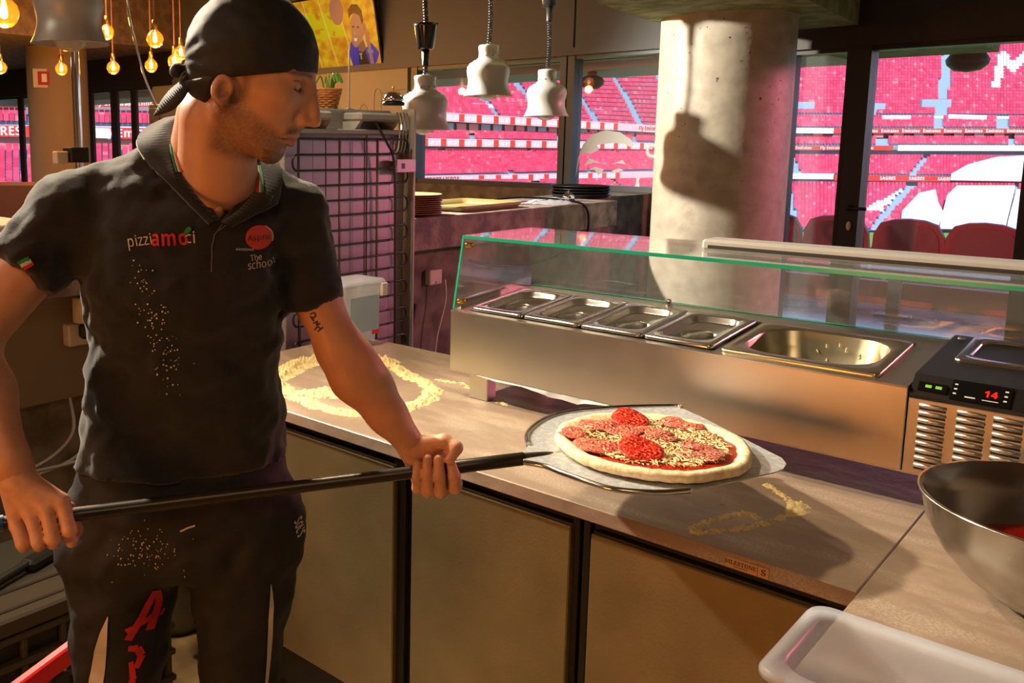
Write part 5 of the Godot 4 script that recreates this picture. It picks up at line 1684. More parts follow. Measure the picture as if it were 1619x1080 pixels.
func plates():
	mat("plate_olive", rgb8(170, 160, 96), 0.4)
	mat("plate_brown", rgb8(140, 92, 62), 0.5)
	mat("pan_black", rgb8(22, 22, 22), 0.4)
	var first: Node3D
	var words := ["topmost olive plate of the stack on the bar", "second plate from the top of the bar stack", "third plate from the top of the bar stack", "fourth plate from the top of the bar stack", "fifth plate from the top of the bar stack", "sixth plate from the top of the bar stack", "seventh plate from the top of the bar stack", "eighth plate from the top of the bar stack", "ninth plate from the top of the bar stack", "lowest plate of the stack on the bar"]
	for i in 10:
		var p: Node3D
		if i == 0:
			p = thing("plate", words[0], "plate", Vector3(-3.09, 1.2 + 0.0108 * 9, -3.62), 0.0, "plates stacked on the bar")
			first = p
			obj("dish", lathe_st([Vector2(0.001, 0.0), Vector2(0.09, 0.0), Vector2(0.15, 0.010), Vector2(0.162, 0.014), Vector2(0.165, 0.017), Vector2(0.161, 0.018), Vector2(0.14, 0.013), Vector2(0.09, 0.004), Vector2(0.001, 0.003)], 40), M.plate_olive, p)
		else:
			p = copy_of(first, words[i], "plates stacked on the bar")
			p.position = Vector3(-3.09 + 0.002 * sin(i * 3.0), 1.2 + 0.0108 * (9 - i), -3.62 + 0.002 * cos(i * 5.0))
			p.get_child(0).material_override = M.plate_brown
	var words2 := ["topmost black pizza pan of the stack on the bar", "second black pizza pan from the top", "third black pizza pan from the top", "lowest black pizza pan on the bar"]
	for i in 4:
		var p: Node3D
		if i == 0:
			p = thing("pizza_pan", words2[0], "pizza pan", Vector3(-3.29, 1.2 + 0.02 * 3, -5.72), 0.0, "black pans stacked on the bar")
			first = p
			obj("dish", lathe_st([Vector2(0.001, 0.0), Vector2(0.185, 0.0), Vector2(0.205, 0.022), Vector2(0.212, 0.024), Vector2(0.212, 0.027), Vector2(0.203, 0.026), Vector2(0.182, 0.004), Vector2(0.001, 0.004)], 48), M.pan_black, p)
		else:
			p = copy_of(first, words2[i], "black pans stacked on the bar")
			p.position = Vector3(-3.29 + 0.003 * sin(i * 2.0), 1.2 + 0.02 * (3 - i), -5.72)

func build_fridge():
	mat("fridge_back", rgb8(168, 150, 152), 0.32, 0.55)
	mat("fridge_body", rgb8(150, 146, 142), 0.4, 0.3)
	mat("coil_black", rgb8(20, 18, 18), 0.4)
	var xf := -2.25
	var t := thing("fridge", "tall fridge seen from behind with black condenser coils", "fridge", Vector3(-2.55, 0, -2.305))
	obj("body", box_st(Vector3(-0.3, 0.05, -0.325), Vector3(0.262, 1.62, 0.325), 0.004), M.fridge_body, t)
	for x in [-0.25, 0.22]:
		for z in [-0.28, 0.28]:
			obj("foot", lathe_st_at([Vector2(0.02, 0), Vector2(0.02, 0.05)], Transform3D(Basis(), Vector3(x, 0, z)), 10), M.black_rubber, t)
	# back sheet with vertical folds
	for i in 9:
		var z0 := -0.30 + i * 0.0667
		obj("back_panel", box_st(Vector3(0.262, 0.08, z0 + 0.002), Vector3(0.268 + (0.006 if i % 3 == 1 else 0.0), 1.60, z0 + 0.0645), 0.002), M.fridge_back, t)
	obj("side_flange", box_st(Vector3(0.255, 0.05, -0.337), Vector3(0.315, 1.71, -0.325), 0.002), M.fridge_body, t)
	obj("side_flange", box_st(Vector3(0.255, 0.05, 0.325), Vector3(0.31, 1.62, 0.335), 0.002), M.fridge_body, t)
	# machine cover on top with two handles and a hose
	obj("top_cover", box_st(Vector3(-0.3, 1.62, -0.325), Vector3(0.20, 1.705, 0.325), 0.006), M.fridge_body, t)
	obj("top_ledge", box_st(Vector3(0.2, 1.612, -0.325), Vector3(0.29, 1.63, 0.325), 0.003), M.grey_plastic, t)
	for z in [-0.16, 0.2]:
		var h := obj("handle", box_st(Vector3(0.20, 1.66, z - 0.11), Vector3(0.295, 1.692, z + 0.11), 0.008), M.grey_plastic, t)
		for e in [-0.098, 0.098]:
			obj("handle_cheek", prism_st(PackedVector2Array([Vector2(0.2, 1.63), Vector2(0.26, 1.63), Vector2(0.29, 1.66), Vector2(0.2, 1.66)]), 0.016, Transform3D(Basis(), Vector3(0, 0, z + e - 0.008))), M.grey_plastic, h)
	for k in 4:
		var ring := []
		for i in 13:
			var an := -0.2 + PI * 1.1 * i / 12.0
			ring.append(Vector3(0.29, 1.62 + 0.075 * cos(an), -0.22 - (0.03 + 0.018 * k) - 0.02 * sin(an)))
		obj("hose_rib", tube_st(ring, 0.004, 5), M.grey_plastic, t)
	# condenser: one long serpentine, with upright wires
	var y := 1.595
	var pts := []
	var row := 0
	while y > 0.14:
		var zl := 0.29
		var zr := -0.30
		var a := zl if row % 2 == 0 else zr
		var b := zr if row % 2 == 0 else zl
		pts.append(Vector3(0.305, y, a * 0.94))
		pts.append(Vector3(0.305, y, b * 0.94))
		var s := signf(b)
		for i in range(1, 6):
			var an := PI * i / 6.0
			pts.append(Vector3(0.305, y - 0.027 + 0.027 * cos(an), b * 0.94 + s * 0.02 * sin(an)))
		y -= 0.054
		row += 1
	obj("condenser_coil", tube_st(pts, 0.0042, 6), M.coil_black, t)
	for z in [-0.065, 0.27]:
		obj("upright_wire", tube_st([Vector3(0.311, 1.61, z), Vector3(0.311, 0.12, z)], 0.003, 5), M.coil_black, t)
	obj("power_cord", tube_st(smooth_path([Vector3(0.3, 1.66, -0.12), Vector3(0.325, 1.58, -0.16), Vector3(0.325, 1.5, -0.2), Vector3(0.325, 1.2, -0.21), Vector3(0.325, 0.6, -0.215), Vector3(0.325, 0.15, -0.21)], 5), 0.005, 6), M.black_rubber, t)
	var br := obj("coil_bracket", box_st(Vector3(0.30, 1.47, -0.335), Vector3(0.318, 1.52, -0.225), 0.002), M.fridge_back, t)
	obj("bracket_slot", box_st(Vector3(0.3181, 1.485, -0.27), Vector3(0.3186, 1.505, -0.25)), M.coil_black, br)
	# basket of spring onions and a ticket stick on top
	t = thing("herb_basket", "small wicker basket of green stalks on top of the fridge", "basket", Vector3(-2.4394, 1.7292, -2.3701))
	t.position.y = 1.705
	var w := new_st()
	for k in 9:
		var r := 0.030 + 0.0022 * k
		var ring := []
		for i in 33:
			var an := TAU * i / 32.0
			ring.append(Vector3(cos(an) * (r + 0.003 * sin(an * 8.0 + PI * k)), 0.005 + 0.0085 * k, sin(an) * (r + 0.003 * sin(an * 8.0 + PI * k))))
		add_tube(w, ring, 0.0046, 5)
	obj("weave", w, mat("wicker", rgb8(196, 132, 66), 0.7), t)
	obj("basket_floor", lathe_st([Vector2(0.001, 0.0), Vector2(0.03, 0.0), Vector2(0.03, 0.004)], 16), M.wicker, t)
	mat("stalk_green", rgb8(110, 170, 62), 0.5)
	var rng := RandomNumberGenerator.new()
	rng.seed = 6
	for i in 15:
		var an := rng.randf() * TAU
		var d := Vector3(cos(an), 0, sin(an))
		obj("stalk", tube_st(smooth_path([d * 0.012 + Vector3(0, 0.03, 0), d * 0.022 + Vector3(0, 0.09, 0), d * 0.036 + Vector3(0, 0.115 + 0.02 * rng.randf(), 0), d * 0.055 + Vector3(0, 0.10, 0)], 4), 0.0032, 5), M.stalk_green, t)
	t = thing("ticket_stick", "thin pale upright stick on top of the fridge", "stick", Vector3(-2.4533, 1.7242, -2.4963))
	t.position.y = 1.705
	obj("stick", lathe_st([Vector2(0.004, 0.0), Vector2(0.003, 0.23), Vector2(0.0005, 0.232)], 8), M.cream_box, t)
	obj("stick_foot", lathe_st([Vector2(0.02, 0.0), Vector2(0.02, 0.006), Vector2(0.004, 0.01)], 14), M.cream_box, t)

# ---- dining room side -------------------------------------------------------
func globe_bulb(at: Vector3, r: float, label: String):
	var t := thing("globe_bulb", label, "pendant bulb", at, 0.0, "amber globe bulbs in the dining room")
	obj("glass_globe", lathe_st([Vector2(0.001, -r), Vector2(r * 0.45, -r * 0.9), Vector2(r * 0.8, -r * 0.6), Vector2(r, 0), Vector2(r * 0.86, r * 0.5), Vector2(r * 0.5, r * 0.86), Vector2(r * 0.3, r * 1.05), Vector2(r * 0.26, r * 1.25)], 24), M.amber_glass, t)
	obj("filament_bulb", lathe_st([Vector2(0.001, -r * 0.42), Vector2(r * 0.22, -r * 0.3), Vector2(r * 0.26, 0.0), Vector2(r * 0.22, r * 0.3), Vector2(r * 0.08, r * 0.5), Vector2(r * 0.05, r * 1.1)], 12), M.filament, t)
	obj("brass_holder", lathe_st([Vector2(r * 0.30, r * 1.0), Vector2(r * 0.34, r * 1.05), Vector2(r * 0.34, r * 2.1), Vector2(r * 0.2, r * 2.25), Vector2(0.001, r * 2.25)], 16), M.brass, t)
	obj("cord", lathe_st([Vector2(0.006, r * 2.2), Vector2(0.006, (3.3 if at.x > -9.4 else 2.72) - at.y)], 6), M.copper_cord, t)
	var l := OmniLight3D.new()
	l.name = "bulb_light"
	l.light_color = Color(1.0, 0.62, 0.22)
	l.light_energy = 0.7
	l.light_size = 0.04
	l.omni_range = 25.0
	l.omni_attenuation = 2.0
	l.shadow_enabled = true
	t.add_child(l)
	l.position = Vector3(0, -r * 1.35, 0)

func build_dining_room():
	var m: StandardMaterial3D
	m = mat("amber_glass", Color(1.0, 0.62, 0.16, 0.20), 0.04)
	m.transparency = BaseMaterial3D.TRANSPARENCY_ALPHA
	m.emission_enabled = true
	m.emission = Color(1.0, 0.42, 0.03)
	m.emission_energy_multiplier = 0.2
	m = mat("filament", rgb8(255, 244, 220), 0.4)
	m.emission_enabled = true
	m.emission = Color(0.95, 0.95, 0.90)
	m.emission_energy_multiplier = 4.0
	for b in [[Vector3(-3.5923, 2.0975, -1.6638), "largest amber globe bulb at the top left edge"], [Vector3(-5.547, 2.3089, -3.6686), "amber globe bulb nearest the cook's head, upper of its pair"], [Vector3(-7.1985, 2.2828, -4.7116), "amber globe bulb hanging just below the upper pair bulb"], [Vector3(-6.5831, 2.3491, -4.6136), "amber globe bulb touching the back of the bandana"], [Vector3(-6.7075, 2.2881, -4.6319), "amber globe bulb overlapping the one at the bandana"], [Vector3(-7.5388, 2.2727, -4.5191), "amber globe bulb right of the chrome pole"], [Vector3(-8.3505, 2.2997, -4.4254), "amber globe bulb left of the chrome pole in front of the pillar"], [Vector3(-8.5857, 2.2938, -3.9163), "amber globe bulb low at the left picture edge"], [Vector3(-6.7708, 2.4874, -4.0111), "amber globe bulb half hidden behind the nearest heat lamp"]]:
		globe_bulb(b[0], 0.061, b[1])
	var t := thing("fire_hose_sign", "small red and white fire hose sign on the far pillar", "sign", Vector3(-10.23, 1.58 + (228-130)*10.85/1404.0, -5.165))
	t.rotation.y = deg_to_rad(52)
	obj("plate", box_st(Vector3(-0.10, -0.11, 0), Vector3(0.10, 0.11, 0.01)), M.cream_box, t)
	obj("red_field", box_st(Vector3(-0.045, -0.08, 0.01), Vector3(0.09, 0.08, 0.013)), M.red_paint, t)
	obj("pictogram", box_st(Vector3(0.0, -0.045, 0.013), Vector3(0.06, 0.05, 0.015), 0.0), M.white_paint, t)
	t = thing("bench", "brown bench backrest by the dining room window", "bench", Vector3(-8.4707, 0.3221, -3.7491))
	t.position.y = 0.0
	t.rotation.y = deg_to_rad(50)
	obj("backrest", box_st(Vector3(-1.2, 0.3, 0), Vector3(0.42, 1.2, 0.12), 0.03), M.brown_leather, t)
	obj("seat", box_st(Vector3(-1.2, 0.0, -0.45), Vector3(0.42, 0.45, 0), 0.03), M.brown_leather, t)
	t = thing("grey_cabinet", "pale grey cabinet behind the knot of the bandana", "cabinet", Vector3(-6.2, 0, -4.6))
	t.position = Vector3(-5.3534, 1.2453, -3.7179)
	t.position.y = 0.0
	t.rotation.y = deg_to_rad(44.3)
	obj("body", box_st(Vector3(-0.21, 0, -0.3), Vector3(0.4, 1.85, 0.0), 0.006), M.grey_plastic, t)
	obj("control_box", box_st(Vector3(-0.2, 1.72, 0.0), Vector3(-0.13, 1.82, 0.03), 0.004), M.steel_dark, t)
	obj("door_gap", box_st(Vector3(-0.17, 1.3, 0.0), Vector3(-0.165, 1.7, 0.002)), M.black_frame, t)
	# television
	var tv := thing("television", "flat television tilted down, showing a man in a blue shirt", "television", Vector3(-6.02, 2.33, -6.60))
	tv.rotation.x = deg_to_rad(13)
	obj("casing", box_st(Vector3(-1.26, 0.0, -0.05), Vector3(0.0, 0.735, 0.0), 0.006), M.panel_black, tv)
	var st := new_st()
	st.set_smooth_group(-1)
	var x0 := -1.245
	var x1 := -0.015
	for q in [[x0, 0.02, 0, 1], [x1, 0.72, 1, 0], [x1, 0.02, 1, 1], [x0, 0.02, 0, 1], [x0, 0.72, 0, 0], [x1, 0.72, 1, 0]]:
		st.set_uv(Vector2(q[2], q[3]))
		st.add_vertex(Vector3(q[0], q[1], 0.002))
	m = mat("tv_picture", Color.WHITE, 0.3)
	var pic := tv_image()
	m.albedo_color = Color(0.02, 0.02, 0.02)
	m.emission_enabled = true
	m.emission_operator = BaseMaterial3D.EMISSION_OP_MULTIPLY
	m.emission = Color.WHITE
	m.emission_texture = pic
	m.emission_energy_multiplier = 0.75
	obj("screen", st, m, tv)
	obj("wall_bracket", box_st(Vector3(-0.8, 0.3, -0.2), Vector3(-0.5, 0.5, -0.05)), M.black_metal, tv)

func tv_image() -> ImageTexture:
	# a man in a blue shirt leaning on his hand in front of yellow cushions
	var W := 512
	var H := 300
	var im := Image.create(W, H, false, Image.FORMAT_RGB8)
	var n := FastNoiseLite.new()
	n.seed = 3
	n.frequency = 0.012
	for y in H:
		for x in W:
			var v := n.get_noise_2d(x, y * 1.3)
			var c := Color(0.78, 0.46, 0.04).lerp(Color(0.93, 0.74, 0.12), clampf(v + 0.5, 0.0, 1.0))
			if x < 330 and y > 60 and y < 170 and v > -0.25:
				c = Color(0.80, 0.74, 0.05)
			if fposmod(x * 0.94 - y * 0.2, 92.0) < 9.0:
				c = c.lerp(Color(0.95, 0.8, 0.4), 0.6)
			im.set_pixel(x, y, c)
	var skin := Color(0.70, 0.44, 0.32)
	_poly(im, [[352, 300], [340, 250], [352, 205], [372, 185], [395, 200], [420, 240], [470, 205], [495, 232], [508, 252], [490, 285], [470, 300]], Color(0.10, 0.16, 0.62))
	_poly(im, [[388, 300], [392, 240], [405, 225], [432, 238], [446, 300]], Color(0.03, 0.04, 0.05))
	_poly(im, [[394, 236], [398, 210], [430, 190], [440, 228], [418, 244]], skin.darkened(0.25))
	_oval(im, 405, 140, 38, 62, 0.12, skin)
	_oval(im, 388, 186, 22, 34, 0.2, skin)
	_poly(im, [[366, 100], [368, 62], [392, 42], [424, 46], [444, 74], [446, 118], [434, 128], [428, 92], [400, 78], [378, 86]], Color(0.10, 0.07, 0.05))
	_oval(im, 447, 142, 9, 20, 0.0, skin.darkened(0.1))
	_oval(im, 384, 134, 8, 4, 0.1, Color(0.14, 0.08, 0.06))
	_oval(im, 410, 138, 8, 4, 0.1, Color(0.14, 0.08, 0.06))
	_poly(im, [[388, 140], [380, 166], [392, 168]], skin.lightened(0.15))
	_poly(im, [[378, 180], [398, 184], [390, 196], [380, 192]], Color(0.92, 0.86, 0.82))
	_poly(im, [[450, 150], [464, 160], [468, 240], [472, 300], [452, 300], [450, 230], [444, 190]], skin)
	_poly(im, [[444, 232], [476, 236], [476, 250], [444, 246]], Color(0.45, 0.52, 0.56))
	_poly(im, [[396, 246], [412, 246], [412, 252], [407, 252], [407, 272], [401, 272], [401, 252], [396, 252]], Color(0.5, 0.62, 0.5))
	_oval(im, 300, 60, 40, 60, 0.0, skin.darkened(0.05))
	return ImageTexture.create_from_image(im)

func _poly(im: Image, pts: Array, c: Color):
	var p := PackedVector2Array()
	var lo := Vector2(1e9, 1e9)
	var hi := Vector2(-1e9, -1e9)
	for q in pts:
		var v := Vector2(q[0], q[1])
		p.append(v)
		lo = lo.min(v)
		hi = hi.max(v)
	for y in range(maxi(0, int(lo.y)), mini(im.get_height(), int(hi.y) + 1)):
		for x in range(maxi(0, int(lo.x)), mini(im.get_width(), int(hi.x) + 1)):
			if Geometry2D.is_point_in_polygon(Vector2(x, y), p):
				im.set_pixel(x, y, c)

func _oval(im: Image, cx: float, cy: float, rx: float, ry: float, turn: float, c: Color):
	var pts := []
	for i in 28:
		var a := TAU * i / 28.0
		var v := Vector2(cos(a) * rx, sin(a) * ry).rotated(turn)
		pts.append([cx + v.x, cy + v.y])
	_poly(im, pts, c)

func build_floor_things():
	mat("crate_grey", rgb8(60, 56, 48), 0.6)
	mat("crate_dark", rgb8(24, 22, 20), 0.6)
	# stacking crate behind the cook
	var t := thing("storage_crate", "dark ribbed plastic crate on the floor behind the cook", "crate", Vector3(-2.821, 0, -1.2286))
	t.position = Vector3(-2.22, 0, -0.85)
	t.rotation.y = deg_to_rad(90)
	obj("crate_wall", box_st(Vector3(-0.48, 0.0, -0.19), Vector3(0.48, 0.40, 0.19)), M.crate_dark, t)
	for y in [0.05, 0.13, 0.21, 0.29, 0.36]:
		obj("rib", box_st(Vector3(-0.49, y, 0.19), Vector3(0.49, y + 0.018, 0.215), 0.003), M.crate_grey, t)
	for i in 10:
		obj("upright", box_st(Vector3(-0.48 + i * 0.105, 0.03, 0.19), Vector3(-0.465 + i * 0.105, 0.38, 0.208), 0.002), M.crate_grey, t)
	obj("crate_lid", box_st(Vector3(-0.51, 0.385, -0.21), Vector3(0.51, 0.43, 0.22), 0.006), M.crate_grey, t)
	for z in [0.08, 0.17]:
		obj("lid_groove", box_st(Vector3(-0.5, 0.4302, z), Vector3(0.5, 0.4322, z + 0.012)), M.crate_dark, t)
	t = thing("floor_brush", "black handled brush lying on the crate lid", "brush", Vector3(-2.2, 0.43, -1.0), deg_to_rad(110))
	obj("handle", tube_st([Vector3(-0.4, 0.02, 0), Vector3(-0.2, 0.02, 0), Vector3(0.02, 0.022, 0)], [0.012, 0.014, 0.012], 8), M.crate_dark, t)
	obj("brush_head", box_st(Vector3(0.0, 0.0, -0.025), Vector3(0.18, 0.035, 0.025), 0.01), M.black_rubber, t)
	t = thing("red_rail", "bright red trolley rail standing behind the cook's leg", "rail", Vector3(-1.665, 0, -0.62))
	var rr := new_st()
	add_box(rr, Vector3(-0.012, -0.022, -0.25), Vector3(0.012, 0.022, 0.3), Transform3D(Basis(Vector3.RIGHT, 0.29), Vector3(0, 0.43, 0)), 0.004)
	obj("bar", rr, mat("vivid_red", rgb8(214, 20, 20), 0.45), t)
	for q in [[-0.2, 0.46], [0.22, 0.34]]:
		obj("bar_leg", box_st(Vector3(-0.01, 0.0, q[0] - 0.015), Vector3(0.01, q[1], q[0] + 0.015)), M.crate_dark, t)
	t = thing("white_bucket", "white bucket standing behind the cook's legs", "bucket", Vector3(-2.36, 0.0, -1.58))
	obj("pail", lathe_st([Vector2(0.001, 0.0), Vector2(0.11, 0.0), Vector2(0.13, 0.2), Vector2(0.136, 0.205), Vector2(0.13, 0.21), Vector2(0.124, 0.2), Vector2(0.105, 0.01), Vector2(0.001, 0.01)], 32), M.grey_plastic, t)
	var c := obj("floor_cable", tube_st(smooth_path([Vector3(-2.9, 0.02, -1.2), Vector3(-2.6, 0.02, -1.3), Vector3(-2.3, 0.35, -1.75), Vector3(-2.0, 0.4, -1.9)], 6), 0.012, 6), M.black_rubber)
	tag(c, "black cable rising from the floor behind the cook's legs", "cable")

# ---- the cook ---------------------------------------------------------------
var fold := FastNoiseLite.new()
var HEAD: Transform3D      # head axes: forward, up, toward camera, in millimetres
var HEAD_INV: Transform3D
var torso_rows := [[1.5419, 0.0382, 0.0748, 0.0700, -0.0400], [1.5021, 0.0072, 0.1433, 0.0880, -0.0300], [1.4499, 0.0004, 0.1687, 0.1120, -0.0200], [1.3652, -0.0039, 0.1639, 0.1220, -0.0150], [1.2656, -0.0060, 0.1619, 0.1140, -0.0250], [1.1746, -0.0097, 0.1659, 0.1100, -0.0330], [1.0936, -0.0126, 0.1750, 0.1080, -0.0380], [1.0178, -0.0181, 0.1881, 0.1100, -0.0400], [0.9652, -0.0194, 0.1924, 0.1100, -0.0400]]
var hip_rows := [[1.1044, -0.0149, 0.1603, 0.0950, -0.0400], [1.0353, -0.0166, 0.1774, 0.1030, -0.0400], [0.9534, -0.0186, 0.2095, 0.1100, -0.0400], [0.8942, -0.0223, 0.2223, 0.1120, -0.0400], [0.8607, -0.0231, 0.2201, 0.1100, -0.0400], [0.8199, -0.0241, 0.1924, 0.0900, -0.0400]]
var shirt_bones := [[Vector3(-0.045, 1.5251, -0.03), Vector3(-0.1809, 1.4629, -0.01), 0.058, 0.063], [Vector3(0.1014, 1.5062, -0.04), Vector3(0.1777, 1.4541, -0.04), 0.055, 0.058]]
var sleeve_right := [[Vector3(-0.1872, 1.4628, -0.01), Vector3(-0.2842, 1.3349, 0.075), 0.067, 0.066]]
var sleeve_left := [[Vector3(0.1777, 1.4541, -0.04), Vector3(0.222, 1.2893, -0.02), 0.060, 0.0445]]
var leg_bones := [[Vector3(-0.1277, 0.846, -0.04), Vector3(-0.1515, 0.4807, -0.03), 0.100, 0.064], [Vector3(-0.1515, 0.4807, -0.03), Vector3(-0.1719, -0.1584, -0.06), 0.064, 0.060], [Vector3(0.0853, 0.8467, -0.04), Vector3(0.0766, 0.4815, -0.03), 0.098, 0.056], [Vector3(0.0766, 0.4815, -0.03), Vector3(0.0782, -0.1575, -0.06), 0.058, 0.060]]
var arm_bones := [[Vector3(-0.1875, 1.4555, -0.01), Vector3(-0.3233, 1.2708, 0.1), 0.054, 0.045], [Vector3(-0.3233, 1.2708, 0.1), Vector3(-0.277, 1.2035, 0.15), 0.044, 0.042], [Vector3(-0.277, 1.2035, 0.15), Vector3(-0.227, 1.1111, 0.198), 0.042, 0.027], [Vector3(-0.227, 1.1111, 0.198), Vector3(-0.2081, 1.0788, 0.203), 0.027, 0.025],
	[Vector3(0.1777, 1.4488, -0.04), Vector3(0.2219, 1.3129, -0.022), 0.050, 0.0375], [Vector3(0.2219, 1.3129, -0.022), Vector3(0.2597, 1.2347, -0.01), 0.0375, 0.039], [Vector3(0.2597, 1.2347, -0.01), Vector3(0.2856, 1.1868, -0.008), 0.039, 0.0415], [Vector3(0.2856, 1.1868, -0.008), Vector3(0.34, 1.1207, -0.01), 0.0415, 0.032], [Vector3(0.34, 1.1207, -0.01), Vector3(0.3823, 1.0646, -0.016), 0.032, 0.0245], [Vector3(0.2919, 1.2217, -0.005), Vector3(0.3267, 1.1703, -0.012), 0.026, 0.026]]
var neck_bone := [Vector3(0.0587, 1.6203, 0.035), Vector3(0.0311, 1.4919, -0.025), 0.058, 0.070]

func rows_at(rows: Array, y: float) -> Array:
	var n := rows.size()
	if y >= rows[0][0]:
		return rows[0]
	for i in n - 1:
		if y >= rows[i + 1][0]:
			var t: float = (rows[i][0] - y) / (rows[i][0] - rows[i + 1][0])
			t = t * t * (3.0 - 2.0 * t) * 0.5 + t * 0.5
			var o := []
			for k in 5:
				o.append(lerpf(rows[i][k], rows[i + 1][k], t))
			return o
	return rows[n - 1]

func sd_rows(p: Vector3, rows: Array) -> float:
	var r := rows_at(rows, p.y)
	var x: float = (p.x - r[1]) / r[2]
	var z: float = (p.z - r[4]) / r[3]
	var k := pow(pow(absf(x), 2.4) + pow(absf(z), 2.4), 1.0 / 2.4)
	var g := Vector2(x / r[2], z / r[3]).length()
	var d: float = (k - 1.0) * k / maxf(g, 1.0) if k > 0.05 else -0.1
	return smax(d, maxf(p.y - rows[0][0], rows[rows.size() - 1][0] - p.y), 0.05)

func sd_list(p: Vector3, list: Array, k: float, d := 1e3) -> float:
	for b in list:
		var e := bone(p, b[0], b[1], b[2], b[3])
		d = e if d > 100.0 else smin(d, e, k)
	return d

func folds(p: Vector3, amount: float) -> float:
	return amount * fold.get_noise_3d(p.x * 9.0 + p.y * 5.0, p.y * 11.0 - p.x * 4.0, p.z * 8.0) + amount * 0.45 * fold.get_noise_3d(p.x * 26.0 - p.y * 15.0, p.y * 22.0, p.z * 24.0)

func line_side(p: Vector3, a: Vector3, b: Vector3) -> float:
	var d := Vector2(b.x - a.x, b.y - a.y).normalized()
	return d.x * (p.y - a.y) - d.y * (p.x - a.x)

var apex := Vector3(0.0739, 1.4578, 0.09)
var vee_l := Vector3(-0.0083, 1.5805, 0.04)
var vee_r := Vector3(0.1313, 1.5362, 0.04)

func f_shirt(p: Vector3) -> float:
	var d := sd_rows(p, torso_rows)
	d = sd_list(p, shirt_bones, 0.05, d)
	# sleeves, cut square at the cuff
	var s := bone(p, sleeve_right[0][0], sleeve_right[0][1], sleeve_right[0][2], sleeve_right[0][3])
	var ax: Vector3 = (Vector3(-0.2842, 1.3349, 0.075) - Vector3(-0.1872, 1.4628, -0.01)).normalized()
	s = maxf(s, (p - Vector3(-0.2476, 1.3677, 0.05)).dot(ax))
	d = smin(d, s, 0.03)
	s = bone(p, sleeve_left[0][0], sleeve_left[0][1], sleeve_left[0][2], sleeve_left[0][3])
	ax = (Vector3(0.222, 1.2893, -0.02) - Vector3(0.1777, 1.4541, -0.04)).normalized()
	s = maxf(s, (p - Vector3(0.2188, 1.31, -0.02)).dot(ax))
	d = smin(d, s, 0.025)
	d += folds(p, 0.011)
	# hem
	d = maxf(d, Vector3(-0.0121, 1.0272, -0.015).y + 0.010 * sin(p.x * 9.0) + 0.03 * absf(p.x) - p.y)
	# neck opening
	var nb := bone(p, neck_bone[0], neck_bone[1], neck_bone[2], neck_bone[3]) - 0.004
	d = smax(d, -nb, 0.006)
	if p.z > apex.z - 0.09:
		var v := maxf(line_side(p, apex, vee_l) * 1.0, -line_side(p, apex, vee_r))
		d = smax(d, -v, 0.004)
	return d

func f_trousers(p: Vector3) -> float:
	var d := sd_rows(p, hip_rows)
	var l := sd_list(p, leg_bones.slice(0, 2), 0.02)
	var r := sd_list(p, leg_bones.slice(2, 4), 0.02)
	d = smin(d, minf(l, r), 0.03)
	# crotch gap
	d += folds(p * 0.8 + Vector3(3, 1, 2), 0.010)
	return maxf(d, 0.07 - p.y)

func f_skin(p: Vector3) -> float:
	var d := sd_list(p, arm_bones.slice(0, 4), 0.02)
	d = minf(d, sd_list(p, arm_bones.slice(4, 10), 0.02))
	var t := blob(p, Vector3(0.0001, 1.3793, -0.03), Vector3(0.150, 0.150, 0.098))
	t = smin(t, bone(p, Vector3(0.0311, 1.4919, -0.025), Vector3(-0.1806, 1.4551, -0.015), 0.06, 0.048), 0.04)
	t = smin(t, bone(p, Vector3(0.0311, 1.4919, -0.025), Vector3(0.1777, 1.4488, -0.04), 0.055, 0.048), 0.04)
	t = smin(t, bone(p, neck_bone[0], neck_bone[1], neck_bone[2], neck_bone[3]), 0.03)
	# the two cords of the throat
	t = smin(t, bone(p, Vector3(0.0782, 1.5449, 0.075), Vector3(0.0677, 1.4691, 0.06), 0.010, 0.009), 0.02)
	return smin(d, t, 0.02)

func chain(p: Vector3, pts: Array, k := 0.005) -> float:
	var d := 1e3
	for i in pts.size() - 1:
		var e := bone(p, pts[i][0], pts[i + 1][0], pts[i][1], pts[i + 1][1])
		d = e if d > 100.0 else smin(d, e, k)
	return d

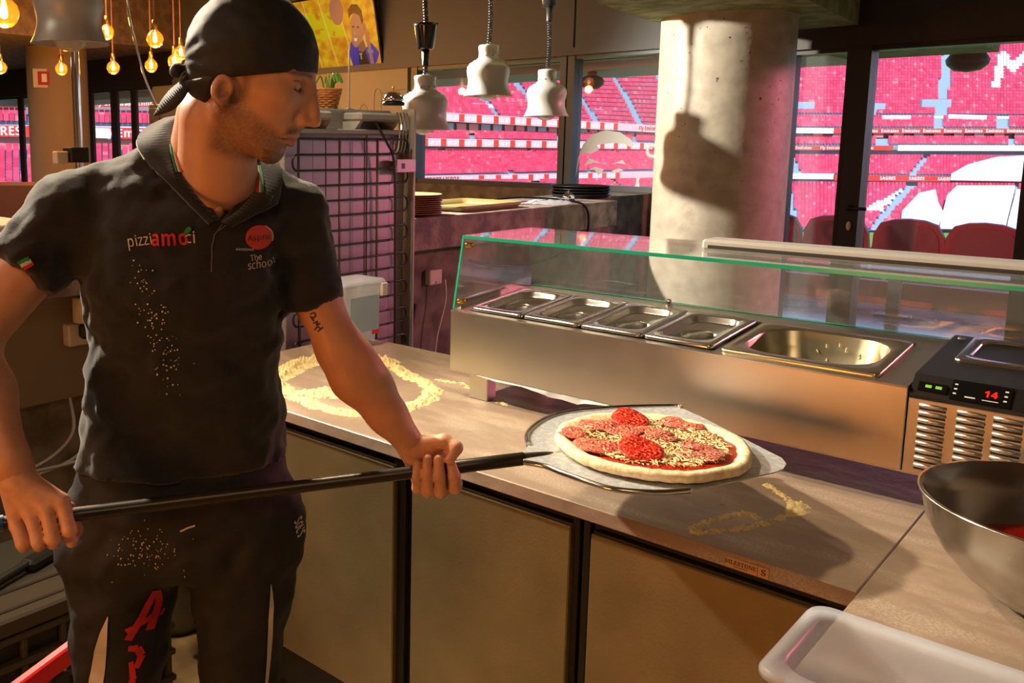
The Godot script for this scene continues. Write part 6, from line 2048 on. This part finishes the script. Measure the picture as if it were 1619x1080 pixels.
var hand_left := {
	"palm": [[Vector3(0.3622, 1.0897, -0.012), Vector3(0.3836, 1.0605, -0.018), 0.0255, 0.0245], [Vector3(0.3836, 1.0605, -0.018), Vector3(0.4616, 0.9907, -0.027), 0.018, 0.0125], [Vector3(0.3836, 1.0605, -0.018), Vector3(0.4411, 0.9801, -0.03), 0.018, 0.0125], [Vector3(0.3836, 1.0605, -0.018), Vector3(0.4199, 0.9801, -0.03), 0.018, 0.012], [Vector3(0.3804, 1.0582, -0.018), Vector3(0.3994, 0.989, -0.025), 0.018, 0.012], [Vector3(0.3931, 1.0559, -0.012), Vector3(0.4259, 1.056, -0.012), 0.016, 0.015], [Vector3(0.4153, 1.0522, -0.016), Vector3(0.4514, 1.0318, -0.022), 0.015, 0.012]],
	"thumb": [[Vector3(0.3973, 1.065, -0.012), 0.016], [Vector3(0.4367, 1.0781, 0.006), 0.0128], [Vector3(0.4558, 1.0716, 0.019), 0.0112], [Vector3(0.4446, 1.0533, 0.027), 0.0088]],
	"fingers": [
		[[Vector3(0.4616, 0.9907, -0.027), 0.0115], [Vector3(0.4562, 0.9974, 0.01), 0.0108], [Vector3(0.4532, 1.0236, 0.022), 0.0102], [Vector3(0.4488, 1.0418, 0.02), 0.0085]],
		[[Vector3(0.4411, 0.9801, -0.03), 0.0115], [Vector3(0.4324, 0.9887, 0.011), 0.0102], [Vector3(0.4272, 1.0265, 0.024), 0.0098], [Vector3(0.4271, 1.0521, 0.021), 0.0085]],
		[[Vector3(0.4199, 0.9801, -0.03), 0.011], [Vector3(0.4108, 0.9893, 0.01), 0.0098], [Vector3(0.407, 1.026, 0.023), 0.0094], [Vector3(0.4079, 1.0517, 0.02), 0.0082]],
		[[Vector3(0.3994, 0.989, -0.025), 0.0105], [Vector3(0.3925, 0.9953, 0.008), 0.0090], [Vector3(0.3891, 1.0237, 0.02), 0.0086], [Vector3(0.3912, 1.0427, 0.017), 0.0074]]]}
var hand_right := {
	"palm": [[Vector3(-0.2269, 1.113, 0.198), Vector3(-0.2137, 1.0862, 0.202), 0.0285, 0.02578], [Vector3(-0.2137, 1.0862, 0.202), Vector3(-0.1464, 1.0573, 0.217), 0.020, 0.01194], [Vector3(-0.2144, 1.0874, 0.205), Vector3(-0.1667, 1.0485, 0.224), 0.020, 0.01194], [Vector3(-0.2181, 1.0874, 0.205), Vector3(-0.1895, 1.0377, 0.224), 0.020, 0.01146], [Vector3(-0.2257, 1.0854, 0.2), Vector3(-0.2152, 1.0217, 0.217), 0.020, 0.01098]],
	"thumb": [[Vector3(-0.1963, 1.0707, 0.195), 0.01623], [Vector3(-0.1526, 1.0278, 0.178), 0.01194], [Vector3(-0.1385, 0.9981, 0.184), 0.01031], [Vector3(-0.1391, 0.9887, 0.205), 0.00879]],
	"fingers": [
		[[Vector3(-0.1464, 1.0573, 0.217), 0.01165], [Vector3(-0.1321, 1.02, 0.232), 0.01031], [Vector3(-0.1452, 0.9997, 0.205), 0.00936], [Vector3(-0.1581, 1.0039, 0.188), 0.00812]],
		[[Vector3(-0.1667, 1.0485, 0.224), 0.01165], [Vector3(-0.1542, 1.0095, 0.239), 0.01031], [Vector3(-0.1648, 0.99, 0.21), 0.00936], [Vector3(-0.177, 0.9926, 0.19), 0.00812]],
		[[Vector3(-0.1895, 1.0377, 0.224), 0.01127], [Vector3(-0.1756, 1.0045, 0.239), 0.01012], [Vector3(-0.1857, 0.9859, 0.21), 0.00917], [Vector3(-0.1964, 0.9885, 0.19), 0.00793]],
		[[Vector3(-0.2152, 1.0217, 0.217), 0.01070], [Vector3(-0.2007, 0.9992, 0.234), 0.00974], [Vector3(-0.2092, 0.9829, 0.208), 0.00879], [Vector3(-0.2176, 0.9854, 0.19), 0.00764]]]}

func f_hand(p: Vector3, h: Dictionary) -> float:
	var d := sd_list(p, h.palm, 0.010)
	d = smin(d, chain(p, h.thumb, 0.006), 0.008)
	var g := 1e3
	for f in h.fingers:
		g = minf(g, chain(p, f, 0.005))
	return smin(d, g, 0.0045)

func f_hand_left(p: Vector3) -> float:
	return f_hand(p, hand_left)

func f_hand_right(p: Vector3) -> float:
	return f_hand(p, hand_right)

# head in millimetres: x forward, y up, z toward the camera
func f_head_mm(p: Vector3) -> float:
	var q := Vector3(p.x, p.y, absf(p.z))
	var d := blob(p, Vector3(18, 52, 0), Vector3(84, 80, 72))
	d = smin(d, blob(p, Vector3(68, 28, 0), Vector3(50, 60, 57)), 22.0)
	d = smin(d, blob(p, Vector3(58, -26, 0), Vector3(50, 46, 49)), 24.0)
	d = smin(d, bone(q, Vector3(12, -22, 46), Vector3(82, -60, 16), 14.0, 13.0), 18.0)
	d = smin(d, blob(p, Vector3(88, -60, 0), Vector3(16, 18, 22)), 14.0)
	d = smin(d, blob(q, Vector3(78, 20, 42), Vector3(24, 16, 18)), 16.0)
	d = smin(d, bone(q, Vector3(106, 60, 8), Vector3(90, 58, 44), 9.0, 8.0), 10.0)
	d = smax(d, -blob(q, Vector3(114, 43, 30), Vector3(16, 11, 17)), 8.0)
	d = smax(d, -blob(p, Vector3(127, 56, 0), Vector3(10, 10, 24)), 8.0)
	d = smin(d, blob(q, Vector3(91.5, 41, 33), Vector3(16.5, 12.5, 16)), 2.0)
	d = smin(d, bone(p, Vector3(110, 58, 0), Vector3(132, 12, 0), 7.0, 8.0), 8.0)
	d = smin(d, bone(p, Vector3(103, 48, 0), Vector3(115, 0, 0), 9.0, 15.0), 9.0)
	d = smin(d, blob(p, Vector3(134, 1, 0), Vector3(11, 9.5, 10)), 7.0)
	d = smin(d, blob(q, Vector3(121, -4, 11), Vector3(11, 8, 7)), 5.0)
	d = smax(d, -blob(q, Vector3(126, -11.5, 9), Vector3(6.5, 3.6, 6)), 2.0)
	d = smax(d, -bone(q, Vector3(112, 8, 18.5), Vector3(108, -9, 20), 2.2, 2.0), 3.0)
	d = smin(d, blob(p, Vector3(101, -22, 0), Vector3(17, 14, 28)), 12.0)
	d = smin(d, bone(q, Vector3(115, -27, 0), Vector3(99, -33, 24), 5.0, 2.5), 5.0)
	d = smin(d, bone(q, Vector3(112.5, -40, 0), Vector3(98, -36, 22), 5.5, 2.5), 5.0)
	d = smax(d, -bone(q, Vector3(122, -33, 0), Vector3(98, -35, 26), 2.4, 1.4), 2.0)
	# ear
	var e := blob(q, Vector3(13, 6, 73), Vector3(16, 21, 9))
	e = smax(e, -blob(q, Vector3(18, 5, 81), Vector3(9, 13, 8)), 4.0)
	e = smin(e, blob(q, Vector3(18, -13, 72), Vector3(7, 7, 6)), 6.0)
	d = smin(d, e, 4.0)
	d = smin(d, bone(p, Vector3(-8, -43, -12), Vector3(10, -125, -35), 56.0, 62.0), 16.0)
	return d

func f_head(p: Vector3) -> float:
	return f_head_mm(HEAD_INV * p) * 0.001 * 1.06

func hem_plane(p: Vector3) -> float:
	return (p.x - 47.0) * 0.40 - (p.y - 36.0) * 0.917

func f_bandana_mm(p: Vector3) -> float:
	var d := blob(p, Vector3(14, 60, 0), Vector3(104 if p.x > 14.0 else 92, 96, 82))
	var dx := p.x + 80.0
	var dy := p.y - 15.0
	var an := atan2(dy, dx)
	d += 1.3 * sin(an * 15.0 + p.z * 0.03) * clampf(1.0 - (dx * dx + dy * dy) / 26000.0, 0.0, 1.0) + 2.2 * fold.get_noise_3d(p.x * 0.02, p.y * 0.03, p.z * 0.02)
	d = smax(d, hem_plane(p), 2.0)
	d = smin(d, blob(p, Vector3(-74, 8, 22), Vector3(11, 12, 13)), 6.0)
	return d

func f_bandana(p: Vector3) -> float:
	return f_bandana_mm(HEAD_INV * p) * 0.001 * 1.06

func f_hair(p: Vector3) -> float:
	var q := HEAD_INV * p
	var d := blob(q, Vector3(8, 50, 0), Vector3(97, 88, 77)) + 1.2 * fold.get_noise_3d(q.x * 0.2, q.y * 0.06, q.z * 0.2)
	d = maxf(d, -hem_plane(q) - 6.0)
	d = smax(d, q.x + 4.0 - 0.25 * (q.y - 10.0), 3.0)
	d = smax(d, -30.0 - q.y, 6.0)
	return d * 0.001 * 1.06

func skin_tint(p: Vector3) -> Color:
	var n := fold.get_noise_3d(p.x * 30.0, p.y * 30.0, p.z * 30.0)
	return Color(0.56 + 0.05 * n, 0.27 + 0.03 * n, 0.155 + 0.015 * n)

func hand_tint(p: Vector3) -> Color:
	var n := fold.get_noise_3d(p.x * 60.0, p.y * 60.0, p.z * 60.0)
	return Color(0.60 + 0.07 * n, 0.31 + 0.05 * n, 0.19 + 0.03 * n)

func head_tint(w: Vector3) -> Color:
	var p := HEAD_INV * w
	var c := skin_tint(w)
	var n := fold.get_noise_3d(p.x * 0.35, p.y * 0.35, p.z * 0.35)
	# stubble on jaw, chin, throat; thicker moustache and goatee
	var cheek := -4.0 + (60.0 - p.x) * 0.55
	var beard := clampf((cheek - p.y) / 14.0 + 0.3 * n, 0.0, 1.0) * clampf((p.x + 2.0) / 14.0, 0.0, 1.0) * clampf((p.y + 92.0) / 14.0, 0.0, 1.0)
	var mous := clampf(1.2 - absf(p.y + 17.0 + absf(p.z) * 0.25) / 8.0, 0.0, 1.0) * clampf((p.x - 96.0) / 5.0, 0.0, 1.0) * clampf((32.0 - absf(p.z)) / 6.0, 0.0, 1.0)
	var goat := clampf((-50.0 - p.y) / 8.0, 0.0, 1.0) * clampf((p.x - 74.0) / 12.0, 0.0, 1.0)
	var side := clampf(1.0 - absf(p.x - 40.0) / 11.0, 0.0, 1.0) * clampf((46.0 - p.y) / 10.0, 0.0, 1.0) * clampf((p.y + 30.0) / 20.0, 0.0, 1.0)
	var dark := clampf(maxf(maxf(beard * 0.50, mous * 0.85), maxf(goat * 0.8, side * 0.6)) * (1.0 + 0.5 * n), 0.0, 0.92)
	var lip := clampf(1.3 - absf(p.y + 33.5) / 6.5, 0.0, 1.0) * clampf((p.x - 99.0) / 3.0, 0.0, 1.0) * clampf((24.0 - absf(p.z)) / 4.0, 0.0, 1.0)
	c = c.lerp(Color(0.045, 0.028, 0.02), dark * (1.0 - lip))
	c = c.lerp(Color(0.42, 0.13, 0.10), lip * 0.8)
	# eyebrow and lash line
	var brow := clampf(1.2 - absf(p.y - 60.0 + absf(absf(p.z) - 24.0) * 0.12) / 4.5, 0.0, 1.0) * clampf((p.x - 84.0) / 6.0, 0.0, 1.0) * clampf((absf(p.z) - 9.0) / 4.0, 0.0, 1.0)
	var lash := clampf(1.4 - absf(p.y - 34.5 + pow(absf(absf(p.z) - 31.0) / 9.0, 2.0) * -1.6) / 1.8, 0.0, 1.0) * clampf((p.x - 88.0) / 4.0, 0.0, 1.0) * clampf((15.0 - absf(absf(p.z) - 31.0)) / 3.0, 0.0, 1.0)
	c = c.lerp(Color(0.04, 0.025, 0.02), maxf(brow * 0.8, lash * 0.85))
	return c

func patch_strip(a: Array, b: Array, thick: float, n := 6) -> SurfaceTool:
	# surface between two curves, with thickness toward the camera side
	var pa := smooth_path(a, n)
	var pb := smooth_path(b, n)
	var st := new_st()
	st.set_smooth_group(0)
	for i in pa.size() - 1:
		var nn: Vector3 = (pb[i] - pa[i]).cross(pa[i + 1] - pa[i]).normalized()
		if nn.z < 0.0:
			nn = -nn
		var o := nn * thick
		quad(st, pa[i] + o, pb[i] + o, pb[i + 1] + o, pa[i + 1] + o)
		quad(st, pa[i], pa[i + 1], pb[i + 1], pb[i])
		quad(st, pb[i], pb[i + 1], pb[i + 1] + o, pb[i] + o)
		quad(st, pa[i], pa[i] + o, pa[i + 1] + o, pa[i + 1])
	return st

func stroke(parent: Node, called: String, pts: Array, w, m: Material, f: Callable, out := 0.0018):
	obj(called, drape(ribbon(pts, w), f, Transform3D(), out), m, parent)

func print_text(parent: Node, s: String, h: float, at: Vector2, m: Material, f: Callable, turn := 0.0, weight := 400, italic := false, squeeze := 1.0, out := 0.0018):
	var tm := text_mesh(s, h, 0.0, false, weight, italic)
	obj("lettering", drape(tm, f, Transform3D(Basis(Vector3.BACK, turn).scaled_local(Vector3(squeeze, 1, 1)), Vector3(at.x, at.y, 0)), out), m, parent)

func build_cook():
	fold.seed = 8
	fold.frequency = 1.0
	fold.fractal_octaves = 2
	var hb := Basis(Vector3.UP, deg_to_rad(-9)) * Basis(Vector3(0.951, -0.309, 0), Vector3(0.309, 0.951, 0), Vector3(0, 0, 1))
	HEAD = Transform3D(hb.scaled(Vector3.ONE * 0.001 * 1.06), Vector3(0.0865, 1.6561, 0.065))
	HEAD_INV = HEAD.affine_inverse()
	var m: StandardMaterial3D
	m = mat("skin", Color.WHITE, 0.48)
	m.vertex_color_use_as_albedo = true
	m.subsurf_scatter_enabled = true
	m.subsurf_scatter_strength = 0.08
	bump(m, 0.25, 101, 0.10, 512, 3)
	tri(m, 9.0, false)
	m = mat("shirt_black", Color.WHITE, 0.92)
	m.albedo_texture = noise_tex(0.2, 103, [[0.2, rgb8(20, 20, 20)], [0.8, rgb8(31, 30, 30)]], 512, 3)
	m.rim_enabled = true
	m.rim = 0.4
	tri(m, 3.0, false)
	bump(m, 0.5, 104, 0.25, 512, 2)
	m = mat("trouser_black", rgb8(22, 21, 21), 0.75)
	bump(m, 0.4, 105, 0.2, 512, 2)
	tri(m, 3.0, false)
	m = mat("bandana_black", rgb8(24, 23, 24), 0.7)
	m.rim_enabled = true
	m.rim = 0.5
	bump(m, 0.3, 106, 0.15, 512, 2)
	tri(m, 5.0, false)
	m = mat("hair_dark", rgb8(30, 24, 20), 0.6)
	mat("print_grey", rgb8(196, 188, 176), 0.7)
	mat("print_red", rgb8(190, 34, 38), 0.7)
	mat("print_green", rgb8(28, 130, 56), 0.7)
	mat("print_orange_red", rgb8(206, 62, 48), 0.7)
	mat("trim_grey", rgb8(110, 106, 104), 0.8)
	mat("lid_brown", rgb8(120, 72, 52), 0.6)
	mat("tattoo_ink", rgb8(40, 30, 30), 0.6)
	var t := thing("person", "cook in a black polo shirt and black bandana holding the peel with both hands", "person", Vector3(-1.2192, 0, -0.8501), deg_to_rad(44.3127))
	# one continuous body: torso and arms, head, hands
	var st := new_st()
	net(st, f_skin, Vector3(-0.46, 0.98, -0.20), Vector3(0.40, 1.68, 0.26), 0.0085, skin_tint)
	net(st, f_head, HEAD * Vector3(30, 22, 0) - Vector3(0.17, 0.20, 0.125), HEAD * Vector3(30, 22, 0) + Vector3(0.16, 0.165, 0.115), 0.0032, head_tint)
	net(st, f_hand_left, Vector3(0.4253, 1.0222, -0.023) - Vector3(0.075, 0.072, 0.055), Vector3(0.4253, 1.0222, -0.023) + Vector3(0.068, 0.07, 0.055), 0.003, hand_tint)
	net(st, f_hand_right, Vector3(-0.1844, 1.0501, 0.205) - Vector3(0.085, 0.095, 0.055), Vector3(-0.1844, 1.0501, 0.205) + Vector3(0.085, 0.095, 0.06), 0.003, hand_tint)
	var body := obj("body", st, M.skin, t)
	for sd in [-1.0, 1.0]:
		var lash := []
		var crease := []
		for i in 9:
			var zz := 19.0 + 27.0 * i / 8.0
			for q in [[lash, 34.5 - 0.012 * pow(zz - 33.0, 2.0) * -1.0], [crease, 48.5 - 0.014 * pow(zz - 33.0, 2.0)]]:
				var k2 := maxf(0.02, 1.0 - pow((zz - 33.0) / 16.0, 2.0) - pow((q[1] - 41.0) / 12.5, 2.0))
				q[0].append(HEAD * Vector3(91.5 + 16.7 * sqrt(k2), q[1], zz * sd))
		obj("eyelashes", tube_st(lash, 0.0012, 5), M.hair_dark, body)
		obj("eyelid_crease", tube_st(crease, 0.0008, 5), M.lid_brown, body)
	# tattoo on the left forearm: three looping strokes
	for s in [[Vector2(0.2099, 1.3003), Vector2(0.2172, 1.3035), Vector2(0.2193, 1.2972), Vector2(0.2130, 1.2929), Vector2(0.2099, 1.2971), Vector2(0.2161, 1.2886)], [Vector2(0.2151, 1.2844), Vector2(0.2224, 1.2887), Vector2(0.2203, 1.2812), Vector2(0.2266, 1.2855)], [Vector2(0.2171, 1.2726), Vector2(0.2224, 1.2801), Vector2(0.2276, 1.2759), Vector2(0.2224, 1.2705), Vector2(0.2318, 1.2791)]]:
		stroke(body, "tattoo", s, 0.0022, M.tattoo_ink, f_skin, 0.0006)
	# hair, bandana
	st = new_st()
	net(st, f_hair, HEAD * Vector3(20, 20, 0) - Vector3(0.15, 0.13, 0.11), HEAD * Vector3(20, 20, 0) + Vector3(0.1, 0.1, 0.11), 0.004)
	obj("hair", st, M.hair_dark, t)
	st = new_st()
	net(st, f_bandana, HEAD * Vector3(14, 70, 0) - Vector3(0.15, 0.14, 0.105), HEAD * Vector3(14, 70, 0) + Vector3(0.15, 0.14, 0.105), 0.004)
	var ban := obj("bandana", st, M.bandana_black, t)
	st = new_st()
	add_sheet(st, [Vector3(0.0314, 1.6847, 0.075), Vector3(0.0192, 1.6732, 0.078), Vector3(0.0018, 1.6588, 0.08), Vector3(-0.0117, 1.6425, 0.082), Vector3(-0.0235, 1.6206, 0.084)], [Vector3(0.0376, 1.6686, 0.09), Vector3(0.0325, 1.658, 0.095), Vector3(0.0222, 1.6419, 0.098), Vector3(0.0058, 1.6279, 0.094), Vector3(-0.0223, 1.6196, 0.085)], 0.0025)
	obj("tail", st, M.bandana_black, ban)
	st = new_st()
	add_sheet(st, [Vector3(0.0275, 1.6725, 0.06), Vector3(0.0213, 1.6538, 0.05), Vector3(0.0159, 1.6326, 0.045), Vector3(0.0136, 1.6191, 0.04)], [Vector3(0.0359, 1.6642, 0.07), Vector3(0.0366, 1.6483, 0.065), Vector3(0.0305, 1.6321, 0.06), Vector3(0.0165, 1.618, 0.045)], 0.0025)
	obj("tail", st, M.bandana_black, ban)
	st = new_st()
	add_tube(st, smooth_path([Vector3(0.0334, 1.6881, 0.08), Vector3(0.0246, 1.6858, 0.085), Vector3(0.0193, 1.6781, 0.088), Vector3(0.0184, 1.6676, 0.09)], 4), 0.0016, 5)
	obj("loose_thread", st, M.trim_grey, ban)
	# shirt with collar, trims and prints
	st = new_st()
	net(st, f_shirt, Vector3(-0.46, 0.96, -0.24), Vector3(0.32, 1.64, 0.22), 0.0075)
	var shirt := obj("polo_shirt", st, M.shirt_black, t)
	var li := [Vector3(0.0083, 1.6244, -0.04), Vector3(-0.0095, 1.6061, -0.01), Vector3(-0.0097, 1.5805, 0.028), Vector3(0.0043, 1.5442, 0.058), Vector3(0.0315, 1.5051, 0.082), Vector3(0.0738, 1.4608, 0.102)]
	var lo := [Vector3(-0.0381, 1.6188, -0.07), Vector3(-0.0604, 1.5999, -0.015), Vector3(-0.0643, 1.5794, 0.028), Vector3(-0.046, 1.5539, 0.058), Vector3(-0.0061, 1.5189, 0.088), Vector3(0.0601, 1.4555, 0.108)]
	obj("collar", patch_strip(li, lo, 0.004), M.shirt_black, shirt)
	var ri := [Vector3(0.1149, 1.5672, -0.06), Vector3(0.1268, 1.549, -0.015), Vector3(0.1306, 1.5256, 0.025), Vector3(0.1228, 1.5011, 0.058), Vector3(0.1039, 1.4771, 0.085), Vector3(0.0773, 1.4577, 0.1)]
	var ro := [Vector3(0.1289, 1.565, -0.07), Vector3(0.1562, 1.5468, -0.025), Vector3(0.165, 1.5155, 0.023), Vector3(0.1606, 1.4854, 0.06), Vector3(0.1292, 1.4693, 0.085), Vector3(0.0942, 1.4514, 0.104)]
	obj("collar", patch_strip(ri, ro, 0.004), M.shirt_black, shirt)
	obj("collar_piping", tube_st(smooth_path(lo.slice(0, 4), 5), 0.002, 5), M.print_grey, shirt)
	obj("collar_piping", tube_st(smooth_path(ro.slice(1, 4), 5), 0.0015, 5), M.trim_grey, shirt)
	# back of the collar round the nape
	obj("collar", patch_strip([Vector3(0.0083, 1.6244, -0.04), Vector3(0.022, 1.618, -0.07), Vector3(0.0648, 1.6024, -0.085), Vector3(0.1149, 1.5672, -0.06)], [Vector3(-0.0381, 1.6188, -0.07), Vector3(0.0148, 1.595, -0.11), Vector3(0.0713, 1.5776, -0.115), Vector3(0.1289, 1.565, -0.07)], 0.004), M.shirt_black, shirt)
	# tricolour tapes inside the collar
	var k := 0
	for mm in [M.print_green, M.print_grey, M.print_red]:
		var o := Vector3(0.0042 * k, 0, 0.0055)
		obj("collar_tape", patch_strip([Vector3(-0.011, 1.5775, 0.032) + o, Vector3(-0.0049, 1.5579, 0.05) + o, Vector3(0.0048, 1.5347, 0.067) + o], [Vector3(-0.007, 1.5776, 0.032) + o, Vector3(-0.0009, 1.5579, 0.05) + o, Vector3(0.0088, 1.5347, 0.067) + o], 0.001), mm, shirt)
		o = Vector3(-0.0042 * k, 0, 0.0055)
		obj("collar_tape", patch_strip([Vector3(0.127, 1.5431, -0.002) + o, Vector3(0.1341, 1.5218, 0.03) + o, Vector3(0.1363, 1.5029, 0.054) + o], [Vector3(0.1312, 1.5431, -0.002) + o, Vector3(0.1382, 1.5218, 0.03) + o, Vector3(0.1403, 1.5029, 0.054) + o], 0.001), mm, shirt)
		k += 1
	# green and white facing under the collar point
	stroke(shirt, "collar_facing", [Vector2(-0.0499, 1.5619), Vector2(-0.0365, 1.5483), Vector2(-0.0230, 1.5386)], [0.008, 0.022, 0.016], M.print_green, f_shirt, 0.003)
	stroke(shirt, "collar_facing", [Vector2(-0.0367, 1.5425), Vector2(-0.0271, 1.5337), Vector2(-0.0156, 1.5229)], [0.006, 0.012, 0.004], M.print_grey, f_shirt, 0.0035)
	# placket edge
	stroke(shirt, "placket_seam", [Vector2(0.0772, 1.4548), Vector2(0.0662, 1.4392), Vector2(0.0620, 1.4196), Vector2(0.0612, 1.3821)], 0.0014, M.trim_grey, f_shirt, 0.0012)
	stroke(shirt, "placket_seam", [Vector2(0.0722, 1.4451), Vector2(0.0899, 1.4588), Vector2(0.1124, 1.4686), Vector2(0.1357, 1.4776), Vector2(0.1536, 1.4860)], 0.0014, M.trim_grey, f_shirt, 0.0014)
	# chest prints
	print_text(shirt, "pizzi", 0.0175, Vector2(-0.0499, 1.4300), M.print_grey, f_shirt, 0.14, 400, false, 0.9)
	print_text(shirt, "amo", 0.0255, Vector2(-0.0030, 1.4341), M.print_red, f_shirt, 0.02, 900, false, 0.8)
	print_text(shirt, "ci", 0.019, Vector2(0.0292, 1.4351), M.print_grey, f_shirt, 0.03, 400, false, 1.0)
	stroke(shirt, "green_accent", [Vector2(0.0206, 1.4410), Vector2(0.0255, 1.4459), Vector2(0.0305, 1.4508)], [0.003, 0.008, 0.006], M.print_green, f_shirt, 0.003)
	var disc := new_st()
	add_lathe(disc, [Vector2(0.0195, 0.0), Vector2(0.013, 0.0), Vector2(0.006, 0.0), Vector2(0.0001, 0.0)], 32, Transform3D(Basis(Vector3.RIGHT, PI / 2), Vector3.ZERO))
	var cx := Vector2(0.1323, 1.4324)
	obj("red_badge", drape(done(disc), f_shirt, Transform3D(Basis(), Vector3(cx.x, cx.y, 0)), 0.002), M.print_orange_red, shirt)
	var arc := []
	for i in 9:
		var an := 1.1 - 1.5 * i / 8.0
		arc.append(cx + Vector2(cos(an), sin(an)) * 0.0203)
	stroke(shirt, "badge_crescent", arc, 0.0016, M.print_grey, f_shirt, 0.002)
	print_text(shirt, "Aspro", 0.0095, Vector2(0.1323, 1.4324), M.black_frame, f_shirt, 0.0, 400, true, 1.0, 0.0032)
	print_text(shirt, "AGUGIARO", 0.0038, Vector2(0.1114, 1.4146), M.print_grey, f_shirt, -0.12, 700)
	print_text(shirt, "The", 0.0095, Vector2(0.1279, 1.4008), M.print_grey, f_shirt, 0.08, 400, true, 0.85)
	print_text(shirt, "school", 0.0125, Vector2(0.1347, 1.3899), M.print_grey, f_shirt, 0.05, 400, true, 0.8)
	# flag tab on the sleeve cuff
	var tab := [Vector2(-0.2563, 1.3814), Vector2(-0.2437, 1.3916), Vector2(-0.2309, 1.3876), Vector2(-0.2447, 1.3733)]
	k = 0
	for mm in [M.print_green, M.print_grey, M.print_red]:
		var q0: Vector2 = Vector2(-0.2341, 1.3951).lerp(Vector2(-0.2230, 1.3844), k / 2.6)
		var q1: Vector2 = Vector2(-0.2192, 1.4029).lerp(Vector2(-0.2109, 1.3932), k / 2.6)
		stroke(shirt, "flag_stripe", [q0, q1], 0.0062, mm, f_shirt, 0.003)
		k += 1
	# flour specks on the shirt front
	var rng := RandomNumberGenerator.new()
	rng.seed = 44
	st = new_st()
	for i in 110:
		var u := rng.randf()
		var px: Vector2 = Vector2(-0.0483, 1.3867).lerp(Vector2(-0.0079, 1.2107), u) + Vector2(rng.randfn(0.0, 0.013), rng.randfn(0.0, 0.02))
		var p := drop(f_shirt, px.x, px.y, 0.3, 0.0008)
		var r := rng.randf_range(0.0005, 0.0012)
		add_box(st, p - Vector3.ONE * r, p + Vector3(r, r, r))
	stuff(obj("flour_specks", st, M.white_plastic, shirt))
	# trousers
	st = new_st()
	net(st, f_trousers, Vector3(-0.26, 0.05, -0.2), Vector3(0.26, 1.16, 0.2), 0.0095)
	var tr := obj("trousers", st, M.trouser_black, t)
	stroke(tr, "pale_panel", [Vector2(-0.1308, 0.7883), Vector2(-0.1406, 0.7531), Vector2(-0.1506, 0.7131), Vector2(-0.1614, 0.6554), Vector2(-0.1706, 0.5852)], [0.001, 0.014, 0.021, 0.026, 0.03], M.print_grey, f_trousers, 0.003)
	stroke(tr, "pale_panel", [Vector2(0.1440, 0.8402), Vector2(0.1436, 0.7938), Vector2(0.1397, 0.7309), Vector2(0.1348, 0.6730), Vector2(0.1276, 0.6027)], [0.001, 0.0075, 0.008, 0.006, 0.004], M.print_grey, f_trousers, 0.003)
	for s in [[[Vector2(-0.0536, 0.8245), Vector2(-0.0782, 0.7763), Vector2(-0.1026, 0.7366)], [0.009, 0.012, 0.013]], [[Vector2(-0.0517, 0.8212), Vector2(-0.0547, 0.7876), Vector2(-0.0687, 0.7446)], [0.009, 0.011, 0.013]], [[Vector2(-0.1040, 0.7558), Vector2(-0.0806, 0.7650), Vector2(-0.0573, 0.7718)], [0.009, 0.009, 0.009]], [[Vector2(-0.0534, 0.7628), Vector2(-0.0479, 0.7718)], [0.005, 0.004]], [[Vector2(-0.1032, 0.7195), Vector2(-0.0885, 0.7173), Vector2(-0.0827, 0.7013), Vector2(-0.0918, 0.6807)], [0.010, 0.012, 0.012, 0.009]], [[Vector2(-0.0998, 0.6944), Vector2(-0.0967, 0.6623), Vector2(-0.1081, 0.6391)], [0.008, 0.011, 0.01]]]:
		stroke(tr, "red_brush_letter", s[0], s[1], M.print_red, f_trousers, 0.003)
	print_text(tr, "SOL'S", 0.0125, Vector2(0.1900, 0.9224), M.print_grey, f_trousers, -1.42, 700, false, 0.85, 0.003)
	st = new_st()
	for i in 90:
		var px: Vector2 = Vector2(-0.0602, 0.9092) + Vector2(rng.randfn(0.0, 0.03), rng.randfn(0.0, 0.022))
		var p := drop(f_trousers, px.x, px.y, 0.3, 0.0008)
		var r := rng.randf_range(0.0005, 0.001)
		add_box(st, p - Vector3.ONE * r, p + Vector3(r, r, r))
	stuff(obj("flour_specks", st, M.flour, tr))
	obj("drawstring", drape(ribbon([Vector2(-0.0028, 0.9456), Vector2(0.0096, 0.9520), Vector2(0.0218, 0.9553)], 0.0028), f_trousers, Transform3D(), 0.003), M.print_grey, tr)
	# shoes
	for x in [-0.108, 0.100]:
		st = new_st()
		add_loft(st, [ring_xz(round_rect(0.095, 0.27, 0.045), 0.0), ring_xz(round_rect(0.1, 0.275, 0.045), 0.03), ring_xz(round_rect(0.09, 0.25, 0.04), 0.07), ring_xz(round_rect(0.075, 0.12, 0.03), 0.11)], true, true)
		obj("shoe", st, M.trouser_black, t, Vector3(x, 0.0, 0.03))

func add_sheet(st: SurfaceTool, a: Array, b: Array, thick: float):
	st.append_from(done(patch_strip(a, b, thick)), 0, Transform3D())

func _ready():
	setup_view()
	materials()
	food_materials()
	lights()
	build_structure()
	build_stadium()
	build_counter()
	build_prep_unit()
	build_bowl_and_box()
	build_bar()
	build_fridge()
	build_dining_room()
	build_floor_things()
	build_peel()
	flour_all()
	build_cook()
